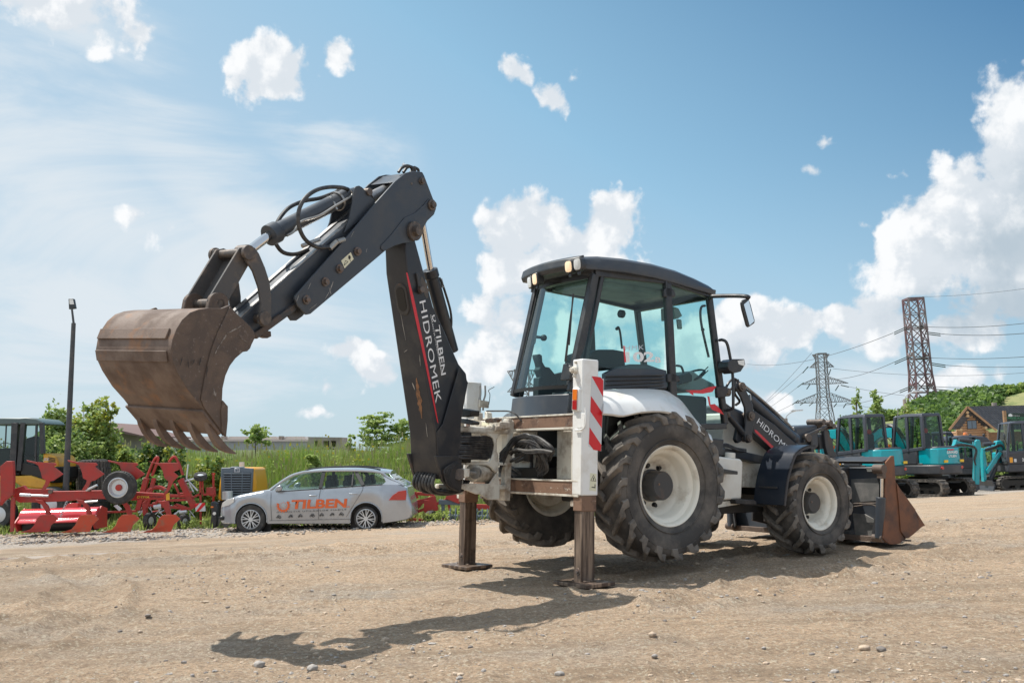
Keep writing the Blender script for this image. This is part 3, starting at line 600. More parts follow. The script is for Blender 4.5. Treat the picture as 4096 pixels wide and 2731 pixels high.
# tail lamp housing
for s_ in (-1, 1):
    if s_ < 0:
        a = mx('RC', [(1206, 338), (1268, 340), (1262, 548), (1198, 545)], XF-.03); m = mb(); m.slab(a, 0, .13); TL = m.build('lamp_housing', WHTC, BH, bevel=.012)
        a = mx('RC', [(1216, 350), (1256, 350), (1252, 450), (1213, 448)], XF-.032); m = mb(); m.slab(a, 0, -.008); m.build('amber_lens', LENSO, TL, bevel=.003)
        a = mx('RC', [(1213, 450), (1252, 452), (1249, 535), (1211, 532)], XF-.032); m = mb(); m.slab(a, 0, -.008); m.build('red_lens', LENSR, TL, bevel=.003)
        m = mb(); m.tube(bez(mx('RC', [(1325, 520, -1.07), (1330, 600, -1.07), (1322, 680, -1.07), (1290, 712, -1.07), (1232, 716, -1.07)], -1.07), 20), .008, 8); m.build('lamp_pipe', WHTC, BH)
        a = mx('RC', [(1215, 560), (1320, 565), (1312, 690), (1250, 700), (1240, 620)], XF-.012); m = mb(); m.slab(a, 0, .02); m.build('lamp_bracket', WHTC, BH, bevel=.004)
# cross beams
for nm, a, mt, th in (('upper_beam', [(635, 655), (1215, 582), (1212, 688), (640, 750)], RUSTW, .12), ('lower_beam', [(560, 1188), (1285, 1183), (1284, 1298), (560, 1305)], RUSTW, .13)):
    q = mx('RC', a, XF); zt_ = (q[0].z+q[1].z)/2; zb_ = (q[2].z+q[3].z)/2
    zt_, zb_ = ((q[1].z, q[2].z) if nm[0] == 'u' else (q[1].z, q[2].z))
    y1 = -.975 if nm[0] == 'u' else -1.03
    m = mb(); m.box((XF+th/2, (y1+.95)/2, (zt_+zb_)/2), (th/2, (.95-y1)/2, (zt_-zb_)/2)); m.build(nm, mt, BH, bevel=.006)
    m = mb(); m.box((XF+th/2, (y1+.95)/2, zt_+.008), (th/2+.006, (.95-y1)/2, .008) ); m.box((XF+th/2, (y1+.95)/2, zb_-.010), (th/2+.004, (.95-y1)/2, .010)); m.build('beam_flange', CREAM, BH, bevel=.003)
    if nm[0] == 'u': ZU0, ZU1 = zb_, zt_
    else: ZL0, ZL1 = zb_, zt_
# inner back plates (with the hose bay between)
for ya, yb in ((-.94, -.47), (-.12, .3), (.3, .94)):
    m = mb(); m.box((-.86, (ya+yb)/2, (ZU0+ZL1)/2), (.012, abs(yb-ya)/2-.003, (ZU0-ZL1)/2-.02)); m.build('back_panel', CREAM, BH, bevel=.002)
m = mb(); m.box((-.62, -.15, (ZU0+ZL1)/2), (.02, .45, (ZU0-ZL1)/2)); m.build('hose_bay', GRSH, BH)
m = mb(); m.box((-.955, -.925, (ZU0+ZL1)/2), (.09, .008, (ZU0-ZL1)/2-.02)); m.build('bay_cheek', CREAM, BH, bevel=.002)
rnd = random.Random(3)
for i in range(13):                                                # bundle of thick hoses in the bay
    o = rnd.uniform(-25, 25); o2 = rnd.uniform(-18, 18)
    pl = [(560, 930+i*14, -1.18), (650+o, 850+o2, -1.12), (760+o2, 770+o*.6, -1.10), (880, 790+o2, -1.1), (980+o*.5, 850+o2, -1.1), (1030+o*.4, 900+o2, -1.08), (1010, 960+o2, -1.02), (960, 990, -.95)]
    if i in (6, 7, 8): pl = [(640, 905+o, -1.1), (700, 880+o, -1.13), (800, 910+o2, -1.13), (920, 905+o2, -1.13), (1030, 915+o2*.3, -1.10)]
    m = mb(); m.tube(bez(mx('RC', pl, -1.1), 40), .014 if i < 6 else .010, 8); m.build('hose', HOSE if i != 7 else CABLE, BH)
for pl in ([(700, 1000), (830, 960), (840, 1100), (850, 1180)], [(900, 960), (890, 1040), (930, 1100), (900, 1180)], [(960, 950), (950, 1020), (900, 1130)], [(620, 1060), (680, 1110), (760, 1170)], [(630, 1000), (720, 960), (760, 950)]):
    m = mb(); m.tube(bez(mx('RC', pl, -.92), 20), .016, 8); m.build('hose', HOSE, BH)
m = mb(); a = mx('RC', [(765, 845), (820, 850), (815, 1000), (765, 990)], -.98); m.slab(a, 0, .06); a = mx('RC', [(960, 860), (985, 870), (1000, 1000), (975, 1000)], -1.0); m.slab(a, 0, .03); m.build('valve_block', DARK, BH, bevel=.01)
# sliding carriage
XC = -1.12
a = mx('RC', [(572, 614), (636, 618), (612, 1000), (600, 1345), (530, 1342), (560, 1240), (575, 1000)], XC); m = mb(); m.slab(a, 0, .05); CG = m.build('carriage_plate', CREAM, BH, bevel=.008)
a = mx('RC', [(636, 618), (650, 640), (628, 1010), (612, 1350), (600, 1345), (612, 1000)], XC+.02); m = mb(); m.slab(a, 0, .05); m.build('carriage_edge', CREAM, CG, bevel=.004)
def kz(y): return mx('RC', [(300, y)], -1.45)[0].z
YK = .10
def kbox(x0, x1, y0, y1, z0, z1, mt, nm='casting', bv=.015): 
    m = mb(); m.box(((x0+x1)/2, (y0+y1)/2, (z0+z1)/2), (abs(x1-x0)/2, abs(y1-y0)/2, abs(z1-z0)/2)); return m.build(nm, mt, BH, bevel=bv, seg=2)
def cx(pl, x0, th, mt, nm, bv=.008):
    a = mx('RC', pl, x0); m = mb(); m.slab(a, 0, th); return m.build(nm, mt, BH, bevel=bv)
# curved rib of the carriage and its arms, drawn on a plane through the kingpost
YR = -.02
def cy(pl, y0, th, mt, nm, bv=.008):
    a = mm('RC', pl, y0); m = mb(); m.slab(a, 1, th); return m.build(nm, mt, BH, bevel=bv)
cy([(205, 692), (290, 690), (470, 715), (540, 690), (570, 700), (560, 760), (530, 800), (530, 900), (545, 930), (550, 1080), (520, 1100), (480, 1050), (440, 1030), (255, 1025), (255, 1000), (470, 1000), (500, 930), (515, 850), (500, 790), (440, 750), (290, 745), (205, 735)], YR, .03, CREAM, 'swing_frame')
cy([(215, 1195), (470, 1195), (540, 1090), (560, 1180), (560, 1340), (450, 1340), (380, 1290), (350, 1290), (215, 1240)], YR, .03, CREAM, 'lower_swing_frame')
z1, z2 = kz(690), kz(745); kbox(-1.78, XC, -.03, .26, z2, z1, CREAM, 'top_arm')
z1, z2 = kz(1000), kz(1028); kbox(-1.72, XC, -.0, .28, z2, z1, CREAM, 'middle_arm', .006)
z1, z2 = kz(1200), kz(1250); kbox(-1.78, XC, -.0, .26, z2, z1, CREAM, 'lower_arm')
z1 = kz(620); m = mb(); m.cyl((-1.62, YK, kz(1290)), (-1.62, YK, z1), .055, 20); m.build('kingpost_pin', CREAM, BH, bevel=.006)
m = mb(); m.box((-1.60, YK, (kz(740)+kz(1010))/2), (.05, .13, (kz(740)-kz(1010))/2)); m.build('kingpost', GRSH, BH, bevel=.01)
for yy in (640, 632, 634, 628):
    pass
for x_, y_ in ((330, 652), (470, 634), (500, 632), (548, 628), (352, 650)):
    c = mx('RC', [(x_, y_)], -1.3)[0]; m = mb(); m.cyl(c, c+Vector((-.05, -.02, 0)), .024, 6); m.build('carriage_bolt', BOLT, BH, bevel=.002)
cx([(290, 640), (430, 630), (560, 640), (560, 700), (470, 720), (290, 690)], -1.28, .12, CREAM, 'top_clamp')
cx([(395, 645), (450, 645), (450, 672), (395, 675)], -1.302, .01, STICK, 'data_plate', .001)
for x0, y0 in ((490, 700), (560, 700)): 
    c = mx('RC', [(x0, y0)], -1.26)[0]; m = mb(); m.cyl(c, c+Vector((-.06, 0, 0)), .028, 12); m.build('hose_elbow', CREAM, BH, bevel=.003)
rnd = random.Random(5)
for i in range(11):                                               # hoses fanning out of the boom foot
    y_ = 775+i*19; w = rnd.uniform(-7, 7)
    m = mb(); m.tube(bez([mx('RC', [(150, y_+rnd.uniform(-6, 6))], -1.80)[0], mx('RC', [(260, y_+w)], -1.68)[0], mx('RC', [(360, y_+6-w*.6)], -1.52)[0], mx('RC', [(440, y_+4)], -1.38)[0], mx('RC', [(520, 800+i*13)], -1.22)[0]], 24), .0125, 8); m.build('boom_hose', HOSE, BH)
    if i % 2 == 0:
        c = mx('RC', [(420, y_+4)], -1.40)[0]; m = mb(); m.cyl(c+Vector((.03, 0, 0)), c-Vector((.03, 0, 0)), .017, 10); m.build('hose_coupling', PINM, BH)
# swing cylinder
a = mx('RC', [(235, 1098), (310, 1098)], -1.55); b = mx('RC', [(430, 1105)], -1.3)[0]
m = mb(); m.tube([mx('RC', [(312, 1098)], -1.52)[0], mx('RC', [(470, 1108)], -1.22)[0]], .085, 24); m.build('swing_cylinder', CREAM, BH, bevel=.012)
m = mb(); m.cyl(mx('RC', [(335, 1100)], -1.56)[0], mx('RC', [(350, 1100)], -1.53)[0], .055, 20); m.cyl(mx('RC', [(230, 1095)], -1.70)[0], mx('RC', [(340, 1100)], -1.55)[0], .018, 12); m.cyl(mx('RC', [(232, 1112)], -1.70)[0], mx('RC', [(320, 1118)], -1.56)[0], .012, 10); m.build('swing_rod', CABLE, BH)
m = mb(); m.box(mx('RC', [(240, 1098)], -1.70)[0], (.03, .05, .04)); m.build('rod_clevis', CREAM, BH, bevel=.008)
c = mx('RC', [(495, 1230)], -1.2)[0]; m = mb(); m.cyl(c, c+Vector((-.07, -.03, 0)), .062, 24); m.cyl(c, c+Vector((-.09, -.035, 0)), .02, 6); m.build('pivot_boss', GRSH, BH, bevel=.004)
for x_, y_ in ((420, 1312), (450, 1312), (500, 1315)):
    c = mx('RC', [(x_, y_)], -1.2)[0]; m = mb(); m.cyl(c, c+Vector((-.04, 0, 0)), .022, 6); m.build('carriage_bolt', BOLT, BH, bevel=.002)
cx([(205, 520), (300, 540), (295, 590), (205, 600)], -1.66, .1, GRSH, 'hose_guard'); cx([(205, 612), (320, 640), (310, 670), (205, 655)], -1.66, .08, BLKR, 'hose_clip')
cx([(330, 560), (362, 560), (362, 630), (320, 640)], -1.45, .06, CREAM, 'rear_bracket'); cx([(420, 545), (445, 560), (450, 630), (420, 630)], -1.2, .06, CREAM, 'rear_bracket')
m = mb(); m.tube(bez([mx('RC', [a_], x_)[0] for a_, x_ in (((440, 546), -1.2), ((540, 545), -1.15), ((640, 548), -1.1), ((700, 575), -1.08), ((755, 636), -1.05))], 20), .008, 8); m.build('cable', HOSE, BH)
m = mb(); m.tube(bez([mx('RC', [a_], x_)[0] for a_, x_ in (((460, 490), 0.2-1), ((470, 400), -.8), ((458, 360), -.8), ((508, 330), -.8))], 16), .004, 6); m.build('thin_wire', HOSE, BH)
rnd = random.Random(9)
for i in range(12):                                               # tangle of hoses hanging in the frame bay
    x0, y0 = rnd.uniform(640, 760), rnd.uniform(860, 1010); pl = [(x0, y0, -1.06), (x0+rnd.uniform(40, 110), y0-rnd.uniform(20, 110), -1.10), (rnd.uniform(860, 960), rnd.uniform(800, 930), -1.10), (rnd.uniform(900, 990), rnd.uniform(960, 1060), -1.04), (rnd.uniform(840, 960), rnd.uniform(1100, 1180), -.95)]
    m = mb(); m.tube(bez(mx('RC', pl, -1.1), 40), rnd.choice((.011, .014, .017)), 8); m.build('hose', HOSE, BH)
for i in range(6):
    x0 = 610+rnd.uniform(0, 60); m = mb(); m.tube(bez(mx('RC', [(x0, 1040+i*12, -1.0), (x0+70, 1080+i*16, -1.0), (x0+130, 1150+i*6, -.95)], -1), 16), .015, 8); m.build('hose', HOSE, BH)
for k in (0, 1):                                                  # pipes on the inner face of the far column
    m = mb(); m.tube(bez(mm('RC', [(385+k*42, 318), (386+k*42, 400), (375+k*40, 450), (378+k*30, 540)], .875), 12), .010, 8); m.build('column_pipe', CABLE, BH)
q = mm('RC', [(365, 445), (450, 460), (448, 520), (362, 510)], .87); m = mb(); m.slab(q, 1, -.03); m.build('column_valve', CREAM, BH, bevel=.006)
# loops of hose under the boom foot
for i in range(7):
    t = -.11+.036*i; q = [(Vector((bo[11].x+.06, t, bo[11].z+.12))), Vector((bo[12].x+.05, t, bo[12].z+.02)), Vector((bo[12].x+.02, t*1.02, bo[12].z-.10-.01*(i % 3))), Vector((bo[11].x-.1, t*.9, bo[11].z-.17-.01*(i % 2))), Vector((bo[11].x-.25, t*.8, bo[11].z-.08))]
    m = ab(); m.tube(bez(q, 20), .017, 8); m.build('foot_hose', HOSE, BH)
for i in range(4):
    q = [(330+i*16, 1240), (338+i*14, 1290), (345+i*12, 1340), (365+i*10, 1370)]
    m = ab(); m.tube(bez(ma('R2', [(385-i*6, 1225, .2), (350-i*12, 1262, .215), (338-i*7, 1310, .215), (352-i*6, 1350, .215), (385, 1378, .2)], .2), 20), .010, 8); m.build('foot_hose', DARK, BH)
# ---- wheels ------------------------------------------------------------------------
def lerp(a, b, t): return a+(b-a)*t
def make_wheel(root, c, R0, W, rr, nl, hub_r, hub_out, disc_in, sgn, lugh, skew=1, name_parts=True):
    """wheel on a Y axis; sgn = -1 when its outer face looks to -Y"""
    c = Vector(c); h = W/2; Rc = R0-lugh
    ax = Vector((0, sgn, 0))
    fl = rr*1.0
    # carcass
    prof = [(rr*.99, -h*.72), (rr+.015, -h*.80), (lerp(rr, Rc, .35), -h*.97), (lerp(rr, Rc, .62), -h*1.0), (lerp(rr, Rc, .85), -h*.95), (Rc-.012, -h*.82), (Rc, -h*.5), (Rc+.006, 0)]
    prof = prof+[(r, -y) for r, y in prof[-2::-1]]
    m = MB(); m.rev(prof, c, ax, 64); ty = m.build('tyre', TYRE, root, sharp=50)
    # lugs: two staggered rows of curved bars
    m = MB()
    for side_ in (-1, 1):
        for i in range(nl):
            a0 = 2*math.pi*(i+(.5 if side_ > 0 else 0))/nl
            secs = []
            for k, (f, rad, w) in enumerate(((-.08, R0, .048), (.25, R0+.002, .050), (.6, R0-.003, .056), (.93, R0-.016, .066), (1.05, R0-.070, .074), (1.035, lerp(rr, R0, .60), .076))):
                th = a0 + skew*sgn*.30*min(f, 1.0)*(.9+.1*f) + (.02*k*skew*sgn if k > 3 else 0); y = side_*h*f*ax.y
                low = (Rc-.03) if k < 4 else (rad-.05 if k == 4 else rad-.02)
                dirv = Vector((math.cos(th), 0, math.sin(th))); tan = Vector((-math.sin(th), 0, math.cos(th)))
                yo = y
                if k < 4:
                    secs.append([c+dirv*low+tan*w*.62+Vector((0, yo, 0)), c+dirv*low-tan*w*.62+Vector((0, yo, 0)), c+dirv*rad-tan*w*.45+Vector((0, yo, 0)), c+dirv*rad+tan*w*.45+Vector((0, yo, 0))])
                else:
                    yi = side_*h*ax.y*.88
                    secs.append([c+dirv*(rad-.0)+tan*w*.62+Vector((0, yi, 0)), c+dirv*(rad-.0)-tan*w*.62+Vector((0, yi, 0)), c+dirv*rad-tan*w*.45+Vector((0, yo, 0)), c+dirv*rad+tan*w*.45+Vector((0, yo, 0))])
            m.loft(secs)
    m.build('tread', LUG, ty, bevel=.006, sharp=40)
    m = MB()                                                      # raised rings of the sidewall
    for r_ in (lerp(rr, Rc, .22), lerp(rr, Rc, .72)):
        yy = h*(.94 if r_ < lerp(rr, Rc, .5) else .985)
        m.rev([(r_-.006, yy-.012), (r_-.003, yy+.004), (r_+.003, yy+.004), (r_+.006, yy-.012)], c, ax, 64)
    m.build('sidewall_ring', TYRE, ty)
    # rim: flange, stepped barrel, dished disc
    yo = h*.74
    prof = [(rr-.012, yo-.05), (rr+.012, yo-.004), (rr+.016, yo+.006), (rr+.006, yo+.014), (rr-.012, yo+.006), (rr-.022, yo-.012), (rr-.028, yo-.045), (rr-.055, yo-.060), (rr-.070, yo-.085), (rr-.085, yo-.165), (rr-.10, yo-.185), (rr-.125, yo-.20), (rr-.15, yo-disc_in+.02), (rr*.52, yo-disc_in), (hub_r*.9, yo-disc_in), (.02, yo-disc_in)]
    m = MB(); m.rev(prof, c, ax, 64); rm = m.build('rim', RIMW, root, sharp=45)
    m = MB(); m.rev([(rr-.03, -h*.7), (rr-.05, -h*.55), (rr-.09, -h*.2), (rr-.11, yo-disc_in-.02), (.05, yo-disc_in-.025)], c, ax, 48); m.rev([(rr+.014, -h*.76), (rr-.01, -h*.77), (rr-.03, -h*.70)], c, ax, 48); m.build('rim_back', RIMW, root, sharp=45)
    hb = yo-disc_in
    m = MB(); m.rev([(hub_r*1.12, hb-.005), (hub_r*1.12, hb+.03), (hub_r*1.02, hb+.035), (hub_r, hub_out+yo-.02), (hub_r-.015, hub_out+yo), (.001, hub_out+yo)], c, ax, 40); m.build('hub', BLKR, root, sharp=40)
    m = MB()
    nb = 8
    for i in range(nb):
        a = 2*math.pi*(i+.3)/nb; p = c+Vector((math.cos(a), 0, math.sin(a)))*(hub_r*1.42)+ax*hb; m.cyl(p, p+ax*.03, .020, 6); m.cyl(p, p+ax*.008, .030, 14)
    m.build('wheel_nuts', GRSH, root)
    m = MB(); p = c+Vector((math.cos(2.9), 0, math.sin(2.9)))*hub_r*.45+ax*(hub_out+yo); m.cyl(p, p+ax*.006, .012, 6)
    m.build('hub_plug', BOLT, root)
class _P: pass
for nm, c, R0, W, rr, nl, hr, ho, di, lh in (('rear_wheel', (0, -.93, 0), .715, .43, .372, 19, .138, -.085, .27, .052), ('rear_wheel', (0, .93, 0), .715, .43, .372, 19, .138, -.085, .27, .052),
    ('front_wheel', (2.17, -.93, -.178), .5375, .40, .275, 17, .112, -.06, .21, .045), ('front_wheel', (2.17, .93, -.178), .5375, .40, .275, 17, .112, -.06, .21, .045)):
    sgn = -1 if c[1] < 0 else 1
    holder = bpy.data.objects.new(nm, bpy.data.meshes.new(nm)); 
    # the wheel part itself is its axle stub mesh; tyre, rim and hub are its sub-parts
    m = MB(); m.cyl((c[0], c[1]-sgn*.45, c[2]), (c[0], c[1]-sgn*.10, c[2]), .07, 16); bpy.data.objects.remove(holder)
    hold = m.build(nm, GRSH, BH)
    tread_parent = hold
    make_wheel(hold, c, R0, W, rr, nl, hr, ho, di, sgn, lh, skew=1)
# keep to three levels: everything below a tyre goes straight under the wheel
for o in list(bpy.data.objects):
    if o.name.split('.')[0] in ('tread', 'sidewall_ring'): o.parent = o.parent.parent
# ---- chassis ------------------------------------------------------------------------
def c3(pl, y=-.7): return mm('R3', pl, y)
m = mb(); m.box((0, 0, 0), (.12, .75, .10)); m.box((.0, 0, .05), (.28, .24, .24)); m.build('rear_axle', GRSH, BH, bevel=.02)
m = mb(); m.box((2.17, 0, -.178), (.08, .75, .08)); m.build('front_axle', GRSH, BH, bevel=.02)
m = mb(); m.box((.9, .0, .02), (1.9, .34, .13)); m.build('chassis_frame', GRSH, BH, bevel=.01)
YT = -.86
q = mm('RG', [(590, 815), (812, 852), (830, 880), (818, 1165), (600, 1195)], YT); q[0].x = .55; q[-1].x = .55
m = mb(); m.slab(q, 1, .45); m.build('fuel_tank', WHT, BH, bevel=.02, seg=3)
q = mm('RG', [(600, 1195), (818, 1167), (818, 1205), (600, 1240)], YT+.03); m = mb(); m.slab(q, 1, .4); m.build('tank_skid', CREAM, BH, bevel=.004)
q = mm('RG', [(600, 1232), (820, 1205), (990, 1225), (990, 1265), (640, 1285), (600, 1285)], YT+.12); m = mb(); m.slab(q, 1, .10); m.build('chassis_rail', GRSH, BH, bevel=.006)
q = mm('RG', [(765, 1168), (910, 1172), (935, 1185), (935, 1212), (775, 1205)], YT-.05); m = mb(); m.slab(q, 1, .25); m.build('lower_step', DARK, BH, bevel=.006)
q = mm('RG', [(620, 922), (670, 928), (788, 948), (788, 975), (620, 950)], YT-.16); m = mb(); m.slab(q, 1, .18); m.build('cab_step', PLAS, BH, bevel=.006)
m = mb(); p = mm('RG', [(700, 800), (752, 808), (750, 850), (698, 845)], YT+.06); a = (p[0]+p[1])/2; b = (p[2]+p[3])/2; m.cyl(a, b, .055, 20); m.build('tank_filler', WHT, BH, bevel=.005)
q = mm('RG', [(818, 850), (1000, 880), (1020, 1080), (825, 1075)], -.52); m = mb(); m.slab(q, 1, .9); m.build('engine_frame', CREAM, BH, bevel=.008)
q = mm('RG', [(690, 500), (720, 490), (800, 560), (1040, 800), (1010, 845), (800, 800), (660, 760)], -.42); m = mb(); m.slab(q, 1, .8); m.build('loader_tower', WHT, BH, bevel=.01)
q = mm('RG', [(640, 765), (780, 782), (1000, 830), (1010, 862), (975, 890), (770, 840), (640, 800)], -.66); m = mb(); m.slab(q, 1, .14); m.build('hydraulic_rail', BLK, BH, bevel=.006)
m = mb()
for o_ in (0, 14): m.tube(bez(mm('RG', [(640, 745+o_), (700, 738+o_), (780, 770+o_), (850, 780+o_)], -.70), 16), .012, 8)
m.build('hydraulic_pipe', HOSE, BH)
q = mm('RG', [(560, 690), (680, 700), (672, 770), (690, 760), (680, 830), (600, 815), (590, 760)], -.78); m = mb(); m.slab(q, 1, .3); m.build('cab_mount', PLAS, BH, bevel=.01)
# hood (mostly behind the loader arm)
q = mm('RG', [(700, 420), (820, 470), (1180, 690), (1290, 740), (1330, 900), (1000, 900), (700, 800)], -.36)
m = mb(); m.slab(q, 1, .72); m.build('engine_hood', BLK2, BH, bevel=.04, seg=3)
q = mm('R5', [(625, 790), (745, 780), (750, 800), (755, 900), (700, 930), (640, 900)], -.3); m = mb(); m.slab(q, 1, .55); m.build('hood_front', BLK2, BH, bevel=.03)
# ---- cab ------------------------------------------------------------------------
YC = -.145                                                        # cab centre plane
def mir(p): return Vector((p.x, 2*YC-p.y, p.z))
pC0, pC1 = c3([(700, 1290), (895, 310)], -.62)
pB0, pB1 = c3([(1560, 1260), (1500, 385)], -.77)
pA0, pA1 = c3([(1985, 1560), (1850, 480)], -.71)
pAm = c3([(1975, 1240)], -.71)[0]
pD0 = c3([(1560, 1560)], -.77)[0]
def pillar(a, b, w, h, nm='pillar', mt=PLAS): m = mb(); m.bar(a, b, w, h, (0, 1, 0)); return m.build(nm, mt, BH, bevel=.012)
for f in (lambda p: p, mir):
    pillar(f(pC0), f(pC1), .085, .06, 'rear_pillar'); pillar(f(pC0+Vector((.085, -.01, 0))), f(pC1+Vector((.085, -.01, .0))), .045, .05, 'rear_pillar')
    pillar(f(pD0), f(pB1), .085, .06, 'door_pillar'); pillar(f(pA0), f(pA1), .07, .055, 'front_pillar')
# roof: stations along x
YR_ = (-.625, -.68, -.76, -.80, -.80, -.785, -.76, -.74)
top = c3([(x, y, yy) for (x, y), yy in zip([(770, 150), (950, 150), (1150, 168), (1400, 212), (1600, 268), (1760, 335), (1880, 395), (1908, 440)], YR_)])
bot = c3([(x, y, yy) for (x, y), yy in zip([(835, 268), (950, 272), (1150, 292), (1400, 338), (1600, 392), (1760, 440), (1850, 470), (1900, 478)], YR_)])
loops = []; n_ = len(top)
for i in range(n_):
    x, zt1, zb1 = top[i].x, top[i].z, bot[i].z; w = YC-YR_[i]
    if i == 0: x += .03
    crown = (.02, .03, .04, .045, .045, .04, .03, .01)[i]
    pr = [(-w, zb1), (-w-.008, zb1+.05), (-w+.015, zt1-.03), (-w+.06, zt1), (-w*.5, zt1+crown*.7), (0, zt1+crown), (w*.5, zt1+crown*.7), (w-.06, zt1), (w-.015, zt1-.03), (w+.008, zb1+.05), (w, zb1)]
    loops.append([Vector((x, YC+y, z)) for y, z in pr])
m = mb(); m.loft(loops); m.build('roof', BLK2, BH, bevel=.006, sharp=30)
# rear lamp fascia: bowed
fz0, fz1 = bot[0].z-.01, top[0].z-.005
fa = []
for k in range(13):
    u = -1+2*k/12; fa.append((top[0].x-.075+.075*abs(u)**2, YC+u*.478))
m = mb(); loops = []
for x, y in fa: loops.append([Vector((x, y, fz0+.005)), Vector((x-.022, y, fz0+.05)), Vector((x-.0, y, fz1-.01)), Vector((x+.03, y, fz1+.01)), Vector((top[0].x+.06, y, fz1+.02)), Vector((top[0].x+.06, y, fz0+.005))])
m.loft(loops); FAS = m.build('lamp_fascia', PLAS, BH, bevel=.008)
def on_fascia(px, py):
    Mi = MMI; c = Mi @ CAMLOC; d = Mi.to_3x3() @ ray(px, py); best = None
    for i in range(12):
        (x0, y0), (x1, y1) = fa[i], fa[i+1]
        for s in (0, .5):
            x, y = lerp(x0, x1, s), lerp(y0, y1, s); t = (x-c.x)/d.x; p = c+d*t; e = abs(p.y-y)
            if best is None or e < best[0]: best = (e, p, Vector((-(y1-y0), (x1-x0), 0)).normalized())
    return best[1], best[2]
for (x, y), on in (((372, 375), 0), ((415, 348), 1), ((692, 245), 1), ((765, 225), 0)):
    p, n = on_fascia(*z2p('R3', x, y)); 
    if n.x > 0: n = -n
    n = (n+Vector((-.0, 0, -.12))).normalized(); u = Vector((0, 0, 1)).cross(n).normalized(); w = n.cross(u)
    def rr_(hx, hz, d, k=16): return [p+n*d+u*hx*math.copysign(abs(math.cos(a))**.6, math.cos(a))+w*hz*math.copysign(abs(math.sin(a))**.6, math.sin(a)) for a in [2*math.pi*j/k for j in range(k)]]
    m = mb(); m.loft([rr_(.052, .066, -.05), rr_(.052, .066, .022), rr_(.046, .060, .030)]); LH = m.build('work_lamp', PLAS, BH, bevel=.003)
    m = mb(); m.loft([rr_(.041, .055, .028), rr_(.039, .053, .034), rr_(.02, .03, .038)]); m.build('lens', LAMPON if on else LENSW, LH)
    m = mb(); m.bar(p+n*.0-w*.06, p+n*.01-w*.10, .03, .02); m.build('lamp_foot', PLAS, LH, bevel=.003)
# corner underside pieces
m = mb(); q = c3([(395, 495), (310, 440), (320, 470), (390, 500)], .3)
# window headers
def slat(a, b, w, h, nm, mt=PLAS): m = mb(); m.bar(a, b, w, h, (0, 0, 1)); return m.build(nm, mt, BH, bevel=.008)
slat(pC1+Vector((0, 0, .03)), mir(pC1)+Vector((0, 0, .03)), .07, .09, 'rear_header')
for f in (lambda p: p, mir):
    slat(f(pC1+Vector((0, 0, .03))), f(pB1+Vector((0, 0, .04))), .05, .10, 'side_header'); slat(f(pB1+Vector((0, 0, .04))), f(pA1+Vector((0, 0, .01))), .05, .09, 'side_header')
slat(pA1, mir(pA1), .06, .10, 'front_header')
# rear glass, bowed outwards
def bow(a, b, n, d):
    return [Vector((lerp(a.x, b.x, i/n)-d*math.sin(math.pi*i/n), lerp(a.y, b.y, i/n), lerp(a.z, b.z, i/n))) for i in range(n+1)]
gb0 = Vector((pC0.x-.02, pC0.y+.03, pC0.z+.04)); gt0 = Vector((pC1.x-.02, pC1.y+.03, pC1.z-.01))
lo, hi = bow(gb0, mir(gb0), 12, .09), bow(gt0, mir(gt0), 12, .07)
m = mb(); m.add(lo+hi, [(i, i+1, 14+i, 13+i) for i in range(12)]); m.build('rear_window', GLASS, BH)
m = mb()                                                          # black ceramic border of the rear glass
for j, (A_, B_) in enumerate(((lo, hi),)):
    for i in range(12):
        m.bar(lo[i]-Vector((.004, 0, -.01)), lo[i+1]-Vector((.004, 0, -.01)), .006, .035); m.bar(hi[i]-Vector((.004, 0, .01)), hi[i+1]-Vector((.004, 0, .01)), .006, .03)
m.bar(lo[0]+Vector((-.004, .012, 0)), hi[0]+Vector((-.004, .012, 0)), .03, .006, (-1, 0, 0)); m.bar(lo[12]+Vector((-.004, -.012, 0)), hi[12]+Vector((-.004, -.012, 0)), .03, .006, (-1, 0, 0))
m.build('window_seal', GRSH, BH)
# panel below the rear glass
lo2 = [p+Vector((-.005, 0, -.02)) for p in bow(Vector((pC0.x-.02, pC0.y+.0, pC0.z)), mir(Vector((pC0.x-.02, pC0.y+.0, pC0.z))), 12, .10)]
zb2 = mx('RC', [(900, 625)], -1.0)[0].z-.02
lo3 = [Vector((p.x-.03, p.y*1.0, zb2+.10*(p.y-YC)*0)) for p in lo2]
m = mb(); m.loft([[a, b, b+Vector((.3, 0, 0)), a+Vector((.3, 0, 0))] for a, b in zip(lo2, lo3)]); m.build('rear_panel', BLK2, BH, bevel=.008)
# quarter window, door glass
def pane(pts, nm='side_window', mt=GLASS): m = mb(); m.add(pts, [tuple(range(len(pts)))]); return m.build(nm, mt, BH, smooth=False)
qa = c3([(800, 1030)], -.66)[0]
sill = c3([(745, 1085, -.65), (1475, 1100, -.76)], -.7)
door_b = c3([(1600, 1560), (1985, 1600)], -.75)
for k, f in enumerate((lambda p: p, mir)):
    pane([f(sill[0]), f(sill[1]), f(pB1), f(pC1+Vector((.05, 0, 0)))], 'quarter_window')
    pane([f(pD0+Vector((0, -.01, 0))), f(pA0), f(pA1), f(pB1)], 'door_window')
pane([Vector((pAm.x+.03, pAm.y, pAm.z-.1)), mir(Vector((pAm.x+.03, pAm.y, pAm.z-.1))), mir(pA1), pA1], 'windscreen')
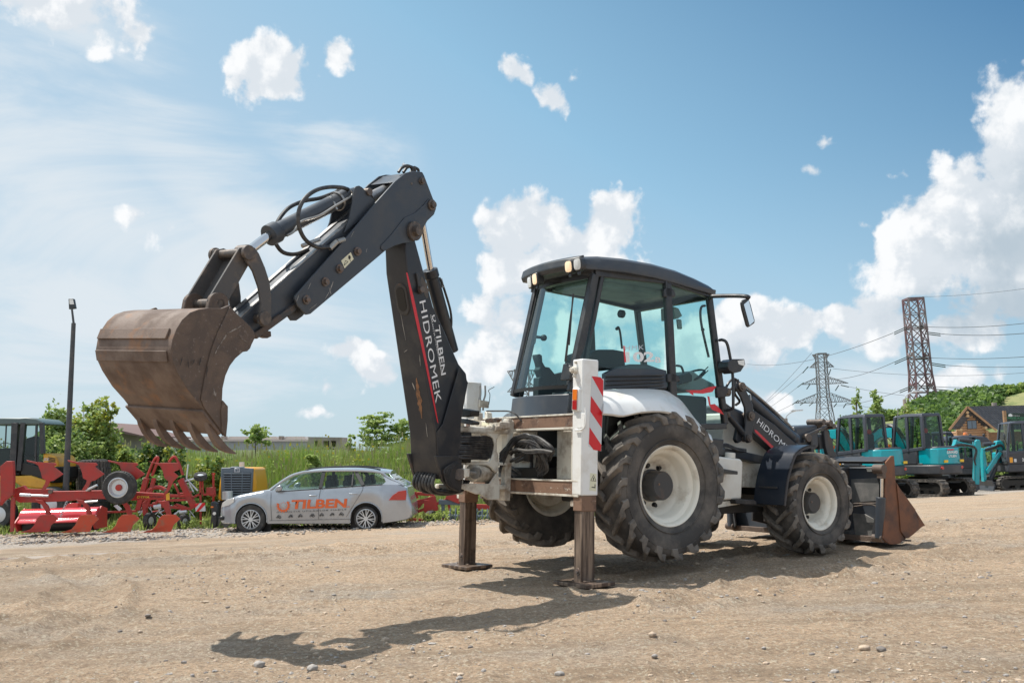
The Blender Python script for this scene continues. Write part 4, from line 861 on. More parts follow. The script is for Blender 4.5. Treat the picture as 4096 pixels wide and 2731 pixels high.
# rounded corner fillets of the quarter window
YQ = -.75
lp = [(988, 1120), (1080, 1085), (1200, 1062), (1330, 1062), (1430, 1095), (1490, 1118), (1492, 1250), (985, 1290)]
q = c3([(985, 1135, -.675), (1080, 1085, -.69), (1200, 1058, -.70), (1340, 1060, -.73), (1440, 1095, -.75), (1500, 1110, -.77), (1505, 1262, -.78), (985, 1300, -.70)])
for f in (lambda p: p, mir):
    m = mb(); m.prism([f(p) for p in q], [f(p+Vector((0, .06, 0))) for p in q]); LP = m.build('louvre_panel', BLK2, BH, bevel=.01)
    for k in range(4):
        a, b = c3([(985, 1158+k*37, -.69), (1470, 1150+k*27, -.775)]); m = mb(); m.bar(f(a+Vector((0, -.006, 0))), f(b+Vector((0, -.006, 0))), .03, .014, (0, 0, 1)); m.build('louvre', PLAS, LP, bevel=.004)
# lower side wall of the cab, sill, floor
q = c3([(985, 1290, -.66), (1560, 1240, -.74), (1700, 1640, -.74), (985, 1700, -.66)])
for f in (lambda p: p, mir):
    m = mb(); m.prism([f(p) for p in q], [f(p+Vector((0, .04, 0))) for p in q]); m.build('cab_side', PLAS, BH, bevel=.005)
    m = mb(); m.bar(f(pD0+Vector((0, 0, -.03))), f(pA0+Vector((0, 0, -.02))), .06, .06); m.build('door_sill', PLAS, BH, bevel=.008)
m = mb(); m.box((.15, YC, .30), (.95, .55, .04)); m.build('cab_floor', TRIM, BH)
m = mb(); m.box((.25, YC, fz0-.02), (.60, .53, .02)); m.box((-.52, YC, fz0-.02), (.05, .42, .02)); m.box((.05, YC, fz0-.06), (.5, .3, .03)); m.build('headlining', TRIM, BH, bevel=.01)
# interior
m = mb(); m.box((.72, YC, .62), (.30, .44, .30)); m.box((-.1, YC, .72), (.35, .46, .2)); m.build('lower_console', SEATM, BH, bevel=.03)
sb = c3([(870, 985), (885, 955), (940, 935), (1060, 935), (1150, 950), (1160, 1090), (1000, 1110), (880, 1060)], YC-.22)
m = mb(); m.slab(sb, 1, .46); m.build('seat_back', SEATM, BH, bevel=.03, seg=3)
m = mb(); m.box((.12, YC, .62), (.28, .24, .07)); m.box((.12, YC, .45), (.12, .12, .16)); m.build('seat', SEATM, BH, bevel=.03, seg=3)
lv = c3([(420, 975), (440, 972), (458, 985), (462, 1040), (485, 1080), (520, 1085), (560, 1135), (588, 1190), (585, 1250), (545, 1300), (540, 1340), (425, 1340), (430, 1170), (455, 1165), (432, 1105), (445, 1080), (436, 1040), (422, 1000)], YC+.16)
m = mb(); m.slab(lv, 1, .10); m.build('backhoe_levers', SEATM, BH, bevel=.008)
m = mb(); a, b = c3([(400, 830), (470, 838)], YC+.30); m.cyl(a, b, .016, 10); m.ell(b, (.035, .035, .035)); m.tube(bez(c3([(375, 885), (395, 880), (408, 790), (405, 770)], YC+.3), 12), .008, 8); m.build('left_lever', SEATM, BH)
m = mb(); a = c3([(1135, 640)], YC+.15)[0]; m.cyl(a+Vector((.0, 0, 0)), a+Vector((-.05, 0, 0)), .045, 8); m.build('loudspeaker', SEATM, BH, bevel=.004)
q = c3([(1590, 1250), (1650, 1150), (1720, 1110), (1790, 1165), (1900, 1220), (1910, 1250), (1780, 1290), (1640, 1275)], -.45); m = mb(); m.slab(q, 1, .62); m.build('dashboard', TRIM, BH, bevel=.02)
q = c3([(1625, 1225), (1640, 1150), (1690, 1125), (1715, 1150), (1715, 1200)], -.52); m = mb(); m.slab(q, 1, .1); m.build('instrument_pod', SEATM, BH, bevel=.01)
m = mb(); ctr = c3([(1690, 1165)], -.3)[0]; m.rev([(.17, -.012), (.185, 0), (.17, .012), (.155, 0), (.17, -.012)], ctr, (-.5, 0, .85), 32); m.build('steering_wheel', SEATM, BH)
m = mb(); q = c3([(1555, 575), (1600, 590), (1632, 655), (1600, 675), (1560, 685)], -.5); m.slab(q, 1, .2); q = c3([(1590, 680), (1625, 685), (1632, 765), (1600, 765)], -.5); m.slab(q, 1, .03); m.build('sun_visor', TRIM, BH, bevel=.01)
m = mb(); m.tube(bez(c3([(1640, 1130, -.62), (1620, 1080, -.62), (1580, 1070, -.62)]), 12), .012, 8); m.build('grab_loop', SEATM, BH)
m = mb()
for a, b in (((1750, 1175), (1845, 1080)), ((1765, 1190), (1845, 1110))): p_, q_ = c3([a, b], -.3); m.cyl(p_, q_, .006, 6)
m.build('front_wiper', SEATM, BH)
m = mb(); m.tube(bez(c3([(1820, 570, -.66), (1790, 580, -.66), (1780, 640, -.66), (1795, 760, -.66), (1850, 1000, -.66)]), 16), .013, 8); m.build('door_grab_rail', PLAS, BH)
m = mb(); m.tube(bez(c3([(1080, 760, .3), (1095, 750, .3), (1110, 800, .3), (1125, 930, .3)]), 12), .012, 8); m.ell(c3([(1082, 762)], .3)[0], (.02, .02, .02)); m.build('left_grab_rail', PLAS, BH)
m = mb(); a, b = c3([(1375, 930), (1800, 770)], -.7); m.ell(b, (.02, .02, .02)); m.build('door_knob', PLAS, BH)
# door hinges
for y in (470, 1180):
    q = c3([(1480, y-40), (1510, y-60), (1560, y-40), (1578, y), (1570, y+30), (1480, y+30)], -.80) if y < 600 else c3([(1510, 1140), (1560, 1130), (1610, 1160), (1615, 1200), (1560, 1215), (1510, 1205)], -.80)
    m = mb(); m.slab(q, 1, .05); m.build('door_hinge', PLAS, BH, bevel=.012)
m = mb(); m.bar(c3([(1490, 350)], -.79)[0], c3([(1495, 480)], -.79)[0], .02, .02); m.build('door_stay', PLAS, BH)
# door handle block, lower red decals
q = c3([(1925, 1245), (2010, 1240), (2020, 1290), (1990, 1340), (1930, 1340), (1925, 1290)], -.76); m = mb(); m.slab(q, 1, .05); m.build('door_lock', PLAS, BH, bevel=.012)
q = c3([(1650, 1275), (1780, 1275), (1850, 1250), (1915, 1240), (1880, 1290), (1800, 1305), (1720, 1300), (1722, 1320)], -.752); m = mb(); m.slab(q, 1, -.002); m.build('red_decal', REDM, BH, smooth=False)
q = c3([(1838, 1325), (1852, 1400), (1880, 1440), (1975, 1480), (1955, 1445), (1900, 1390), (1865, 1395), (1855, 1330)], -.752); m = mb(); m.slab(q, 1, -.002); m.build('red_decal', REDM, BH, smooth=False)
# number decal on the quarter window
def onq(pl): 
    a, b = sill[0], sill[1]; out = []
    for x, y in pl:
        yy = -.7
        for _ in range(4):
            p = c3([(x, y)], yy)[0]; t = (p.x-a.x)/(b.x-a.x); yy = lerp(-.62, -.765, max(0, min(1, t)))-.012
        out.append(p)
    return out
lettering('HMK', SILT, BH, *onq([(1148, 945), (1305, 935), (1150, 908)]), off=.003, bold=.0, spacing=1.15)
lettering('102', WTXT, BH, *onq([(1158, 1042), (1395, 1040), (1155, 955)]), off=.003, bold=.035)
lettering('B', WTXT, BH, *onq([(1400, 1045), (1448, 1048), (1402, 998)]), off=.003, bold=.03)
q = onq([(1134, 905), (1145, 905), (1160, 1045), (1145, 1042)]); m = mb(); m.slab(q, 1, -.002); m.build('red_decal', REDM, BH, smooth=False)
# rear wiper
XG = lo[6].x-.03
m = mb(); a = c3([(722, 475, -.40), (700, 640, -.42), (655, 1030, -.47)]); 
for p_ in a: p_.x = min(p_.x, p_.x)
wz = mx('R3', [(722, 472), (697, 650), (690, 900), (652, 1035), (665, 1110)], pC0.x-.10)
m.tube([wz[3], wz[1], wz[0]], [.012, .009, .005], 8); m.tube([wz[0]+Vector((-.01, -.0, 0)), wz[2]+Vector((-.01, 0, 0))], .008, 6); m.build('rear_wiper', PLAS, BH)
q = mx('R3', [(630, 1055), (660, 1050), (700, 1080), (690, 1190), (605, 1195)], pC0.x-.09); m = mb(); m.slab(q, 0, .05); m.build('wiper_motor_cover', PLAS, BH, bevel=.01)
# fenders
def fender_r():
    inn = mm('R4', [(1005, 176), (1075, 167), (1250, 163), (1400, 170), (1460, 188), (1520, 230), (1570, 290), (1620, 370)], -.78)
    cre = mm('R4', [(1030, 223), (1090, 221), (1200, 218), (1360, 218), (1430, 235), (1510, 275), (1590, 345), (1690, 440)], -1.02)
    lip = mm('R4', [(1040, 317), (1100, 322), (1170, 330), (1280, 308), (1400, 303), (1500, 325), (1600, 395), (1728, 492)], -1.13)
    und = [p+Vector((0, .02, -.015)) for p in lip]; ui = [p+Vector((0, 0, -.05)) for p in cre]; ii = [p+Vector((0, 0, -.05)) for p in inn]
    return [[a, a.lerp(b, .5)+Vector((0, 0, .012)), b, b.lerp(c, .5)+Vector((0, -.015, .015)), c, d, e, f] for a, b, c, d, e, f in zip(inn, cre, lip, und, ui, ii)]
lf = fender_r()
def resample(loops, k=3):
    out = []
    cols = list(zip(*loops)); cs = [bez(c, k*(len(c)-1)) for c in cols]
    return [list(x) for x in zip(*cs)]
lf = resample(lf)
for kf, f in enumerate((lambda p: p, lambda p: Vector((p.x, -p.y*.88, p.z-.09)))):
    m = mb(); m.loft([[f(p) for p in l] for l in (lf if kf == 0 else [q_ for q_ in lf if q_[0].x > -.3])]); m.build('rear_fender', WHTC, BH, sharp=50)
    m = mb(); fl_ = mm('R4', [(1600, 380, -.80), (1640, 430, -.95), (1725, 495, -1.12), (1700, 520, -1.12), (1560, 340, -.8)], -1.0)
    w_ = [Vector((p.x, -.78, p.z-.01)) for p in mm('R4', [(1075, 330), (1250, 310), (1500, 330), (1620, 400), (1700, 500), (1620, 620), (1045, 620)], -.78)]
    m.prism([f(p) for p in w_], [f(p+Vector((0, .03, 0))) for p in w_]); m.build('wheel_house', GRSH, BH)
# front mudguard: dark plastic sheet bent round the wheel
def fg(pl, y): return mm('RG', pl, y)
path = [(990, 830), (1030, 790), (1110, 745), (1230, 732), (1370, 738)]
outer = mm('RF', [(352, 1098), (372, 930), (392, 800), (430, 660), (470, 560), (510, 520), (560, 488), (620, 468), (690, 470)], -1.14)
inner = [Vector((p.x, -.73, p.z)) for p in outer]
outer2 = [p+Vector((-.0, .0, -.012)) for p in outer]
def thick(pl, d):
    out = []
    for i, p in enumerate(pl):
        a, b = pl[max(0, i-1)], pl[min(len(pl)-1, i+1)]; t = (b-a).normalized(); n = Vector((t.z, 0, -t.x)); n = n if n.x*(2.17-p.x)+n.z*(-.178-p.z) > 0 else -n
        out.append(p+n*d)
    return out
for s_ in (1, -1):
    o_, i_ = bez(outer, 32), bez(inner, 32); ob, ib = thick(o_, .014), thick(i_, .014)
    ls = [[Vector((p.x, p.y*s_, p.z)) for p in (a, a.lerp(b, .5)*1.0, b, d, c)] for a, b, c, d in zip(o_, i_, ob, ib)]
    m = mb(); m.loft(ls); FG = m.build('front_fender', NAVY, BH, sharp=50, bevel=.002)
    lipf = [thick(o_, .05), ob]; m = mb(); m.loft([[Vector((p.x, (p.y)*s_, p.z)), Vector((p.x, (p.y+.012)*s_, p.z)), Vector((q2.x, (q2.y+.012)*s_, q2.z)), Vector((q2.x, q2.y*s_, q2.z))] for p, q2 in zip(o_, thick(o_, .035))]); m.build('fender_lip', NAVY, FG, sharp=50)
a_, b_ = mx('RF', [(105, 905), (285, 915)], outer[1].x-.012)
m = mb(); m.bar(a_, b_, .008, .02); m.cyl(a_, a_+Vector((-.012, 0, 0)), .009, 8); m.cyl(b_, b_+Vector((-.012, 0, 0)), .009, 8); m.build('fender_strap', BLKR, BH)
# ---- mirrors, handrail ----------------------------------------------------------
def tube_part(nm, pl, y, r, mt=PLAS, k='R3', n=24, nn=8): m = mb(); m.tube(bez(mm(k, pl, y), n), r, nn); return m.build(nm, mt, BH)
m = mb(); q = c3([(1855, 510, -.72), (1870, 495, -.8), (1900, 490, -.85), (2060, 487, -1.05), (2160, 492, -1.2), (2190, 505, -1.22)]); m.tube(bez(q, 20), .022, 8); m.build('mirror_arm', PLAS, BH)
q = c3([(2125, 545), (2140, 520), (2185, 505), (2205, 560), (2238, 690), (2238, 715), (2185, 752), (2172, 735), (2135, 600)], -1.22); m = mb(); m.slab(q, 1, .03); MR = m.build('mirror', PLAS, BH, bevel=.012)
MIRG = pmat('mirror_glass', (.75, .8, .82), .03, metal=1)
q = [p+Vector((0, -.002, 0)) for p in c3([(2142, 560), (2182, 525), (2228, 700), (2190, 735)], -1.22)]; m = mb(); m.slab(q, 1, -.002); m.build('mirror_glass', MIRG, MR, smooth=False)
tube_part('door_handrail', [(1940, 858, -.75), (1965, 856, -.82), (2000, 880, -.86), (2025, 980, -.86), (2050, 1150, -.86), (2055, 1390, -.86), (2045, 1430, -.84), (1995, 1445, -.75)], -.8, .016, n=40)
m = mb(); a = c3([(2080, 1075)], -.86)[0]; q = c3([(1975, 1060), (2020, 1060)], -.80); m.cyl(q[0], q[1]+Vector((0, 0, 0)), .022, 10)
pts = c3([(2010, 1080), (2015, 1040), (2050, 1015), (2150, 1015), (2158, 1060), (2120, 1120), (2060, 1135), (2020, 1110)], -.92); m.slab(pts, 1, .14); HL = m.build('working_headlamp', PLAS, BH, bevel=.03, seg=3)
q = [p+Vector((0, -.0, 0)) for p in c3([(2090, 1030), (2145, 1022), (2150, 1075), (2100, 1060)], -.922)]; m = mb(); m.slab(q, 1, -.003); m.build('lens', LENSW, HL, smooth=False)
# ---- loader arms ---------------------------------------------------------------
YL = -.60
def la(pl, y0, th, mt, nm, bv=.008, k='RG', par=None, both=True):
    a = mm(k, pl, y0); res = []
    for s_ in ((1, -1) if both else (1,)):
        m = mb(); q = [Vector((p.x, p.y*s_, p.z)) for p in a]; m.slab(q, 1, th*s_); res.append(m.build(nm, mt, par or BH, bevel=bv))
    return res
la([(915, 470), (1080, 585), (1160, 660), (1250, 735), (1330, 850), (1400, 960), (1380, 1000), (1240, 900), (1060, 782), (905, 648)], YL, .11, BLK, 'loader_arm')
la([(780, 250), (830, 262), (848, 300), (870, 350), (908, 430), (918, 560), (905, 640), (895, 720), (868, 728), (845, 705), (842, 640), (852, 560), (845, 450), (815, 370), (775, 300)], YL-.04, .03, BLK, 'loader_link')
la([(690, 410), (770, 470), (850, 520), (842, 700), (790, 730), (770, 700), (790, 600), (700, 490)], YL+.02, .05, BLK, 'tower_link')
for x, y, r in ((816, 288, .05), (888, 517, .05), (872, 690, .04), (703, 330, .045), (705, 505, .03)):
    for s_ in (1, -1):
        c = mm('RG', [(x, y)], YL-.045)[0]; c.y *= s_; m = mb(); m.cyl(c+Vector((0, .08*s_, 0)), c+Vector((0, -.02*s_, 0)), r, 20); m.cyl(c, c+Vector((0, -.03*s_, 0)), r*.6, 16); m.build('loader_pin', PINM, BH, bevel=.003)
for s_ in (1, -1):
    a, b = mm('RG', [(870, 380), (1235, 700)], YL+.08); a.y *= s_; b.y *= s_
    m = mb(); m.tube([a, a.lerp(b, .06), a.lerp(b, .94), a.lerp(b, .95), b], [.055, .058, .058, .066, .066], 24); m.build('lift_cylinder', BLK2, BH)
    a, b = mm('RG', [(705, 505), (835, 660)], YL+.0); a.y *= s_; b.y *= s_; m = mb(); m.cyl(a, b, .035, 16); m.build('small_cylinder', BLK, BH)
tube_part('loader_pipe', [(770, 235), (850, 285), (1000, 410), (1160, 555), (1225, 625)], YL+.08, .012, CABLE, 'RG'); tube_part('loader_pipe', [(760, 250), (840, 300), (990, 420), (1150, 570), (1220, 640)], YL+.12, .012, HOSE, 'RG')
for pl in ([(690, 300), (720, 250), (760, 225), (800, 260)], [(700, 320), (740, 300), (760, 250), (790, 235)], [(760, 270), (762, 340), (800, 400), (770, 430)]):
    m = mb(); m.tube(bez(mm('RG', pl, YL+.03), 16), .014, 8); m.build('hose', HOSE, BH)
lb = mm('RG', [(932, 570), (1140, 778), (955, 528)], YL-.003)
lettering('HiDROMEK', WTXT, BH, lb[0], mm('RG', [(1205, 830)], YL-.003)[0], mm('RG', [(953, 532)], YL-.003)[0], off=.002, bold=.0)
q = mm('RG', [(918, 622), (935, 630), (1075, 765), (1062, 782), (920, 640)], YL-.001); m = mb(); m.slab(q, 1, -.002); m.build('red_stripe', REDM, BH, smooth=False)
# bell crank at the front end
la([(805, 285), (840, 380), (865, 420), (880, 520), (925, 600), (900, 640), (830, 640), (790, 480), (775, 330), (790, 230), (835, 208), (862, 215), (868, 245), (850, 262), (815, 262)], -.30, .05, BLKR, 'bell_crank', k='RF', both=False)
la([(565, 445), (578, 400), (600, 350), (640, 335), (760, 285), (812, 255), (815, 285), (770, 310), (650, 362), (655, 400), (680, 560), (640, 560), (640, 400), (610, 440)], -.34, .04, BLKR, 'tilt_lever', k='RF', both=False)
for x, y, r in ((850, 240, .04), (775, 225, .035), (882, 275, .035), (617, 392, .05)):
    c = mm('RF', [(x, y)], -.36)[0]; m = mb(); m.cyl(c, Vector((c.x, -.12, c.z)), r, 20); m.build('crank_pin', PINM, BH, bevel=.003)
q = mm('RF', [(722, 390), (775, 340), (800, 500), (730, 515)], -.26); m = mb(); m.slab(q, 1, .12); m.build('crank_web', BLKR, BH, bevel=.006)
# ---- loader bucket (4 in 1) -------------------------------------------------------
YB = 1.17
endp = mm('RF', [(1480, 582), (1505, 580), (1512, 640), (1522, 850), (1545, 910), (1700, 1140), (1735, 1215), (1790, 1318), (1700, 1400), (1640, 1440), (1560, 1500), (1480, 1508), (1430, 1485), (1395, 1440), (1400, 1290), (1412, 1000), (1420, 650)], -YB)
jaw = mm('RF', [(1525, 860), (1548, 905), (1720, 1140), (1735, 1215), (1795, 1318), (1700, 1400), (1645, 1442), (1620, 1440), (1570, 1370), (1550, 1100)], -YB-.004)
for s_ in (1, -1):
    m = mb(); q = [Vector((p.x, p.y*s_, p.z)) for p in endp]; m.slab(q, 1, .022*s_); m.build('bucket_end_plate', RUSTF if s_ > 0 else RUSTD, BH, bevel=.004)
    m = mb(); q = [Vector((p.x, p.y*s_, p.z)) for p in jaw]; m.slab(q, 1, -.012*s_); m.build('jaw_plate', RUSTF, BH, bevel=.004)
    q = [Vector((p.x, p.y*s_, p.z)) for p in mm('RF', [(1720, 1148), (1728, 1146), (1832, 1310), (1800, 1322)], -YB-.01)]; m = mb(); m.slab(q, 1, .05*s_); m.build('jaw_edge', RUSTF, BH, bevel=.003)
xb = mm('RF', [(1410, 900)], -YB)[0].x; zT = mm('RF', [(1425, 640)], -YB)[0].z; zB = mm('RF', [(1440, 1490)], -YB)[0].z; xF = mm('RF', [(1700, 1400)], -YB)[0].x
zT2 = mm('RF', [(1495, 590)], -YB)[0].z; xT2 = mm('RF', [(1495, 590)], -YB)[0].x
m = mb(); m.prism([Vector((xb-.01, -YB+.02, zT)), Vector((xT2, -YB+.02, zT2)), Vector((xT2+.02, -YB+.02, zT2-.02)), Vector((xb+.01, -YB+.02, zT-.03))], [Vector((xb-.01, YB-.02, zT)), Vector((xT2, YB-.02, zT2)), Vector((xT2+.02, YB-.02, zT2-.02)), Vector((xb+.01, YB-.02, zT-.03))]); m.build('bucket_top_plate', BLKR, BH, bevel=.004)
m = mb(); m.box((xb+.10, 0, (zT+zB)/2-.02), (.012, YB-.03, (zT-zB)/2-.06)); m.build('bucket_back_sheet', BLK2, BH, bevel=.003)
GRP = pmat('scuffed_grey_plate', (.13, .13, .125), .5, col2=(.20, .19, .18), nscale=8, bump=.1)
q = mx('RF', [(1055, 825), (1330, 812), (1350, 900), (1355, 1050), (1060, 1072)], xb+.075); m = mb(); m.slab(q, 0, .02); m.build('backing_plate', GRP, BH, bevel=.004)
q = mx('RF', [(1070, 1180), (1200, 1190), (1290, 1240), (1330, 1420), (1100, 1420)], xb+.072); m = mb(); m.slab(q, 0, .02); m.build('lower_backing_plate', GRP, BH, bevel=.004)
q = mx('RF', [(1210, 705), (1298, 702), (1300, 745), (1225, 748)], xb+.07); m = mb(); m.slab(q, 0, .02); m.build('maker_plate', CREAM, BH, bevel=.002)
m = mb(); m.box((xb+.07, 0, zB+.03), (.06, YB-.03, .03)); m.build('bucket_floor_edge', RUSTD, BH, bevel=.006)
m = mb(); m.prism([Vector((xb+.05, -YB+.02, zB+.02)), Vector((xF, -YB+.02, zB-.0)), Vector((xF, -YB+.02, zB+.02)), Vector((xb+.05, -YB+.02, zB+.04))], [Vector((xb+.05, YB-.02, zB+.02)), Vector((xF, YB-.02, zB-.0)), Vector((xF, YB-.02, zB+.02)), Vector((xb+.05, YB-.02, zB+.04))]); m.build('bucket_floor', RUSTD, BH)
for s_ in (1, -1):                                                # bucket jaw rams
    XR = xb-.03
    pt = [mx('RF', [p], XR)[0] for p in ((1355, 720), (1372, 790), (1370, 1010), (1368, 1015), (1352, 1440))]
    if s_ < 0: pt = [Vector((p.x, -p.y, p.z)) for p in pt]
    m = mb(); m.cyl(pt[3], pt[4], .052, 20); m.build('jaw_ram', BLK2, BH, bevel=.004)
    m = mb(); m.cyl(pt[1], pt[2], .024, 16); m.build('ram_rod', CHROME, BH)
    m = mb(); m.cyl(pt[0]+Vector((0, .07, 0)), pt[0]+Vector((0, -.06, 0)), .055, 20); m.box(pt[1]+Vector((0, 0, .01)), (.03, .04, .04)); m.build('ram_eye', RUSTD, BH, bevel=.006)
    m = mb(); m.cyl(pt[4]+Vector((0, .08, 0)), pt[4]+Vector((0, -.05, 0)), .045, 20); m.build('ram_foot', RUSTD, BH, bevel=.006)
    pl = [mx('RF', [p], XR-.02)[0] for p in ((1270, 1420), (1272, 1380), (1308, 1180), (1330, 1180), (1295, 1400), (1330, 1440), (1330, 1475), (1290, 1455))]
    if s_ < 0: pl = [Vector((p.x, -p.y, p.z)) for p in pl]
    m = mb(); m.slab(pl, 0, .02); m.build('ram_guard', BLKR, BH, bevel=.003)
for pl in ([(1040, 1088), (1090, 1080), (1200, 1078), (1330, 1076)], [(1075, 1112), (1130, 1105), (1220, 1090), (1295, 1095), (1320, 1120), (1322, 1180)]):
    m = mb(); m.tube(bez(mx('RF', pl, xb-.01), 20), .010, 8); m.build('ram_pipe', PINM, BH)
q = mm('RF', [(1140, 630), (1150, 600), (1190, 585), (1212, 590), (1205, 605), (1175, 620), (1160, 645)], -.55); m = mb(); m.slab(q, 1, .05); m.build('bucket_hook', RUSTD, BH, bevel=.008)
for y in (-.62, -.42, .42, .62):
    m = mb(); q = mm('RF', [(940, 820), (975, 700), (985, 705), (1030, 900), (1060, 1440), (950, 1440)], y); q = [Vector((xb-.04+.14*(i in (0, 1, 5))*-.6 if 0 else p.x, y, p.z)) for i, p in enumerate(q)]; 
    m = mb(); m.prism([Vector((xb-.18, y-.015, zB+.15)), Vector((xb-.12, y-.015, zT-.1)), Vector((xb+.1, y-.015, zT-.05)), Vector((xb+.1, y-.015, zB+.1))], [Vector((xb-.18, y+.015, zB+.15)), Vector((xb-.12, y+.015, zT-.1)), Vector((xb+.1, y+.015, zT-.05)), Vector((xb+.1, y+.015, zB+.1))]); m.build('bucket_hanger', BLKR, BH, bevel=.005)
# ================================================================ shared helpers for the surroundings
def W(k, pts, Y): return [atY(*z2p(k, p[0], p[1]), p[2] if len(p) > 2 else Y) for p in pts]
def boolean_cut(o, cutter):
    c = cutter.build('cutter', [], None); md = o.modifiers.new('b', 'BOOLEAN'); md.object = c; md.operation = 'DIFFERENCE'; md.solver = 'EXACT'
    dg = bpy.context.evaluated_depsgraph_get(); me = bpy.data.meshes.new_from_object(o.evaluated_get(dg)); o.modifiers.remove(md); o.data = me
    me.polygons.foreach_set('use_smooth', [True]*len(me.polygons)); me.set_sharp_from_angle(angle=R(32)); bpy.data.objects.remove(c)
class TB:
    """fast triangle soup for leaves, grass and stones"""
    def __init__(s): s.v = []; s.n = 0; s.t = []; s.m = []
    def tri(s, a, b, c, mi=0): i = len(s.v); s.v += [a, b, c]; s.t.append((i, i+1, i+2)); s.m.append(mi)
    def quad(s, a, b, c, d, mi=0): i = len(s.v); s.v += [a, b, c, d]; s.t.append((i, i+1, i+2, i+3)); s.m.append(mi)
    def build(s, name, mats, parent=None):
        me = bpy.data.meshes.new(name); me.from_pydata(s.v, [], s.t)
        for m in mats: me.materials.append(m)
        me.polygons.foreach_set('material_index', s.m)
        o = bpy.data.objects.new(name, me); COL.objects.link(o); o.parent = parent; return o
def leafmat(name, col, tr=.45, col2=None, ns=1.5):
    m = bpy.data.materials.new(name); m.use_nodes = True; N, L = m.node_tree.nodes, m.node_tree.links; N.remove(N['Principled BSDF'])
    d = N.new('ShaderNodeBsdfDiffuse'); t = N.new('ShaderNodeBsdfTranslucent'); g = N.new('ShaderNodeBsdfGlossy'); g.inputs['Roughness'].default_value = .5; g.inputs['Color'].default_value = (.6, .6, .6, 1)
    mx_ = N.new('ShaderNodeMixShader'); mx_.inputs[0].default_value = tr; mg = N.new('ShaderNodeMixShader'); mg.inputs[0].default_value = .06
    tc = N.new('ShaderNodeTexCoord'); n = N.new('ShaderNodeTexNoise'); n.inputs['Scale'].default_value = ns; n.inputs['Detail'].default_value = 3; L.new(tc.outputs['Object'], n.inputs[0])
    r = N.new('ShaderNodeMapRange'); r.inputs['From Min'].default_value = .35; r.inputs['From Max'].default_value = .65; L.new(n.outputs['Fac'], r.inputs[0])
    c = N.new('ShaderNodeMix'); c.data_type = 'RGBA'; c.inputs[6].default_value = (*col, 1); c.inputs[7].default_value = (*(col2 or [x*.6 for x in col]), 1); L.new(r.outputs[0], c.inputs[0])
    L.new(c.outputs[2], d.inputs[0]); L.new(c.outputs[2], t.inputs[0]); L.new(d.outputs[0], mx_.inputs[1]); L.new(t.outputs[0], mx_.inputs[2]); L.new(mx_.outputs[0], mg.inputs[1]); L.new(g.outputs[0], mg.inputs[2]); L.new(mg.outputs[0], N['Material Output'].inputs[0])
    return m
# ================================================================ silver estate car
CARY = 23.1-.0
cw = atY(*z2p('CAR', 440, 705), CARY); cw2 = atY(*z2p('CAR', 1422, 697), CARY)
CZ = (cw.z+cw2.z)/2
CM = frame(Vector(((cw.x+cw2.x)/2, CARY+.80, CZ)), Vector((-1, .0, 0)).normalized(), Vector((0, -1, 0)), Vector((0, 0, 1)))
CARO = thing('estate_car', 'silver estate car with large orange lettering across its doors', 'car', M=CM)
def cc(pts, y=.80): return [hit(CM, *z2p('CAR', p[0], p[1]), 1, p[2] if len(p) > 2 else y) for p in pts]
SILV = pmat('silver_car_paint', (.40, .43, .47), .26, metal=.45, col2=(.35, .37, .40), nscale=1.2, coat=.7, col3=(.40, .36, .30), n3=(9, .72, .85))
CARB = pmat('car_black_trim', (.015, .015, .016), .45)
ORNG = pmat('orange_lettering', (.72, .13, .03), .4)
# stations of the body: (zoom x, belt y or None)
sta = [(147, 520, 600), (152, 492, 618), (185, 452, 628), (260, 408, 632), (330, 388, 634), (450, 364, 634), (560, 345, 634), (640, 340, 632), (760, 338, 632), (1000, 328, 632), (1300, 306, 632), (1560, 290, 628), (1690, 292, 610), (1760, 322, 596), (1782, 400, 585), (1806, 470, 575), (1806, 520, 560)]
WF, WR_ = cc([(440, 590), (1422, 583)], .80)
def bw(x):
    """half width of the body at a traced x"""
    t = [(147, .56), (160, .66), (190, .75), (260, .83), (330, .87), (1560, .87), (1690, .84), (1760, .80), (1806, .74)]
    for (a, u), (b, v) in zip(t, t[1:]):
        if x <= b: return lerp(u, v, max(0, (x-a)/(b-a)))
    return .74
loops = []
def tab(x, k):
    for a, b in zip(sta, sta[1:]):
        if x <= b[0]: return lerp(a[k], b[k], (x-a[0])/(b[0]-a[0]))
    return sta[-1][k]
XS = [147, 149, 152, 160, 172, 185]+list(range(200, 1760, 14))+[1760, 1771, 1782, 1794, 1802, 1806]
for x in XS:
    p, q = cc([(x, tab(x, 1)), (x, tab(x, 2))], .84); w = bw(x); zt_, zb_ = p.z, q.z
    for wc in (WF, WR_):
        d = abs(p.x-wc.x)
        if d < .365: zb_ = max(zb_, wc.z+math.sqrt(.365**2-d*d)-.01)
    zb_ = min(zb_, zt_-.10); mid = lerp(zb_, zt_, .55)
    half = [(w*.93, zb_), (w*.985, zb_+.02), (w, lerp(zb_, zt_, .30)), (w*1.012, mid), (w*.995, lerp(zb_, zt_, .85)), (w*.955, zt_-.005), (w*.80, zt_+.012), (w*.4, zt_+.02 if x < 600 else zt_)]
    loops.append([Vector((p.x, y, z)) for y, z in half]+[Vector((p.x, -y, z)) for y, z in half[::-1]])
m = mb(); m.loft(loops); body = m.build('body', SILV, CARO, sharp=50)
m = mb()
for wc in (WF, WR_): m.box((wc.x, 0, wc.z+.05), (.40, .60, .34))
m.box(((WF.x+WR_.x)/2, 0, .35), (.9, .7, .10)); m.build('underbody', CARB, CARO)
m = mb()
for wc in (WF, WR_):
    for s_ in (1, -1): m.tube([Vector((wc.x+.372*math.cos(R(a)), .868*s_, wc.z+.372*math.sin(R(a)))) for a in range(-12, 193, 12)], .012, 6)
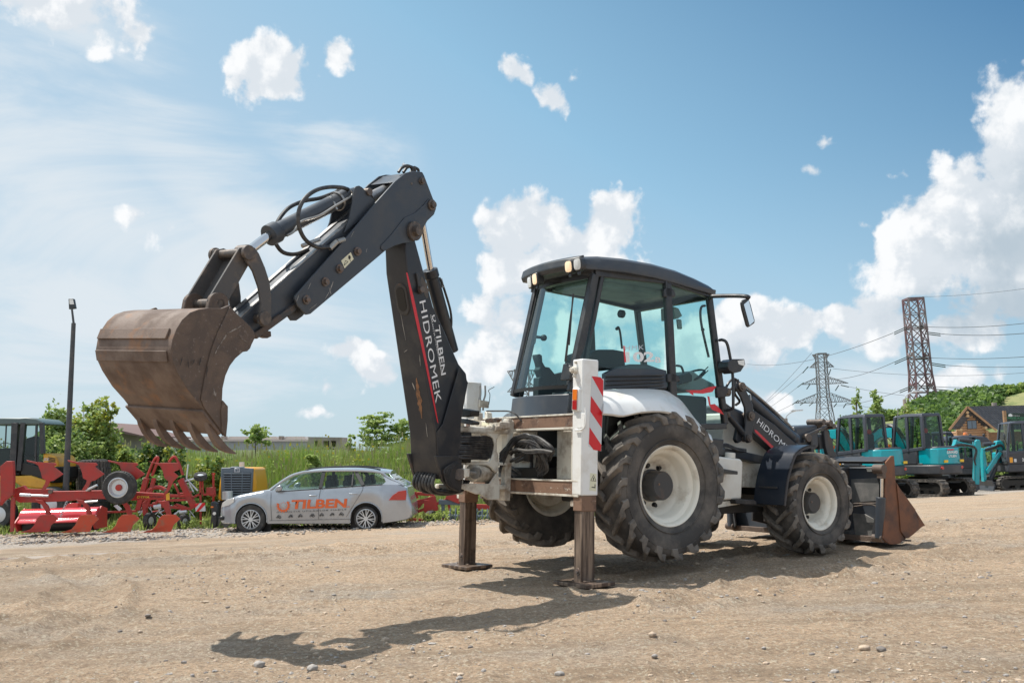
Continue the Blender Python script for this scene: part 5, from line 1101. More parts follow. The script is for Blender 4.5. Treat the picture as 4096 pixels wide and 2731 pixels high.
m.build('wheel_arch_edge', SILV, CARO)
# roof
rt = [(600, 332, .62), (700, 262, .62), (790, 210, .60), (880, 182, .58), (1050, 163, .58), (1300, 157, .58), (1480, 164, .57), (1560, 172, .55), (1632, 182, .52)]
rf = [cc([(x, y)], w)[0] for x, y, w in rt]
loops = []
for i, p in enumerate(rf[3:]):
    w = rt[3+i][2]; loops.append([Vector((p.x, w+.015, p.z-.05)), Vector((p.x, w-.01, p.z-.012)), Vector((p.x, w-.12, p.z+.01)), Vector((p.x, 0, p.z+.03)), Vector((p.x, -w+.12, p.z+.01)), Vector((p.x, -w+.01, p.z-.012)), Vector((p.x, -w-.015, p.z-.05)), Vector((p.x, 0, p.z-.03))])
m = mb(); m.loft(loops); m.build('roof', SILV, CARO, sharp=40)
for s_ in (1, -1):
    def F(p): return Vector((p.x, p.y*s_, p.z))
    # A pillar + window frames
    bl = cc([(640, 345, .80), (1060, 322, .83), (1400, 300, .83), (1570, 285, .80), (1740, 300, .72)])
    m = mb(); ap = cc([(600, 340, .80), (700, 268, .72), (790, 215, .66), (890, 186, .62)]); m.tube([F(p) for p in bez(ap, 12)], .032, 8)
    rr2 = cc([(890, 186, .62), (1060, 176, .61), (1300, 174, .61), (1480, 182, .60), (1560, 198, .60), (1600, 230, .62), (1690, 270, .68), (1745, 300, .72)]); m.tube([F(p) for p in bez(rr2, 30)], .030, 8); m.build('window_frame', SILV, CARO)
    for a, b, wd in (((1030, 325, .83), (1060, 185, .62), .05), ((1300, 305, .83), (1312, 186, .61), .02), ((1395, 300, .83), (1335, 186, .61), .05)):
        p, q = cc([a, b]); m = mb(); m.bar(F(p), F(q), .03, wd*1.6, (1, 0, 0)); m.build('door_post', CARB, CARO)
    q = cc([(1560, 292, .80), (1700, 292, .76), (1745, 302, .72), (1690, 268, .68), (1600, 225, .62), (1555, 200, .60), (1575, 240, .66), (1590, 270, .74)]); m = mb(); m.prism([F(p) for p in q], [F(p)-Vector((0, .03*s_, 0)) for p in q]); m.build('rear_quarter', SILV, CARO)
    for pl, nm in (([(655, 348, .80), (1005, 326, .83), (1045, 188, .61), (930, 190, .62), (820, 230, .67), (730, 290, .74)], 'front_door_glass'), ([(1070, 322, .83), (1292, 308, .83), (1305, 186, .61), (1085, 188, .61)], 'rear_door_glass'), ([(1302, 307, .83), (1390, 300, .83), (1335, 188, .61), (1310, 187, .61)], 'small_glass'), ([(1405, 299, .83), (1555, 288, .81), (1580, 268, .76), (1545, 215, .63), (1480, 190, .60), (1345, 188, .61)], 'quarter_glass')):
        q = cc(pl); m = mb(); m.add([F(p) for p in q], [tuple(range(len(q)))]); m.build(nm, GLASSC, CARO, smooth=False)
    m = mb(); m.bar(F(cc([(650, 354, .845)])[0]), F(cc([(1560, 292, .855)])[0]), .01, .018); m.build('belt_trim', CARB, CARO)
    q = cc([(885, 182, .53), (950, 160, .53), (1060, 148, .53), (1300, 142, .53), (1450, 150, .53), (1545, 166, .52)]); m = mb(); m.tube([F(p) for p in bez(q, 20)], .016, 8); m.build('roof_rail', CARB, CARO)
    # door handles, seams, lamp
    for x, y in ((965, 388), (1315, 373)):
        p = cc([(x, y)], .88)[0]; m = mb(); m.box(F(p), (.085, .016, .014)); m.build('door_handle', SILV, CARO, bevel=.01)
    q = cc([(1618, 425), (1650, 385), (1700, 350), (1765, 340), (1768, 372), (1762, 425)], .80)
    for p in q: p.y = .905
    for p in q[3:]: p.y = .84
    m = mb(); m.prism([F(p) for p in q], [F(p)-Vector((0, .06*s_, 0)) for p in q]); m.build('tail_lamp', LENSR, CARO, bevel=.006)
    q = cc([(175, 488), (190, 450), (240, 418), (300, 408), (298, 440), (250, 470)], .78)
    for (x_, _), p in zip([(175, 0), (190, 0), (240, 0), (300, 0), (298, 0), (250, 0)], q): p.y = bw(x_)*1.012+.008
    m = mb(); m.prism([F(p) for p in q], [F(p)-Vector((0, .05*s_, 0)) for p in q]); m.build('headlight', LENSW, CARO, bevel=.006)
    p = cc([(188, 580)], .74)[0]; m = mb(); m.ell(F(p), (.07, .05, .055), 14, 8); m.build('fog_lamp', CARB, CARO)
    q = cc([(648, 335), (660, 310), (700, 295), (712, 320), (700, 345), (655, 350)], .90); m = mb(); m.prism([F(p) for p in q], [F(p)+Vector((0, .12*s_, 0)) for p in q]); m.build('wing_mirror', SILV, CARO, bevel=.02)
    for pl in ([(607, 360), (606, 480), (612, 600)], [(1030, 330), (1014, 450), (1014, 590)], [(1395, 305), (1385, 350), (1330, 440), (1275, 530), (1250, 570)], [(590, 602), (1290, 588)]):
        q = cc(pl, .884); m = mb(); m.tube([F(p) for p in bez(q, 12)], .004, 4); m.build('door_seam', CARB, CARO)
m = mb(); q = [cc([(590, 345)], .72)[0], cc([(870, 190)], .58)[0]]; m.add([q[0], Vector((q[0].x, -q[0].y, q[0].z)), Vector((q[1].x, -q[1].y, q[1].z)), q[1]], [(0, 1, 2, 3)]); m.build('windscreen', GLASSC, CARO, smooth=False)
m = mb(); q = [cc([(1750, 305)], .68)[0], cc([(1612, 192)], .55)[0]]; m.add([q[0], Vector((q[0].x, -q[0].y, q[0].z)), Vector((q[1].x, -q[1].y, q[1].z)), q[1]], [(0, 1, 2, 3)]); m.build('rear_screen', GLASSC, CARO, smooth=False)
p = cc([(1600, 182)], .5)[0]; m = mb(); m.box((p.x, 0, p.z-.02), (.06, .50, .02)); m.build('roof_spoiler', SILV, CARO, bevel=.01)
for x in (960, 1110, 1290):                                       # seats seen through the windows
    for y in (.35, -.35):
        a = cc([(x+150, 300)], .3)[0]; m = mb(); m.box((a.x, y, a.z-.02), (.07, .18, .14)); m.box((a.x, y, a.z+.16), (.05, .11, .08)); m.build('seat', SEATM, CARO, bevel=.03)
TYC = pmat('car_tyre', (.03, .03, .03), .8, col2=(.07, .065, .06), nscale=8)
ALLOY = pmat('alloy_paint', (.60, .62, .64), .3, metal=.4)
for wc, nm in ((WF, 'front_wheel'), (WR_, 'rear_wheel')):
    for s_ in (1, -1):
        c = Vector((wc.x, .775*s_, wc.z)); ax = Vector((0, s_, 0)); r = wc.z-.0
        m = mb(); m.rev([(.19, -.1), (.215, -.10), (r-.02, -.105), (r, -.08), (r, .08), (r-.02, .105), (.225, .10), (.20, .08), (.19, -.1)], c, ax, 40); tw = m.build(nm, TYC, CARO)
        m = mb(); m.rev([(.225, .095), (.21, .105), (.19, .07)], c, ax, 40)
        for i in range(8):
            a = 2*math.pi*i/8+.2
            for da in (-.10, .10):
                d0 = Vector((math.cos(a), 0, math.sin(a))); d1 = Vector((math.cos(a+da*1.6), 0, math.sin(a+da*1.6))); m.bar(c+d0*.05+ax*.095, c+d1*.21+ax*.10, .018, .03, (0, 1, 0))
        m.rev([(.001, .11), (.05, .11), (.055, .09)], c, ax, 20); m.build('wheel_cover', ALLOY, tw)
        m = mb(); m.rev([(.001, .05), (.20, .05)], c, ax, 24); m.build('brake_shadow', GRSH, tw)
def con(pts, y=.893): return cc(pts, y)
lettering('TILBEN', ORNG, CARO, *con([(775, 502), (1250, 490), (785, 425)]), off=-.0, bold=.035)
g0, gx = con([(712, 472), (770, 472)]); m = mb()
gear(m, g0, Vector((-1, 0, 0)), Vector((0, 0, 1)), (g0-gx).length*1.02, 16); m.build('emblem', ORNG, CARO, smooth=False)
lettering('GARANȚIA UTILAJELOR FIABILE', CARB, CARO, *con([(655, 540), (1250, 516), (655, 524)]), off=0, spacing=1.25)
lettering('.ro', ORNG, CARO, *con([(1256, 490), (1278, 488), (1256, 478)]), off=0, bold=.02)
for i, x in enumerate((672, 775, 857, 958, 1040, 1130, 1208)):    # row of tiny machine symbols
    m = mb(); y = 572-i*4; Z = lambda a, b: con([(x+a, y+b)])[0]
    for a, b in (((-18, -2), (16, -6)), ((-10, -4), (-4, -16)), ((-4, -16), (8, -14)), ((4, -6), (14, -14)) if i % 2 else ((6, -6), (18, -2))): m.bar(Z(*a), Z(*b), .012, .002, (0, 1, 0))
    for a, r_ in ((-12, 6), (10, 5 if i % 3 else 8)): m.rev([(.012*r_/6, 0), (.022*r_/6, 0)], Z(a, 2), (0, 1, 0), 12)
    m.build('machine_symbol', CARB, CARO)
# ================================================================ tall street lamp
lb_, lt_ = atY(*z2p('D', 147, 1200), 25.5), atY(*z2p('D', 169, 742), 25.5)
LP_ = thing('street_lamp', 'tall dark street lamp with a flat white head rising behind the red plough', 'street lamp', (lb_.x, 25.5, gz(lb_.x, 25.5)))
def rel(o, pts): return [Vector(p)-o.location for p in pts]
POLE = pmat('dark_pole_paint', (.05, .055, .06), .5, col2=(.09, .085, .08), nscale=4)
m = mb(); a, b, c, d = rel(LP_, [Vector((lb_.x, 25.5, gz(lb_.x, 25.5))), lt_, *W('D', [(165, 708), (163, 688)], 25.5)]); m.tube([a, b], [.085, .055], 12); m.build('pole', POLE, LP_)
m = mb(); m.tube([b, b.lerp(c, .5), c], [.03, .028, .026], 10); m.build('arm', POLE, LP_)
q = rel(LP_, W('D', [(157, 686), (169, 686), (173, 708), (158, 710)], 25.5)); m = mb(); m.slab(q, 1, .10); HD = m.build('lamp_head', PLAS, LP_, bevel=.01)
q = rel(LP_, W('D', [(159, 688), (168, 688), (170, 699), (160, 699)], 25.49)); m = mb(); m.slab(q, 1, -.004); m.build('led_panel', LENSW, HD)
# ================================================================ reversible plough
PY = 22.4
PR = pmat('plough_red', (.40, .030, .022), .5, col2=(.27, .045, .035), nscale=4, nmin=.45, nmax=.7, bump=.05)
PRO = pmat('worn_share_red', (.50, .06, .022), .4, col2=(.30, .12, .07), nscale=6, nmin=.55, nmax=.7)
PINK = pmat('gloss_red_paint', (.62, .045, .055), .15, coat=.8)
pb_ = atY(*z2p('RL', 640, 1360), PY)
PL = thing('reversible_plough', 'long red reversible plough with mouldboards above and below its beam', 'plough', (pb_.x, PY, pb_.z))
def wp(obj_, k, pl, Y, th, mt, nm, bv=.006, par=None):
    q = rel(obj_, W(k, pl, Y)); m = mb(); m.slab(q, 1, th); return m.build(nm, mt, par or obj_, bevel=bv)
wp(PL, 'RL', [(120, 985), (460, 975), (960, 965), (1580, 998), (1580, 1050), (1230, 1060), (960, 1045), (460, 1075), (180, 1080), (120, 1040)], PY, .16, PR, 'main_beam', .01)
wp(PL, 'RL', [(120, 955), (220, 920), (240, 950), (480, 955), (480, 975), (120, 990)], PY, .12, PR, 'headstock_bar')
wp(PL, 'RL', [(0, 740), (60, 690), (120, 690), (128, 860), (120, 1010), (40, 1060), (0, 1110)], PY-.25, .10, PR, 'headstock', .01)
wp(PL, 'RL', [(100, 1030), (140, 1030), (125, 1350), (92, 1360)], PY-.2, .05, PR, 'parking_stand')
for i, x0 in enumerate((0, 385, 765, 1150)):
    s = x0; 
    up_ = [(245+s, 680), (340+s, 700), (530+s, 706), (548+s, 725), (520+s, 740), (612+s, 812), (520+s, 870), (480+s, 880), (462+s, 920), (430+s, 960), (390+s, 960), (430+s, 900), (440+s, 870), (400+s, 850), (390+s, 800), (360+s, 730), (320+s, 712), (250+s, 695)] if i < 3 else [(245+s, 692), (340+s, 712), (350+s, 706), (540+s, 704), (545+s, 770), (490+s, 790), (540+s, 830), (490+s, 880), (450+s, 960), (420+s, 1000), (395+s, 1000), (430+s, 940), (440+s, 880), (400+s, 850), (385+s, 790), (360+s, 740), (320+s, 720)]
    q = rel(PL, W('RL', up_, PY-.12)); ys = [(.02 if p[0]-s < 360 else -.10*math.sin((p[0]-s-340)/200)) for p in up_]
    q2 = [p+Vector((0, y, 0)) for p, y in zip(q, ys)]; m = mb(); m.prism(q2, [p+Vector((0, .03, 0)) for p in q2]); m.build('upper_mouldboard', PR, PL, bevel=.004)
    s = (0, 385, 765, 1145)[i]
    lo_ = [(185+s, 1362), (300+s, 1330), (340+s, 1290), (365+s, 1230), (400+s, 1195), (430+s, 1190), (520+s, 1190), (560+s, 1230), (500+s, 1290), (480+s, 1350), (300+s, 1358)]
    q = rel(PL, W('RL', lo_, PY-.15)); ys = [-.12*math.sin((p[0]-s-185)/160) for p in lo_]; q2 = [p+Vector((0, y, 0)) for p, y in zip(q, ys)]
    m = mb(); m.prism(q2, [p+Vector((0, .03, 0)) for p in q2]); m.build('lower_mouldboard', PRO if i else PR, PL, bevel=.004)
    wp(PL, 'RL', [(330+s, 1050), (400+s, 1060), (450+s, 1110), (470+s, 1180), (465+s, 1250), (440+s, 1290), (410+s, 1290), (430+s, 1230), (425+s, 1160), (390+s, 1100), (350+s, 1080)] if i < 3 else [(1480, 1070), (1580, 1060), (1600, 1150), (1620, 1300), (1590, 1340), (1560, 1300), (1560, 1180), (1530, 1110)], PY-.05, .06, PR, 'plough_leg')
for x, y in ((845, 955), (1570, 965), (480, 975), (860, 1070)):
    p = rel(PL, W('RL', [(x, y)], PY-.01))[0]; m = mb(); m.cyl(p, p-Vector((0, .05, 0)), .05, 12); m.build('pivot_bolt', BOLT, PL)
a, b = rel(PL, W('RL', [(190, 1008), (455, 1018)], PY-.12)); m = mb(); m.tube([a, a.lerp(b, .38), a.lerp(b, .4), b], [.035, .035, .026, .026], 12); m.build('turnbuckle', ALLOY, PL)
a, b = rel(PL, W('RL', [(810, 965), (915, 915)], PY-.12)); m = mb(); m.cyl(a, b, .025, 10); m.build('depth_spindle', ALLOY, PL)
a, b = rel(PL, W('RL', [(800, 1075), (920, 1065)], PY-.12)); m = mb(); m.cyl(a, b, .022, 10); m.build('reversing_ram', ALLOY, PL)
wc = rel(PL, W('RL', [(1128, 938)], PY-.35))[0]; e = rel(PL, W('RL', [(1282, 938)], PY-.35))[0]; r = (e-wc).length
ax = Vector((0, -1, 0)); m = mb(); m.rev([(r*.56, -.1), (r*.62, -.12), (r*.93, -.11), (r, -.07), (r, .07), (r*.93, .11), (r*.62, .12), (r*.57, .08)], wc, ax, 48); WT = m.build('depth_wheel', TYC, PL)
m = mb(); m.rev([(r*.62, .115), (r*.56, .125), (r*.52, .08), (r*.44, .05), (r*.20, .05), (.001, .05)], wc, ax, 40); m.build('rim', ALLOY, WT)
m = mb(); m.rev([(r*.20, .05), (r*.19, .09), (.001, .10)], wc, ax, 24); m.build('hub', PR, WT)
for i in range(36):
    pass
m = mb()
for i in range(40): a = 2*math.pi*i/40; d = Vector((math.cos(a), 0, math.sin(a))); t = Vector((-d.z, 0, d.x)); m.bar(wc+d*(r-.05)+ax*.10, wc+d*(r+.006)+ax*.06, .03, .02)
m.build('tread', TYC, WT)
wp(PL, 'RL', [(1560, 1000), (1590, 985), (1592, 1058), (1562, 1058)], PY-.03, .04, pmat('yellow_marker', (.75, .42, .03), .4), 'end_reflector')
bl_ = rel(PL, W('RL', [(1290, 1038), (1405, 1038), (1295, 1018)], PY-.003)); lettering('DTMA', pmat('yellow_lettering', (.75, .55, .05), .4), PL, *bl_, off=.002, bold=.01)
bl_ = rel(PL, W('RL', [(1415, 1032), (1535, 1034), (1416, 1018)], PY-.003)); lettering('UTILBEN', CARB, PL, *bl_, off=.002, bold=.01)
# ================================================================ flail mulcher with a glossy red hood
MY = 24.0
p0 = atY(*z2p('RL', 570, 1360), MY); MU = thing('flail_mulcher', 'glossy bright red roller mulcher lying low behind the plough', 'mulcher', (p0.x, MY, p0.z))
xL, xR = rel(MU, W('RL', [(230, 1200), (950, 1200)], MY)); 
pf = [(0.0, .78), (-.14, .76), (-.26, .66), (-.30, .56), (-.31, .47), (-.40, .40), (-.42, .34), (-.36, .32), (-.1, .34), (.25, .36), (.3, .6), (.2, .74)]
sc_ = 1.0; zz = rel(MU, W('RL', [(500, 1130)], MY))[0].z/.78
m = mb(); m.prism([Vector((xL.x, y, z*zz)) for y, z in pf], [Vector((xR.x, y, z*zz)) for y, z in pf]); m.build('hood', PINK, MU, bevel=.02, seg=3)
m = mb(); m.cyl((xL.x+.05, -.05, .2), (xR.x-.05, -.05, .2), .17, 20); m.build('rotor', GRSH, MU)
for x in (xL.x, xR.x): m = mb(); m.prism([Vector((x-.02, y*1.1, z*zz)) for y, z in [(0, .8), (-.45, .35), (-.3, .1), (.3, .1), (.3, .7)]], [Vector((x+.02, y*1.1, z*zz)) for y, z in [(0, .8), (-.45, .35), (-.3, .1), (.3, .1), (.3, .7)]]); m.build('end_plate', PR, MU, bevel=.006)
wp(MU, 'RL', [(590, 1130), (650, 1085), (730, 1085), (730, 1130)], MY, .2, PINK, 'hitch_frame'); 
pts = [Vector((rel(MU, W('RL', [(x, y)], MY-.5))[0])) for x, y in ((632, 1060), (610, 1110), (590, 1160), (570, 1210))]
m = mb()
for i in range(14):
    p = pts[0].lerp(pts[-1], i/13); m.rev([(.022, -.006), (.03, 0), (.022, .006)], p, (1, .2, .5) if i % 2 else (0, 1, .3), 8)
m.build('chain', ALLOY, MU)
# ================================================================ stack of machine tyres
for i in range(4):
    ys = (925, 865, 800, 738)[i]; c = atY(*z2p('RL', 880, ys), 27.0); b0, b1 = atY(*z2p('RL', 742, ys), 27.0), atY(*z2p('RL', 1020, ys), 27.0); r = (b1-b0).length/2*(.96 if i == 3 else 1)
    T_ = thing('stacked_tyre', ('worn black tyre at the bottom of the stack behind the plough', 'second black tyre from the bottom of the stack behind the plough', 'third black tyre from the bottom of the stack behind the plough', 'dusty black tyre topping the stack behind the plough')[i], 'tyre', (c.x, 27.0, c.z-.17), group='black tyres stacked behind the plough')
    m = mb(); m.rev([(r*.55, .02), (r*.7, 0), (r*.95, .02), (r, .09), (r, .24), (r*.95, .33), (r*.7, .35), (r*.55, .33), (r*.5, .17), (r*.55, .02)], (0, 0, 0), (0, 0, 1), 32); m.build('casing', DARK, T_)
    m = mb()
    for k in range(28): a = 2*math.pi*k/28; d = Vector((math.cos(a), math.sin(a), 0)); m.bar(d*(r-.01)+Vector((0, 0, .04)), d*(r+.02)+Vector((0, 0, .31)), .07, .05)
    m.build('tread', TYRE, T_, bevel=.01)
c = atY(*z2p('RL', 880, 1200), 27.0); T_ = thing('tyre_rack', 'dark steel drum holding up the stack of black tyres', 'drum', (c.x, 27.0, gz(c.x, 27)))
h_ = atY(*z2p('RL', 880, 952), 27.0).z-gz(c.x, 27); m = mb(); m.rev([(.3, 0), (.42, .02), (.42, h_*.33), (.44, h_*.34), (.42, h_*.35), (.42, h_*.66), (.44, h_*.67), (.42, h_*.68), (.42, h_), (.01, h_)], (0, 0, 0), (0, 0, 1), 28); m.build('shell', DARK, T_)
# ================================================================ hay tedder folded up
TY = 25.0
c = atY(*z2p('RL', 1560, 1320), TY); TE = thing('hay_tedder', 'folded red hay tedder with tall raised arms and small rubber wheels', 'hay tedder', (c.x, TY, c.z))
def tb(nm, pl, r, mt=PR, k='RL', Y=TY, n=16, o=None):
    o = o or TE; m = mb(); m.tube(bez(rel(o, W(k, pl, Y)), n) if len(pl) > 2 else rel(o, W(k, pl, Y)), r, 8); return m.build(nm, mt, o)
def bars(o, k, Y, lst, mt, nm):
    for a, b, w in lst:
        p, q = rel(o, W(k, [a, b], Y)); m = mb(); m.bar(p, q, w, w, (0, 1, 0)); m.build(nm, mt, o, bevel=.005)
tb('lift_hoop', [(1380, 850), (1440, 700), (1475, 655), (1485, 680), (1430, 830)], .035); tb('lift_hoop', [(1720, 820), (1690, 730), (1650, 655), (1620, 660), (1590, 700)], .035)
bars(TE, 'RL', TY, [((1380, 850), (1300, 1150), .12), ((1450, 850), (1380, 1130), .09), ((1700, 860), (1830, 1130), .14), ((1640, 900), (1700, 1030), .05), ((1300, 1010), (1780, 1020), .07), ((1600, 1058), (1780, 1050), .07), ((1380, 1100), (1800, 1140), .06), ((1360, 1080), (1370, 1200), .1), ((1780, 1050), (1900, 990), .05), ((1885, 850), (1890, 1290), .05), ((1655, 1095), (1760, 1130), .05), ((1760, 1130), (1700, 1160), .05), ((1290, 1160), (1000, 1170), .05), ((1910, 1005), (2020, 1000), .05), ((1905, 870), (1912, 1000), .035), ((2008, 812), (2010, 940), .035)], PR, 'frame_tube')
wp(TE, 'RL', [(1940, 938), (2025, 935), (2028, 1020), (1985, 1022), (1940, 1005)], TY, .05, PR, 'side_board')
tb('swing_arch', [(1350, 1030), (1400, 960), (1480, 935), (1560, 960)], .05); tb('lower_arch', [(1440, 1120), (1500, 1060), (1560, 1130), (1600, 1180)], .04)
def flatwheel(o, k, Y, x, y, rx, nm='wheel', tilt=0, wdt=.14):
    c = rel(o, W(k, [(x, y)], Y))[0]; e = rel(o, W(k, [(x, y-rx)], Y))[0]; r = abs(e.z-c.z); ax = Vector((math.sin(tilt), -math.cos(tilt), 0)) if nm != 'raised_wheel' else Vector((.12, -.35, .93))
    m = mb(); m.rev([(r*.5, -wdt*.4), (r*.85, -wdt*.5), (r, -wdt*.25), (r, wdt*.25), (r*.85, wdt*.5), (r*.5, wdt*.4)], c, ax, 28); T = m.build(nm, TYC, o)
    m = mb(); m.rev([(r*.52, -wdt*.3), (r*.5, wdt*.3), (r*.2, wdt*.35), (.001, wdt*.35)], c, ax, 20); m.build('rim', ALLOY, T)
flatwheel(TE, 'RL', TY-.1, 1885, 835, 62, 'raised_wheel'); flatwheel(TE, 'RL', TY-.1, 1408, 1250, 78, tilt=1.2); flatwheel(TE, 'RL', TY-.1, 1728, 1260, 70, tilt=1.1)
for pl in ([(1740, 880), (1880, 840)], [(1770, 720), (1755, 860)], [(1780, 900), (1820, 980)], [(1760, 860), (1860, 970)], [(1300, 1170), (1370, 1150)], [(1640, 1190), (1700, 1150)]): tb('spring_tine', pl, .02, ALLOY)
q = rel(TE, W('RL', [(1832, 1090), (1925, 1080), (1935, 1160), (1840, 1165)], TY-.15)); m = mb(); m.slab(q, 1, .02); WB = m.build('warning_board', REFW, TE)
for pl in ([(1832, 1090), (1880, 1085), (1836, 1130)], [(1905, 1082), (1928, 1080), (1930, 1100), (1870, 1163), (1842, 1165)], ): q = rel(TE, W('RL', pl, TY-.152)); m = mb(); m.slab(q, 1, -.002); m.build('red_stripe', REFR, WB, smooth=False)
q = rel(TE, W('RL', [(1068, 1110), (1100, 1100), (1145, 1140), (1120, 1160)], TY-.15)); m = mb(); m.slab(q, 1, .02); m.build('warning_board', REFW, TE)
for i in range(34):                                               # tines and braces
    x = random.uniform(1320, 1800); y = random.uniform(1080, 1230); dx = random.uniform(-60, 60); dy = random.uniform(20, 70); tb('tine', [(x, y), (x+dx, y+dy)], .012, ALLOY if i % 3 else GRSH)
for a, b in (((1010, 1310), (1110, 1305)), ((950, 1333), (1090, 1335))):
    pass
tb('hay_rotor', [(1450, 1120), (1520, 1112)], .06, ALLOY); tb('hay_rotor', [(1690, 1170), (1760, 1165)], .05, ALLOY)
for i in range(16):
    a_ = random.uniform(0, 6.28); x = random.uniform(1320, 1760); y = random.uniform(960, 1180); L_ = random.uniform(50, 130); tb('frame_brace', [(x, y), (x+L_*math.cos(a_), y+L_*.6*math.sin(a_))], .022, PR, Y=TY+random.uniform(-.3, .6))
# ================================================================ yellow wheeled loader at the left edge
JY = 25.5
c = atY(*z2p('RL', 200, 1330), JY); JC = thing('yellow_loader', 'yellow and black wheeled loader with a glazed cab cut off by the frame', 'loader', (c.x, JY, c.z))
YEL = pmat('yellow_paint', (.62, .33, .03), .4, col2=(.5, .26, .03), nscale=3)
wp(JC, 'RL', [(400, 612), (520, 640), (545, 690), (545, 760), (400, 760)], JY, 1.1, YEL, 'engine_cover', .05)
wp(JC, 'RL', [(-200, 830), (130, 830), (280, 825), (450, 880), (470, 930), (400, 955), (200, 930), (120, 880), (-200, 900)], JY-.1, 1.3, YEL, 'chassis_body', .04)
wp(JC, 'RL', [(190, 690), (400, 750), (545, 740), (545, 850), (500, 900), (420, 870), (190, 820)], JY-.02, 1.2, GRSH, 'engine_bay', .03)
for i in range(5): bars(JC, 'RL', JY-.005, [((455, 655+i*14), (520, 668+i*14), .02)], GRSH, 'vent_slot')
lettering('JCB', REFW, JC, *rel(JC, W('RL', [(408, 692), (462, 695), (410, 660)], JY-.006)), off=.002, bold=.02)
wp(JC, 'RL', [(-200, 282), (180, 285), (240, 280), (340, 290), (390, 320), (405, 345), (200, 345), (-200, 350)], JY-.05, 1.3, pmat('pale_cab_roof', (.09, .13, .13), .4), 'cab_roof', .03)
for a, b, w in (((225, 330), (185, 780), .12), ((395, 330), (405, 620), .10), ((345, 350), (335, 700), .05), ((150, 330), (130, 800), .16), ((60, 340), (50, 560), .03)): bars(JC, 'RL', JY, [(a, b, w)], PLAS, 'cab_pillar'); bars(JC, 'RL', JY+1.15, [(a, b, w)], PLAS, 'cab_pillar')
q = rel(JC, W('RL', [(225, 335), (395, 335), (400, 690), (190, 770)], JY-.0)); m = mb(); m.add(q, [(0, 1, 2, 3)]); m.build('cab_window', GLASSD, JC, smooth=False)
q = rel(JC, W('RL', [(-100, 335), (150, 335), (130, 800), (-100, 800)], JY-.0)); m = mb(); m.add(q, [(0, 1, 2, 3)]); m.build('cab_window', GLASSD, JC, smooth=False)
wp(JC, 'RL', [(230, 480), (330, 450), (330, 640), (220, 650)], JY+.5, .3, SEATM, 'seat', .05); wp(JC, 'RL', [(-200, 570), (120, 570), (200, 640), (190, 830), (-200, 830)], JY+.1, 1.0, GRSH, 'dash_panel', .04)
flatwheel(JC, 'RL', JY-.2, 10, 1190, 150, 'front_tyre', wdt=.4); flatwheel(JC, 'RL', JY-.2, 480, 1100, 170, 'rear_tyre', wdt=.4)
m = mb(); cst = rel(JC, W('RL', [(65, 545)], JY+.3))[0]; m.rev([(.14, -.01), (.16, 0), (.14, .01)], cst, (.4, -.3, .8), 20); m.build('steering_wheel', GRSH, JC)
# ================================================================ orange and grey road roller behind the car
RY = 25.6
c = atY(*z2p('CAR', 330, 650), RY); RO = thing('grille_machine', 'orange machine with a tall grey slatted grille behind the car bonnet', 'machine', (c.x, RY, c.z))
GRI_ = pmat('worn_drum_steel', (.16, .15, .14), .5)
ORP = pmat('orange_yellow_paint', (.72, .34, .015), .35); GRY = pmat('grey_machine_paint', (.13, .16, .19), .45)
wp(RO, 'CAR', [(150, 430), (165, 270), (185, 150), (460, 150), (480, 270), (485, 430)], RY+.05, 1.2, ORP, 'bonnet', .06)
wp(RO, 'CAR', [(180, 150), (255, 148), (265, 140), (370, 140), (380, 150), (455, 155), (452, 200), (440, 420), (215, 430), (180, 420), (176, 200)], RY, .08, GRY, 'grille_frame', .02)
wp(RO, 'CAR', [(200, 190), (435, 190), (425, 400), (215, 400)], RY-.012, .015, GRSH, 'radiator')
for i in range(10):
    y = 200+i*21; x0, x1 = 202+i*1.2, 432-i*.8; a, b = rel(RO, W('CAR', [(x0, y), (x1, y)], RY-.03)); m = mb(); m.bar(a, b, .035, .032); m.build('grille_slat', GRY, RO, bevel=.004)
bars(RO, 'CAR', RY-.04, [((268, 190), (270, 400), .02), ((362, 190), (358, 400), .02)], GRY, 'grille_bar')
wp(RO, 'CAR', [(294, 152), (340, 152), (340, 188), (294, 188)], RY-.006, -.008, SILT, 'badge', .004); wp(RO, 'CAR', [(302, 160), (318, 160), (318, 182), (302, 182)], RY-.016, -.004, GRY, 'badge_mark', .001); wp(RO, 'CAR', [(322, 158), (332, 158), (332, 180), (322, 180)], RY-.016, -.004, GRY, 'badge_mark', .001)
wp(RO, 'CAR', [(88, 445), (110, 435), (140, 450), (150, 480), (140, 660), (85, 665), (95, 520)], RY-.9, .2, PLAS, 'roller_fork', .03)
wp(RO, 'CAR', [(92, 478), (116, 478), (116, 492), (92, 492)], RY-.91, -.02, LENSO, 'side_light'); p = rel(RO, W('CAR', [(124, 540)], RY-.91))[0]; m = mb(); m.cyl(p, p-Vector((0, .02, 0)), .04, 16); m.build('round_lamp', LENSW, RO)
a, b = rel(RO, W('CAR', [(236, 352), (236, 420)], RY-.25)); m = mb(); m.cyl(a, b, .13, 20); m.build('exhaust_can', ALLOY, RO)
wp(RO, 'CAR', [(148, 430), (490, 430), (490, 640), (148, 640)], RY+.1, 1.0, GRSH, 'lower_chassis', .03)
p = rel(RO, W('CAR', [(190, 640)], RY-.9))[0]; m = mb(); m.cyl(p+Vector((0, .1, .05)), p+Vector((0, .5, .05)), .15, 24); m.build('drum', GRI_, RO)
p = rel(RO, W('CAR', [(358, 100)], RY+.5))[0]; q = rel(RO, W('CAR', [(358, 145)], RY+.5))[0]; m = mb(); m.cyl(p, q, .07, 12); m.build('exhaust', ALLOY, RO)
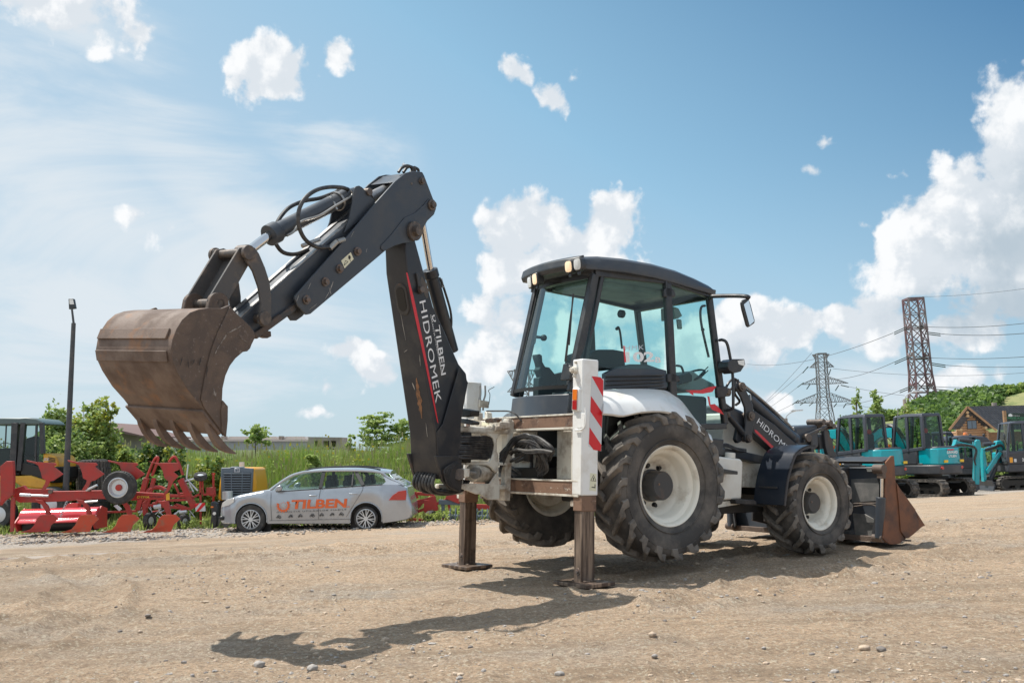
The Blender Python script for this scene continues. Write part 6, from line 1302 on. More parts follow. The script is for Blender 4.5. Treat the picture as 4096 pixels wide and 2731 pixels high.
for k, (x, y0, y1, k2, Y) in enumerate(((551, 212, 560, 'CAR', 27), (115, 203, 560, 'CAR', 26.2))):
    a = atY(*z2p(k2, x, y0), Y); o = thing('marker_post', ('thin rusty red post standing in weeds behind the car windscreen', 'thin rusty red post beside the orange grille machine')[k], 'post', (a.x, Y, gz(a.x, Y)), group='thin red posts along the weeds')
    m = mb(); m.cyl((0, 0, 0), (0, 0, a.z-gz(a.x, Y)), .03, 8); m.build('rod', PR, o); m = mb(); m.cyl((0, 0, a.z-gz(a.x, Y)-.02), (0, 0, a.z-gz(a.x, Y)+.03), .045, 8); m.build('cap', PR, o)
# ================================================================ red cultivator and grey roller right of the car
KY = 25.0
c = atY(*z2p('R2', 230, 1550), KY); KU = thing('red_cultivator', 'small red cultivator with a black wheel between the car and the near leg', 'cultivator', (c.x, KY, c.z))
bars(KU, 'R2', KY, [((130, 1450), (225, 1430), .12), ((110, 1545), (240, 1560), .18), ((225, 1430), (215, 1550), .2), ((150, 1500), (330, 1425), .07), ((160, 1395), (255, 1400), .08), ((240, 1410), (260, 1490), .18), ((300, 1540), (420, 1545), .12), ((120, 1530), (190, 1440), .08), ((165, 1420), (150, 1385), .05), ((325, 1400), (400, 1430), .2), ((330, 1430), (350, 1540), .06), ((310, 1450), (400, 1440), .06)], PR, 'frame_beam')
flatwheel(KU, 'R2', KY-.1, 237, 1520, 34, tilt=.9, wdt=.2)
c = atY(*z2p('R2', 480, 1560), KY); RL_ = thing('grey_land_roller', 'grey cage roller with red frame bars behind the stabiliser legs', 'land roller', (c.x, KY, c.z))
GRI = pmat('grey_implement_paint', (.10, .13, .16), .5)
bars(RL_, 'R2', KY, [((280, 1440), (400, 1445), .12), ((300, 1440), (310, 1560), .08), ((480, 1500), (620, 1505), .10)], GRI, 'grey_beam'); bars(RL_, 'R2', KY+.1, [((480, 1465), (600, 1470), .12), ((500, 1480), (505, 1560), .05), ((560, 1480), (560, 1560), .05)], PR, 'red_bar')
a, b = rel(RL_, W('R2', [(330, 1520), (620, 1525)], KY-.2)); m = mb(); m.cyl(a, b, .06, 14); m.build('axle_tube', GRI, RL_)
m = mb()
for i in range(10):
    p = a.lerp(b, (i+.5)/10); m.rev([(.20, -.015), (.22, 0), (.20, .015)], p, (1, 0, 0), 20); m.bar(p+Vector((0, 0, -.2)), p+Vector((0, 0, .2)), .02, .02, (0, 1, 0))
m.build('roller_cage', GRI, RL_)
# ================================================================ teal mini excavators
TEAL = pmat('teal_paint', (.0, .33, .39), .28, col2=(.01, .26, .31), nscale=2, coat=.4)
CHAR = pmat('charcoal_panel', (.045, .05, .06), .5, col2=(.07, .07, .075), nscale=3)
CAGE = pmat('slate_cab_frame', (.055, .062, .08), .45)
TRK = pmat('rubber_track', (.06, .055, .05), .9, col2=(.16, .14, .12), nscale=9, bump=.2)
REDS = pmat('red_seat_back', (.55, .04, .03), .6)
def excavator(label, loc, head, s=1.0, boom=None, text=None, lamp=True, cabh=2.55):
    o = thing('mini_excavator', label, 'excavator', loc, head, 'teal mini excavators parked in a row')
    def P(*a): return (a[0]*s*.84, a[1]*s*.76, a[2]*s)
    def bx(nm, x0, x1, y0, y1, z0, z1, mt, bv=.03, par=None): m = mb(); m.box(P((x0+x1)/2, (y0+y1)/2, (z0+z1)/2), P((x1-x0)/2, (y1-y0)/2, (z1-z0)/2)); return m.build(nm, mt, par or o, bevel=bv*s)
    for sy in (1, -1):                                            # tracks
        y0, y1 = (.58, .95) if sy > 0 else (-.95, -.58)
        pr = [(-1.15+.26*math.cos(R(a)), .28+.26*math.sin(R(a))) for a in range(90, 271, 30)]+[(1.15+.26*math.cos(R(a)), .28+.26*math.sin(R(a))) for a in range(-90, 91, 30)]
        inn = [(x*.93, .28+(z-.28)*.72) for x, z in pr]
        m = mb(); n = len(pr); vs = [P(x, y, z) for y in (y0, y1) for x, z in pr]+[P(x, y, z) for y in (y0, y1) for x, z in inn]
        fs = []
        for i in range(n):
            j = (i+1) % n; fs += [(i, j, n+j, n+i), (2*n+i, 2*n+j, 3*n+j, 3*n+i), (i, j, 2*n+j, 2*n+i), (n+i, n+j, 3*n+j, 3*n+i)]
        m.add(vs, fs); T = m.build('track', TRK, o, smooth=False)
        m = mb(); per = 0
        def ring(t):
            L1, L2 = 2.3, math.pi*.26; tot = 2*L1+2*L2; t = (t % 1)*tot
            if t < L1: return (1.15-t, .54, 0, 1)
            t -= L1
            if t < L2: a = math.pi/2+t/.26; return (-1.15+.26*math.cos(a), .28+.26*math.sin(a), math.cos(a), math.sin(a))
            t -= L2
            if t < L1: return (-1.15+t, .02, 0, -1)
            t -= L1; a = -math.pi/2+t/.26; return (1.15+.26*math.cos(a), .28+.26*math.sin(a), math.cos(a), math.sin(a))
        for k in range(44):
            x, z, nx, nz_ = ring(k/44); m.bar(P(x-nx*.01, y0, z-nz_*.01), P(x-nx*.01, y1, z-nz_*.01), .06*s, .05*s, (nx, 0, nz_+.001))
        m.build('grouser', TRK, T, smooth=False)
        m = mb(); ym = y1 if sy > 0 else y0
        for x, r in ((-1.15, .20), (1.15, .20), (-.6, .1), (-.2, .1), (.2, .1), (.6, .1)): m.cyl(P(x, (y0+y1)/2-.12, .28 if r > .15 else .14), P(x, (y0+y1)/2+.12*1, .28 if r > .15 else .14), r*s, 16)
        m.box(P(0, (y0+y1)/2, .30), P(.95, .10, .10)); m.build('track_frame', GRSH, T)
    bx('carbody', -.5, .5, -.6, .6, .3, .62, GRSH); m = mb(); m.cyl(P(0, 0, .6), P(0, 0, .72), .42*s, 24); m.build('slew_ring', GRSH, o)
    # blade at the front
    m = mb(); m.prism([Vector(P(1.75, -.95, .02)), Vector(P(1.68, -.95, .2)), Vector(P(1.78, -.95, .42)), Vector(P(1.72, -.95, .42)), Vector(P(1.62, -.95, .2)), Vector(P(1.68, -.95, .02))], [Vector(P(1.75, .95, .02)), Vector(P(1.68, .95, .2)), Vector(P(1.78, .95, .42)), Vector(P(1.72, .95, .42)), Vector(P(1.62, .95, .2)), Vector(P(1.68, .95, .02))]); m.bar(P(.6, .4, .25), P(1.68, .4, .2), .12*s, .14*s); m.bar(P(.6, -.4, .25), P(1.68, -.4, .2), .12*s, .14*s); m.build('dozer_blade', CHAR, o)
    # upper house: bumper, counterweight cover, cab
    def outline(pts, z0, z1, nm, mt, tap=0, bv=.04): m = mb(); m.prism([Vector(P(x, y, z0)) for x, y in pts], [Vector(P(x*(1-tap), y*(1-tap), z1)) for x, y in pts]); return m.build(nm, mt, o, bevel=bv*s)
    rear = [(.95, .9), (.95, -.9), (-.75, -.9), (-1.12, -.62), (-1.25, -.2), (-1.25, .2), (-1.12, .62), (-.75, .9)]
    BM = outline(rear, .70, 1.0, 'counterweight', CHAR)
    HDc = outline([(-.30, .86), (-.30, -.9), (-.74, -.87), (-1.08, -.60), (-1.19, -.2), (-1.19, .2), (-1.08, .60), (-.70, .86)], 1.0, 1.52, 'engine_cover', TEAL, .03)
    outline([(-.28, .80), (-.28, -.86), (-.72, -.83), (-1.02, -.58), (-1.12, -.2), (-1.12, .2), (-1.02, .58), (-.68, .80)], 1.49, 1.57, 'cover_lid', CHAR)
    bx('right_side_tank', -.3, .9, -.88, -.30, 1.0, 1.45, TEAL, .06)
    bx('door_lower_panel', -.28, .95, .22, .90, 1.0, 1.50, CHAR, .04)
    bx('cab_floor', -.5, .98, -.20, .88, .98, 1.05, GRSH, .02)
    zt_ = cabh
    cx0, cx1, cy0, cy1 = -.62, .92, -.22, .88
    for nm, a, b in (('cab_pillar', (cx0, cy1, 1.5), (cx0+.04, cy1-.05, zt_)), ('cab_pillar', (.12, cy1, 1.4), (.14, cy1-.05, zt_)), ('cab_pillar', (cx1+.05, cy1, 1.1), (cx1-.22, cy1-.05, zt_)), ('cab_pillar', (cx0, cy0, 1.5), (cx0+.04, cy0+.05, zt_)), ('cab_pillar', (.12, cy0, 1.4), (.14, cy0+.05, zt_)), ('cab_pillar', (cx1+.05, cy0, 1.1), (cx1-.22, cy0+.05, zt_))):
        m = mb(); m.bar(P(*a), P(*b), .10*s, .085*s, (0, 1, 0)); m.build(nm, CAGE, o, bevel=.02*s)
    m = mb(); m.prism([Vector(P(x, y, zt_-.03)) for x, y in ((cx0-.02, cy0), (cx0-.02, cy1), (.2, cy1+.02), (cx1-.18, cy1-.03), (cx1-.18, cy0+.03), (.2, cy0-.02))], [Vector(P(x*.97, y*.97, z)) for x, y, z in ((cx0, cy0+.03, zt_+.07), (cx0, cy1-.03, zt_+.07), (.2, cy1-.02, zt_+.09), (cx1-.22, cy1-.06, zt_+.03), (cx1-.22, cy0+.06, zt_+.03), (.2, cy0+.02, zt_+.09))]); m.build('cab_roof', CAGE, o, bevel=.02*s)
    for z in (1.52,): m = mb(); m.bar(P(cx0, cy1, z), P(cx1, cy1, z-.12), .05*s, .10*s); m.bar(P(cx0, cy0, z), P(cx0, cy1, z), .05*s, .10*s); m.build('window_rail', CAGE, o, bevel=.01*s)
    def gl(nm, pts): m = mb(); m.add([P(*p) for p in pts], [tuple(range(len(pts)))]); m.build(nm, GLASSD, o, smooth=False)
    gl('rear_window', [(cx0-.02, cy0+.08, 1.57), (cx0-.02, cy1-.08, 1.57), (cx0+.02, cy1-.1, zt_-.04), (cx0+.02, cy0+.1, zt_-.04)]); gl('door_window', [(.18, cy1+.01, 1.52), (cx1, cy1+.01, 1.4), (cx1-.2, cy1-.03, zt_-.04), (.18, cy1-.03, zt_-.04)]); gl('side_window', [(cx0+.06, cy1+.01, 1.57), (.08, cy1+.01, 1.52), (.1, cy1-.03, zt_-.04), (cx0+.08, cy1-.03, zt_-.04)]); gl('windscreen', [(cx1+.06, cy0+.05, 1.1), (cx1+.06, cy1-.05, 1.1), (cx1-.2, cy1-.08, zt_-.05), (cx1-.2, cy0+.08, zt_-.05)]); gl('right_window', [(cx0+.06, cy0, 1.57), (cx1, cy0, 1.45), (cx1-.2, cy0+.04, zt_-.04), (cx0+.08, cy0+.04, zt_-.04)])
    bx('seat', -.25, .25, .1, .6, 1.2, 1.45, SEATM, .05); m = mb(); m.box(P(-.30, .35, 1.72), P(.07, .24, .30)); m.build('seat_back', SEATM, o, bevel=.06*s); m = mb(); m.ell(P(-.32, .35, 2.07), P(.06, .13, .09)); m.build('headrest', REDS, o)
    m = mb(); m.tube([P(.35, .1, 1.3), P(.32, .12, 1.75)], .025*s, 6); m.tube([P(.35, .6, 1.3), P(.32, .62, 1.75)], .025*s, 6); m.build('control_levers', GRSH, o)
    m = mb(); m.bar(P(cx1-.02, cy1+.02, 1.55), P(cx1-.1, cy1+.04, 2.2), .02*s, .02*s); m.build('grab_rail', GRSH, o)
    for y in (.55, -.55): m = mb(); c = P(-1.12, y, .90); m.cyl(c, (c[0]-.04*s, c[1], c[2]), .05*s, 12); m.build('red_reflector', LENSR, BM)
    for y0 in (.28, -.62): m = mb(); m.box(P(-1.155, y0+.05, 1.10), P(.02, .10, .04)); m.build('yellow_sticker', pmat('yellow_sticker', (.75, .5, .04), .4), HDc, smooth=False)
    bx('white_sticker', .55, .66, .885, .905, 1.08, 1.20, REFW, .001); bx('orange_sticker', .72, .86, .885, .905, 1.06, 1.26, pmat('orange_sticker', (.8, .35, .03), .4), .001)
    if text:
        lettering('SUNWARD', WTXT, HDc, P(-1.205, .30, 1.33), P(-1.205, -.30, 1.33), P(-1.205, .30, 1.42), off=0, bold=.02); lettering('UTILBEN', WTXT, HDc, P(-1.205, .22, 1.22), P(-1.205, -.22, 1.22), P(-1.205, .22, 1.29), off=0, bold=.02)
        m = mb(); m.box(P(-1.196, .06, 1.46), P(.004, .18, .018)); m.build('red_line', REDM, HDc, smooth=False)
    if lamp: m = mb(); m.box(P(cx1+.08, cy1+.10, 1.62), P(.05, .07, .05)); m.build('amber_light', LENSO, o, bevel=.01)
    m = mb(); m.tube([P(cx1, cy1, 1.75), P(cx1+.18, cy1+.22, 2.0)], .014*s, 6); m.ell(P(cx1+.18, cy1+.22, 2.05), P(.03, .10, .14), 12, 8); m.build('mirror', PLAS, o)
    # boom, dipper, bucket
    if boom:
        pts = [Vector(P(x, -.45, z)) for x, z in boom['boom']]; w = .11*s
        def beam(nm, pl, th, mt):
            up_ = []; dn = []
            for i, p in enumerate(pl):
                a, b = pl[max(i-1, 0)], pl[min(i+1, len(pl)-1)]; t = (b-a).normalized(); n = Vector((-t.z, 0, t.x)); h = th[i]*s/2; up_.append(p+n*h); dn.append(p-n*h)
            loop = up_+dn[::-1]; m = mb(); m.prism([q+Vector((0, w, 0)) for q in loop], [q-Vector((0, w, 0)) for q in loop]); return m.build(nm, mt, o, bevel=.02*s)
        beam('boom', pts, [.24, .34, .40, .30, .22][:len(pts)] if len(pts) == 5 else [.3]*len(pts), TEAL)
        dpl = [Vector(P(x, -.45, z)) for x, z in boom['dipper']]; beam('dipper', dpl, [.22, .34, .22, .16][:len(dpl)], TEAL)
        m = mb(); a, b = [Vector(P(x, -.45, z)) for x, z in boom['ram']]; m.tube([a, a.lerp(b, .6), a.lerp(b, .61), b], [.07*s, .07*s, .035*s, .035*s], 12); m.build('dipper_ram', CHAR, o)
        m = mb(); a, b = [Vector(P(x, -.45, z)) for x, z in boom['lift']]; m.tube([a, a.lerp(b, .6), a.lerp(b, .61), b], [.07*s, .07*s, .035*s, .035*s], 12); m.build('lift_ram', CHAR, o)
        for k in range(4):
            q = [p+Vector((0, .12*s-.05*k*s, .22*s+.01*k)) for p in pts]; m = mb(); m.tube(bez(q, 16), .018*s, 6); m.build('boom_hose', HOSE, o)
        e = dpl[-1]; bk_ = [(0.08, .08), (.26, -.02), (.30, -.25), (.18, -.48), (-.10, -.60), (-.32, -.55), (-.20, -.42), (-.05, -.22), (-.10, .0)]
        m = mb(); q = [e+Vector((x*s*-1 if boom.get('flip') else x*s, 0, z*s)) for x, z in bk_]; m.prism([p+Vector((0, .30*s, 0)) for p in q], [p-Vector((0, .30*s, 0)) for p in q]); m.build('bucket', CHAR, o, bevel=.015*s)
        m = mb(); m.box(P(1.1, -.45, .85), P(.22, .16, .22)); m.build('swing_bracket', TEAL, o, bevel=.03*s)
    return o
BOOM_A = dict(boom=[(1.2, .95), (1.35, 1.5), (1.9, 2.05), (2.6, 2.05), (3.2, 1.75)], dipper=[(3.0, 2.05), (3.2, 1.75), (3.0, 1.2), (2.85, .65)], ram=[(1.9, 2.3), (3.0, 2.08)], lift=[(1.3, .9), (2.1, 1.85)])
def ground_at(k, x, y, Y): p = atY(*z2p(k, x, y), Y); return Vector((p.x, Y, gz(p.x, Y)))
heading = R(115)
b0 = ground_at('RX', 1160, 1150, 31.2); excavator('teal mini excavator with dark cab and white lettering on its rear cover', b0, heading, .97, BOOM_A, True)
a0 = ground_at('RX', 450, 1150, 30.6); excavator('teal mini excavator with dark cab, half hidden behind the big loader bucket', a0, heading, .97, BOOM_A, False)
g_ = ground_at('RX', 1640, 1140, 36.5); ED = excavator('teal mini excavator half hidden behind its own raised teal boom, right of the lettered one', g_, R(168), .72, None, False, False)
c0 = ground_at('RX', 2330, 1140, 34.0); CB = dict(boom=[(1.2, .8), (1.5, 1.5), (2.1, 1.95), (2.7, 1.95), (3.35, 2.0)], dipper=[(3.2, 2.2), (3.35, 1.9), (3.3, 1.2), (3.25, .6)], ram=[(2.3, 2.25), (3.25, 2.25)], lift=[(1.3, .8), (2.2, 1.8)])
EC = excavator('small teal mini excavator with rounded black cab cut off by the right edge', c0, R(180), .88, None, False, False)
pq = lambda x, z, y=.905: Vector((x*.88*.84, y*.88*.76, z*.88))
lettering('20F', WTXT, EC, pq(.30, 1.10), pq(.10, 1.10), pq(.30, 1.22), off=.012, bold=.02)
# teal arm standing in front of the hidden one, and a second upright arm
AY = 33.2
def armthing(label, boomp, dipp, ramp, k='RX', Y=AY, hp=None):
    c = atY(*z2p(k, dipp[-1][0], dipp[-1][1]), Y); o = thing('excavator_arm', label, 'excavator arm', (c.x, Y, gz(c.x, Y)), group='teal digging arms between the cabs')
    q = rel(o, W(k, boomp, Y)); m = mb(); m.slab(q, 1, .24); m.build('boom', TEAL, o, bevel=.02)
    q = rel(o, W(k, dipp, Y-.02)); m = mb(); m.slab(q, 1, .22); m.build('dipper', TEAL, o, bevel=.02)
    a, b = rel(o, W(k, ramp, Y+.1)); m = mb(); m.tube([a, a.lerp(b, .6), a.lerp(b, .61), b], [.075, .075, .04, .04], 12); m.build('ram', CHAR, o)
    if hp:
        for d in (0, 10, 20): q = rel(o, W(k, [(x+d*.6, y+d) for x, y in hp], Y-.05)); m = mb(); m.tube(bez(q, 24), .02, 6); m.build('hose', HOSE, o)
    return o
o = armthing('teal digging arm arching beside the lettered excavator with bundled hoses', [(1440, 700), (1440, 620), (1480, 560), (1500, 490), (1530, 520), (1640, 545), (1740, 560), (1740, 610), (1640, 590), (1540, 600), (1490, 650), (1470, 720)],
  [(1735, 520), (1760, 495), (1800, 500), (1815, 580), (1800, 700), (1795, 1000), (1790, 1080), (1745, 1085), (1735, 1000), (1745, 760), (1735, 620)], [(1530, 500), (1740, 512)], hp=[(1450, 600), (1500, 560), (1640, 560), (1730, 590), (1745, 640), (1720, 740), (1735, 800)])
q = rel(o, W('RX', [(1690, 1080), (1740, 1060), (1790, 1060), (1800, 1120), (1750, 1160), (1700, 1170)], AY-.05)); m = mb(); m.slab(q, 1, .3); m.build('coupler', CHAR, o, bevel=.02)
o2 = armthing('second teal digging arm reaching towards the rounded cab at the right edge', [(1830, 620), (1900, 600), (2000, 560), (2010, 515), (2060, 505), (2110, 560), (2130, 700), (2090, 680), (2060, 620), (1990, 610), (1900, 650), (1835, 660)],
  [(1825, 600), (1860, 620), (1880, 760), (1885, 1010), (1850, 1030), (1840, 900), (1835, 760)], [(1830, 560), (1995, 545)], Y=AY+.6, hp=[(1860, 620), (1960, 590), (2060, 560), (2110, 640)])
a, b = rel(o2, W('RX', [(1930, 1000), (2060, 700)], AY+.7)); m = mb(); m.tube([a, a.lerp(b, .5), a.lerp(b, .51), b], [.07, .07, .04, .04], 12); m.build('lift_ram', CHAR, o2)
wp(o2, 'RX', [(1880, 880), (1960, 760), (2050, 650), (2080, 670), (1990, 800), (1900, 930)], AY+.5, .12, TEAL, 'boom_link')
def adopt(arm, ex):
    """the digging arm belongs to its excavator"""
    M = (Matrix.Translation(ex.location) @ Matrix.Rotation(ex.rotation_euler.z, 4, 'Z')).inverted() @ Matrix.Translation(arm.location)
    for ch in list(arm.children): ch.parent = ex; ch.matrix_parent_inverse = M
    bpy.data.objects.remove(arm)
adopt(o, ED); adopt(o2, EC)
# dark loader and machine roofs behind
DY = 36.0
def roof_machine(label, k, Y, roof, glass, beacon, extra=()):
    c = ground_at(k, (roof[0][0]+roof[len(roof)//2][0])/2, 900, Y); o = thing('wheel_loader', label, 'loader', c)
    q = rel(o, W(k, roof, Y)); m = mb(); m.slab(q, 1, 1.3); m.build('cab_roof', CAGE, o, bevel=.04)
    q = rel(o, W(k, glass, Y+.05)); m = mb(); m.add(q, [tuple(range(len(q)))]); m.build('cab_window', GLASSD, o, smooth=False)
    q2 = [p+Vector((0, 1.2, 0)) for p in q]; m = mb(); m.add(q2, [tuple(range(len(q)))]); m.build('far_window', GLASSD, o, smooth=False)
    for i in range(len(q)): 
        for off in (0, 1.2):
            m = mb(); m.bar(q[i]+Vector((0, off, 0)), q[(i+1) % len(q)]+Vector((0, off, 0)), .06, .06, (0, 1, 0)); m.build('cab_frame', CAGE, o)
    if beacon:
        a, b = rel(o, W(k, beacon, Y+.3)); r = .09; m = mb(); m.tube([a, a.lerp(b, .15), a.lerp(b, .85), b], [r, r, r*.85, r*.4], 12); m.build('amber_beacon', LENSO, o)
    for nm, pl, mt, th in extra: wp(o, k, pl, Y, th, mt, nm, .03)
    m = mb(); zz = min(p.z for p in q); xx = [p.x for p in q]; m.box(((min(xx)+max(xx))/2, .6, zz/2), ((max(xx)-min(xx))/2, .6, zz/2)); m.build('body', CHAR, o, bevel=.08)
    return o
roof_machine('dark grey loader cab with an orange beacon behind the front wheel fender', 'RF', 30.0, [(480, 290), (530, 268), (700, 262), (715, 280), (710, 325), (480, 330)], [(470, 330), (715, 330), (720, 560), (470, 560)], [(628, 262), (628, 222)])
roof_machine('machine with small orange beacon and mirror standing left of the first teal cab', 'RF', 36.0, [(850, 375), (870, 365), (900, 372), (960, 380), (960, 400), (850, 400)], [(855, 400), (960, 400), (970, 600), (855, 600)], [(900, 370), (900, 340)], [('mirror', [(928, 345), (968, 345), (970, 400), (930, 400)], PLAS, .06), ('boom', [(870, 500), (1000, 420), (1010, 460), (900, 560)], TEAL, .2), ('house', [(870, 540), (1030, 500), (1030, 620), (900, 620)], TEAL, .4)])
roof_machine('low dark cab with roof lights and orange beacon below the log cabin', 'RX', 39.0, [(1450, 475), (1480, 455), (1600, 445), (1680, 450), (1860, 455), (1900, 480), (1935, 520), (1450, 520)], [(1470, 520), (1930, 520), (1960, 800), (1460, 800)], [(1612, 440), (1612, 405)], [('roof_light', [(1665, 425), (1695, 425), (1697, 460), (1665, 460)], PLAS, .1), ('roof_light', [(1838, 422), (1868, 422), (1868, 458), (1838, 458)], PLAS, .1)])
roof_machine('slim dark cab with a lamp wedged behind the lettered excavator', 'RX', 36.5, [(1360, 392), (1450, 400), (1455, 430), (1360, 425)], [(1375, 425), (1450, 430), (1455, 640), (1380, 640)], None)
# ================================================================ log cabin
HY = 118.0
def hx(pl, Y=HY): return W('RX', pl, Y)
ap, el_, er = hx([(1600, 100), (1375, 365), (1950, 372)]); 
c = Vector(((el_.x+er.x)/2, HY, gz(0, 62)-.2)); LC = thing('log_cabin', 'log cabin with golden round-log gable and dark tiled roof', 'cabin', c)
LOG = pmat('golden_logs', (.42, .24, .125), .6, col2=(.27, .155, .085), nscale=5, nmin=.4, nmax=.7, stretch=(.4, 1, 3), bump=.1)
ROOFM = pmat('dark_metal_tiles', (.05, .05, .055), .32, col2=(.08, .08, .085), nscale=2)
ap, el_, er = rel(LC, [ap, el_, er]); zE = min(el_.z, er.z)
gl_, gr_ = el_.x+1.0, er.x-.6
m = mb(); z = 0.1; dz = .30
while z < ap.z-.35:
    f = max(0, (z-zE)/(ap.z-zE)); xa = lerp(gl_, ap.x, f)+.12; xb_ = lerp(gr_, ap.x, f)-.12
    if xb_-xa > .3: m.cyl((xa, .0, z), (xb_, .0, z), .165, 10)
    z += dz
m.build('gable_wall', LOG, LC)
m = mb(); z = .1
while z < zE-.1: m.cyl((gr_-.1, .05, z), (gr_-.1+14, 9.5*.0+.05, z), .165, 10) if 0 else m.cyl((gr_-.2, -.45, z), (gr_-.2, 9.0, z), .165, 10); z += dz
m.build('side_wall', LOG, LC)
for x, zf in ((ap.x, ap.z-.55), (ap.x+.02, ap.z-.95), (gr_-.45, zE+.25), (gl_+.4, zE+.1)): m = mb(); m.cyl((x, -.75, zf), (x, .1, zf), .17, 14); m.build('log_end', pmat('pale_log_end', (.50, .33, .17), .7), LC)
q = rel(LC, hx([(1620, 255), (1745, 250), (1750, 362), (1628, 368)])); wq = [Vector((p.x, -.20, p.z)) for p in q]; m = mb(); m.slab(wq, 1, .1); WN = m.build('window', pmat('dark_brown_frame', (.05, .03, .02), .5), LC, bevel=.01)
for x0, x1 in ((.06, .47), (.53, .94)):
    a, b = wq[0].lerp(wq[1], x0), wq[0].lerp(wq[1], x1); c_, d_ = wq[3].lerp(wq[2], x1), wq[3].lerp(wq[2], x0); pn = [a-Vector((0, .01, .08)), b-Vector((0, .01, .08)), c_+Vector((0, -.01, .08)), d_+Vector((0, -.01, .08))]; m = mb(); m.slab(pn, 1, -.01); m.build('pane', pmat('window_pane', (.12, .16, .2), .06), WN, smooth=False)
# roof: two slopes of metal tiles with waves and steps
def slope(p0, p1, q0, q1, nu, nv, nm):
    """p0-p1 eaves to ridge at the gable end, q0-q1 the same at the far end"""
    nrm = (p1-p0).cross(q0-p0).normalized(); nrm = nrm if nrm.z > 0 else -nrm
    m = mb(); vs = []
    for j in range(nv+1):
        for i in range(nu+1):
            t, u = j/nv, i/nu; p = p0.lerp(p1, t).lerp(q0.lerp(q1, t), u); vs.append(p+nrm*(.045*abs(math.sin(math.pi*i/4))+.05*(1-(j % 3)/3)))
    fs = [(j*(nu+1)+i, j*(nu+1)+i+1, (j+1)*(nu+1)+i+1, (j+1)*(nu+1)+i) for j in range(nv) for i in range(nu)]
    m.add(vs, fs); return m.build(nm, ROOFM, LC, sharp=25)
dep = Vector((15.0, 5.5, .0)); over = Vector((-.0, -.8, 0)); ridge0 = ap+Vector((0, -.8, .15)); 
slope(er+Vector((.3, -.8, -.1)), ridge0, er+dep+Vector((.3, -.8, -.1)), ridge0+dep, 150, 30, 'roof_slope'); slope(el_+Vector((-.1, -.8, -.1)), ridge0, el_+dep+Vector((-.1, -.8, -.1)), ridge0+dep, 60, 30, 'roof_slope')
for e in (el_, er): m = mb(); m.bar(e+Vector((.1 if e is er else -.05, -.82, -.12)), ridge0+Vector((0, -.02, -.04)), .06, .24, (0, 0, 1)); m.build('barge_board', LOG, LC)
m = mb(); m.box((gr_+6, 4, 1.2), (6.0, 1.5, 1.2)); m.build('long_wall', LOG, LC)
a = rel(LC, hx([(1975, 78), (1975, 30)], HY+3)); m = mb(); m.cyl(a[0]-Vector((0, 0, 1)), a[1], .3, 10); m.build('chimney', pmat('chimney', (.25, .22, .2), .9), LC)
# ================================================================ green notice board
SY = 44.0
q = W('RX', [(2118, 162), (2420, 165), (2420, 312), (2125, 318)], SY); c = Vector((q[0].x+1.0, SY, gz(q[0].x, SY))); SG = thing('notice_board', 'dark green notice board on posts in front of the cabin roof', 'sign', c)
qq = rel(SG, q); m = mb(); m.slab(qq, 1, .08); m.build('board', pmat('dark_green_board', (.012, .035, .025), .4), SG, bevel=.01)
m = mb(); m.bar((qq[0].x-.05, .04, 0), (qq[0].x-.03, .04, qq[0].z+.1), .12, .12, (0, 1, 0)); m.build('post', LOG, SG); m = mb(); m.bar((qq[1].x+.05, .04, 0), (qq[1].x+.03, .04, qq[1].z+.1), .12, .12, (0, 1, 0)); m.build('post', LOG, SG)
SGT = pmat('green_lettering', (.10, .45, .22), .5)
def sl(t, x0, x1, y0, y1, mt): lettering(t, mt, SG, *rel(SG, W('RX', [(x0, y1), (x1, y1+1), (x0, y0)], SY-.012)), off=.004)
sl('CABANE LA COMANDA', 2128, 2470, 212, 232, SGT); sl('Mobila rustica', 2190, 2352, 240, 250, SGT); sl('Constructii case lemn', 2175, 2380, 262, 272, SGT); sl('Cabane', 2210, 2300, 188, 200, WTXT)
m = mb(); r_ = rel(SG, W('RX', [(2155, 206), (2155, 180), (2180, 168), (2205, 182), (2205, 206)], SY-.012)); m.slab(r_, 1, -.004); m.build('house_symbol', WTXT, SG, smooth=False)
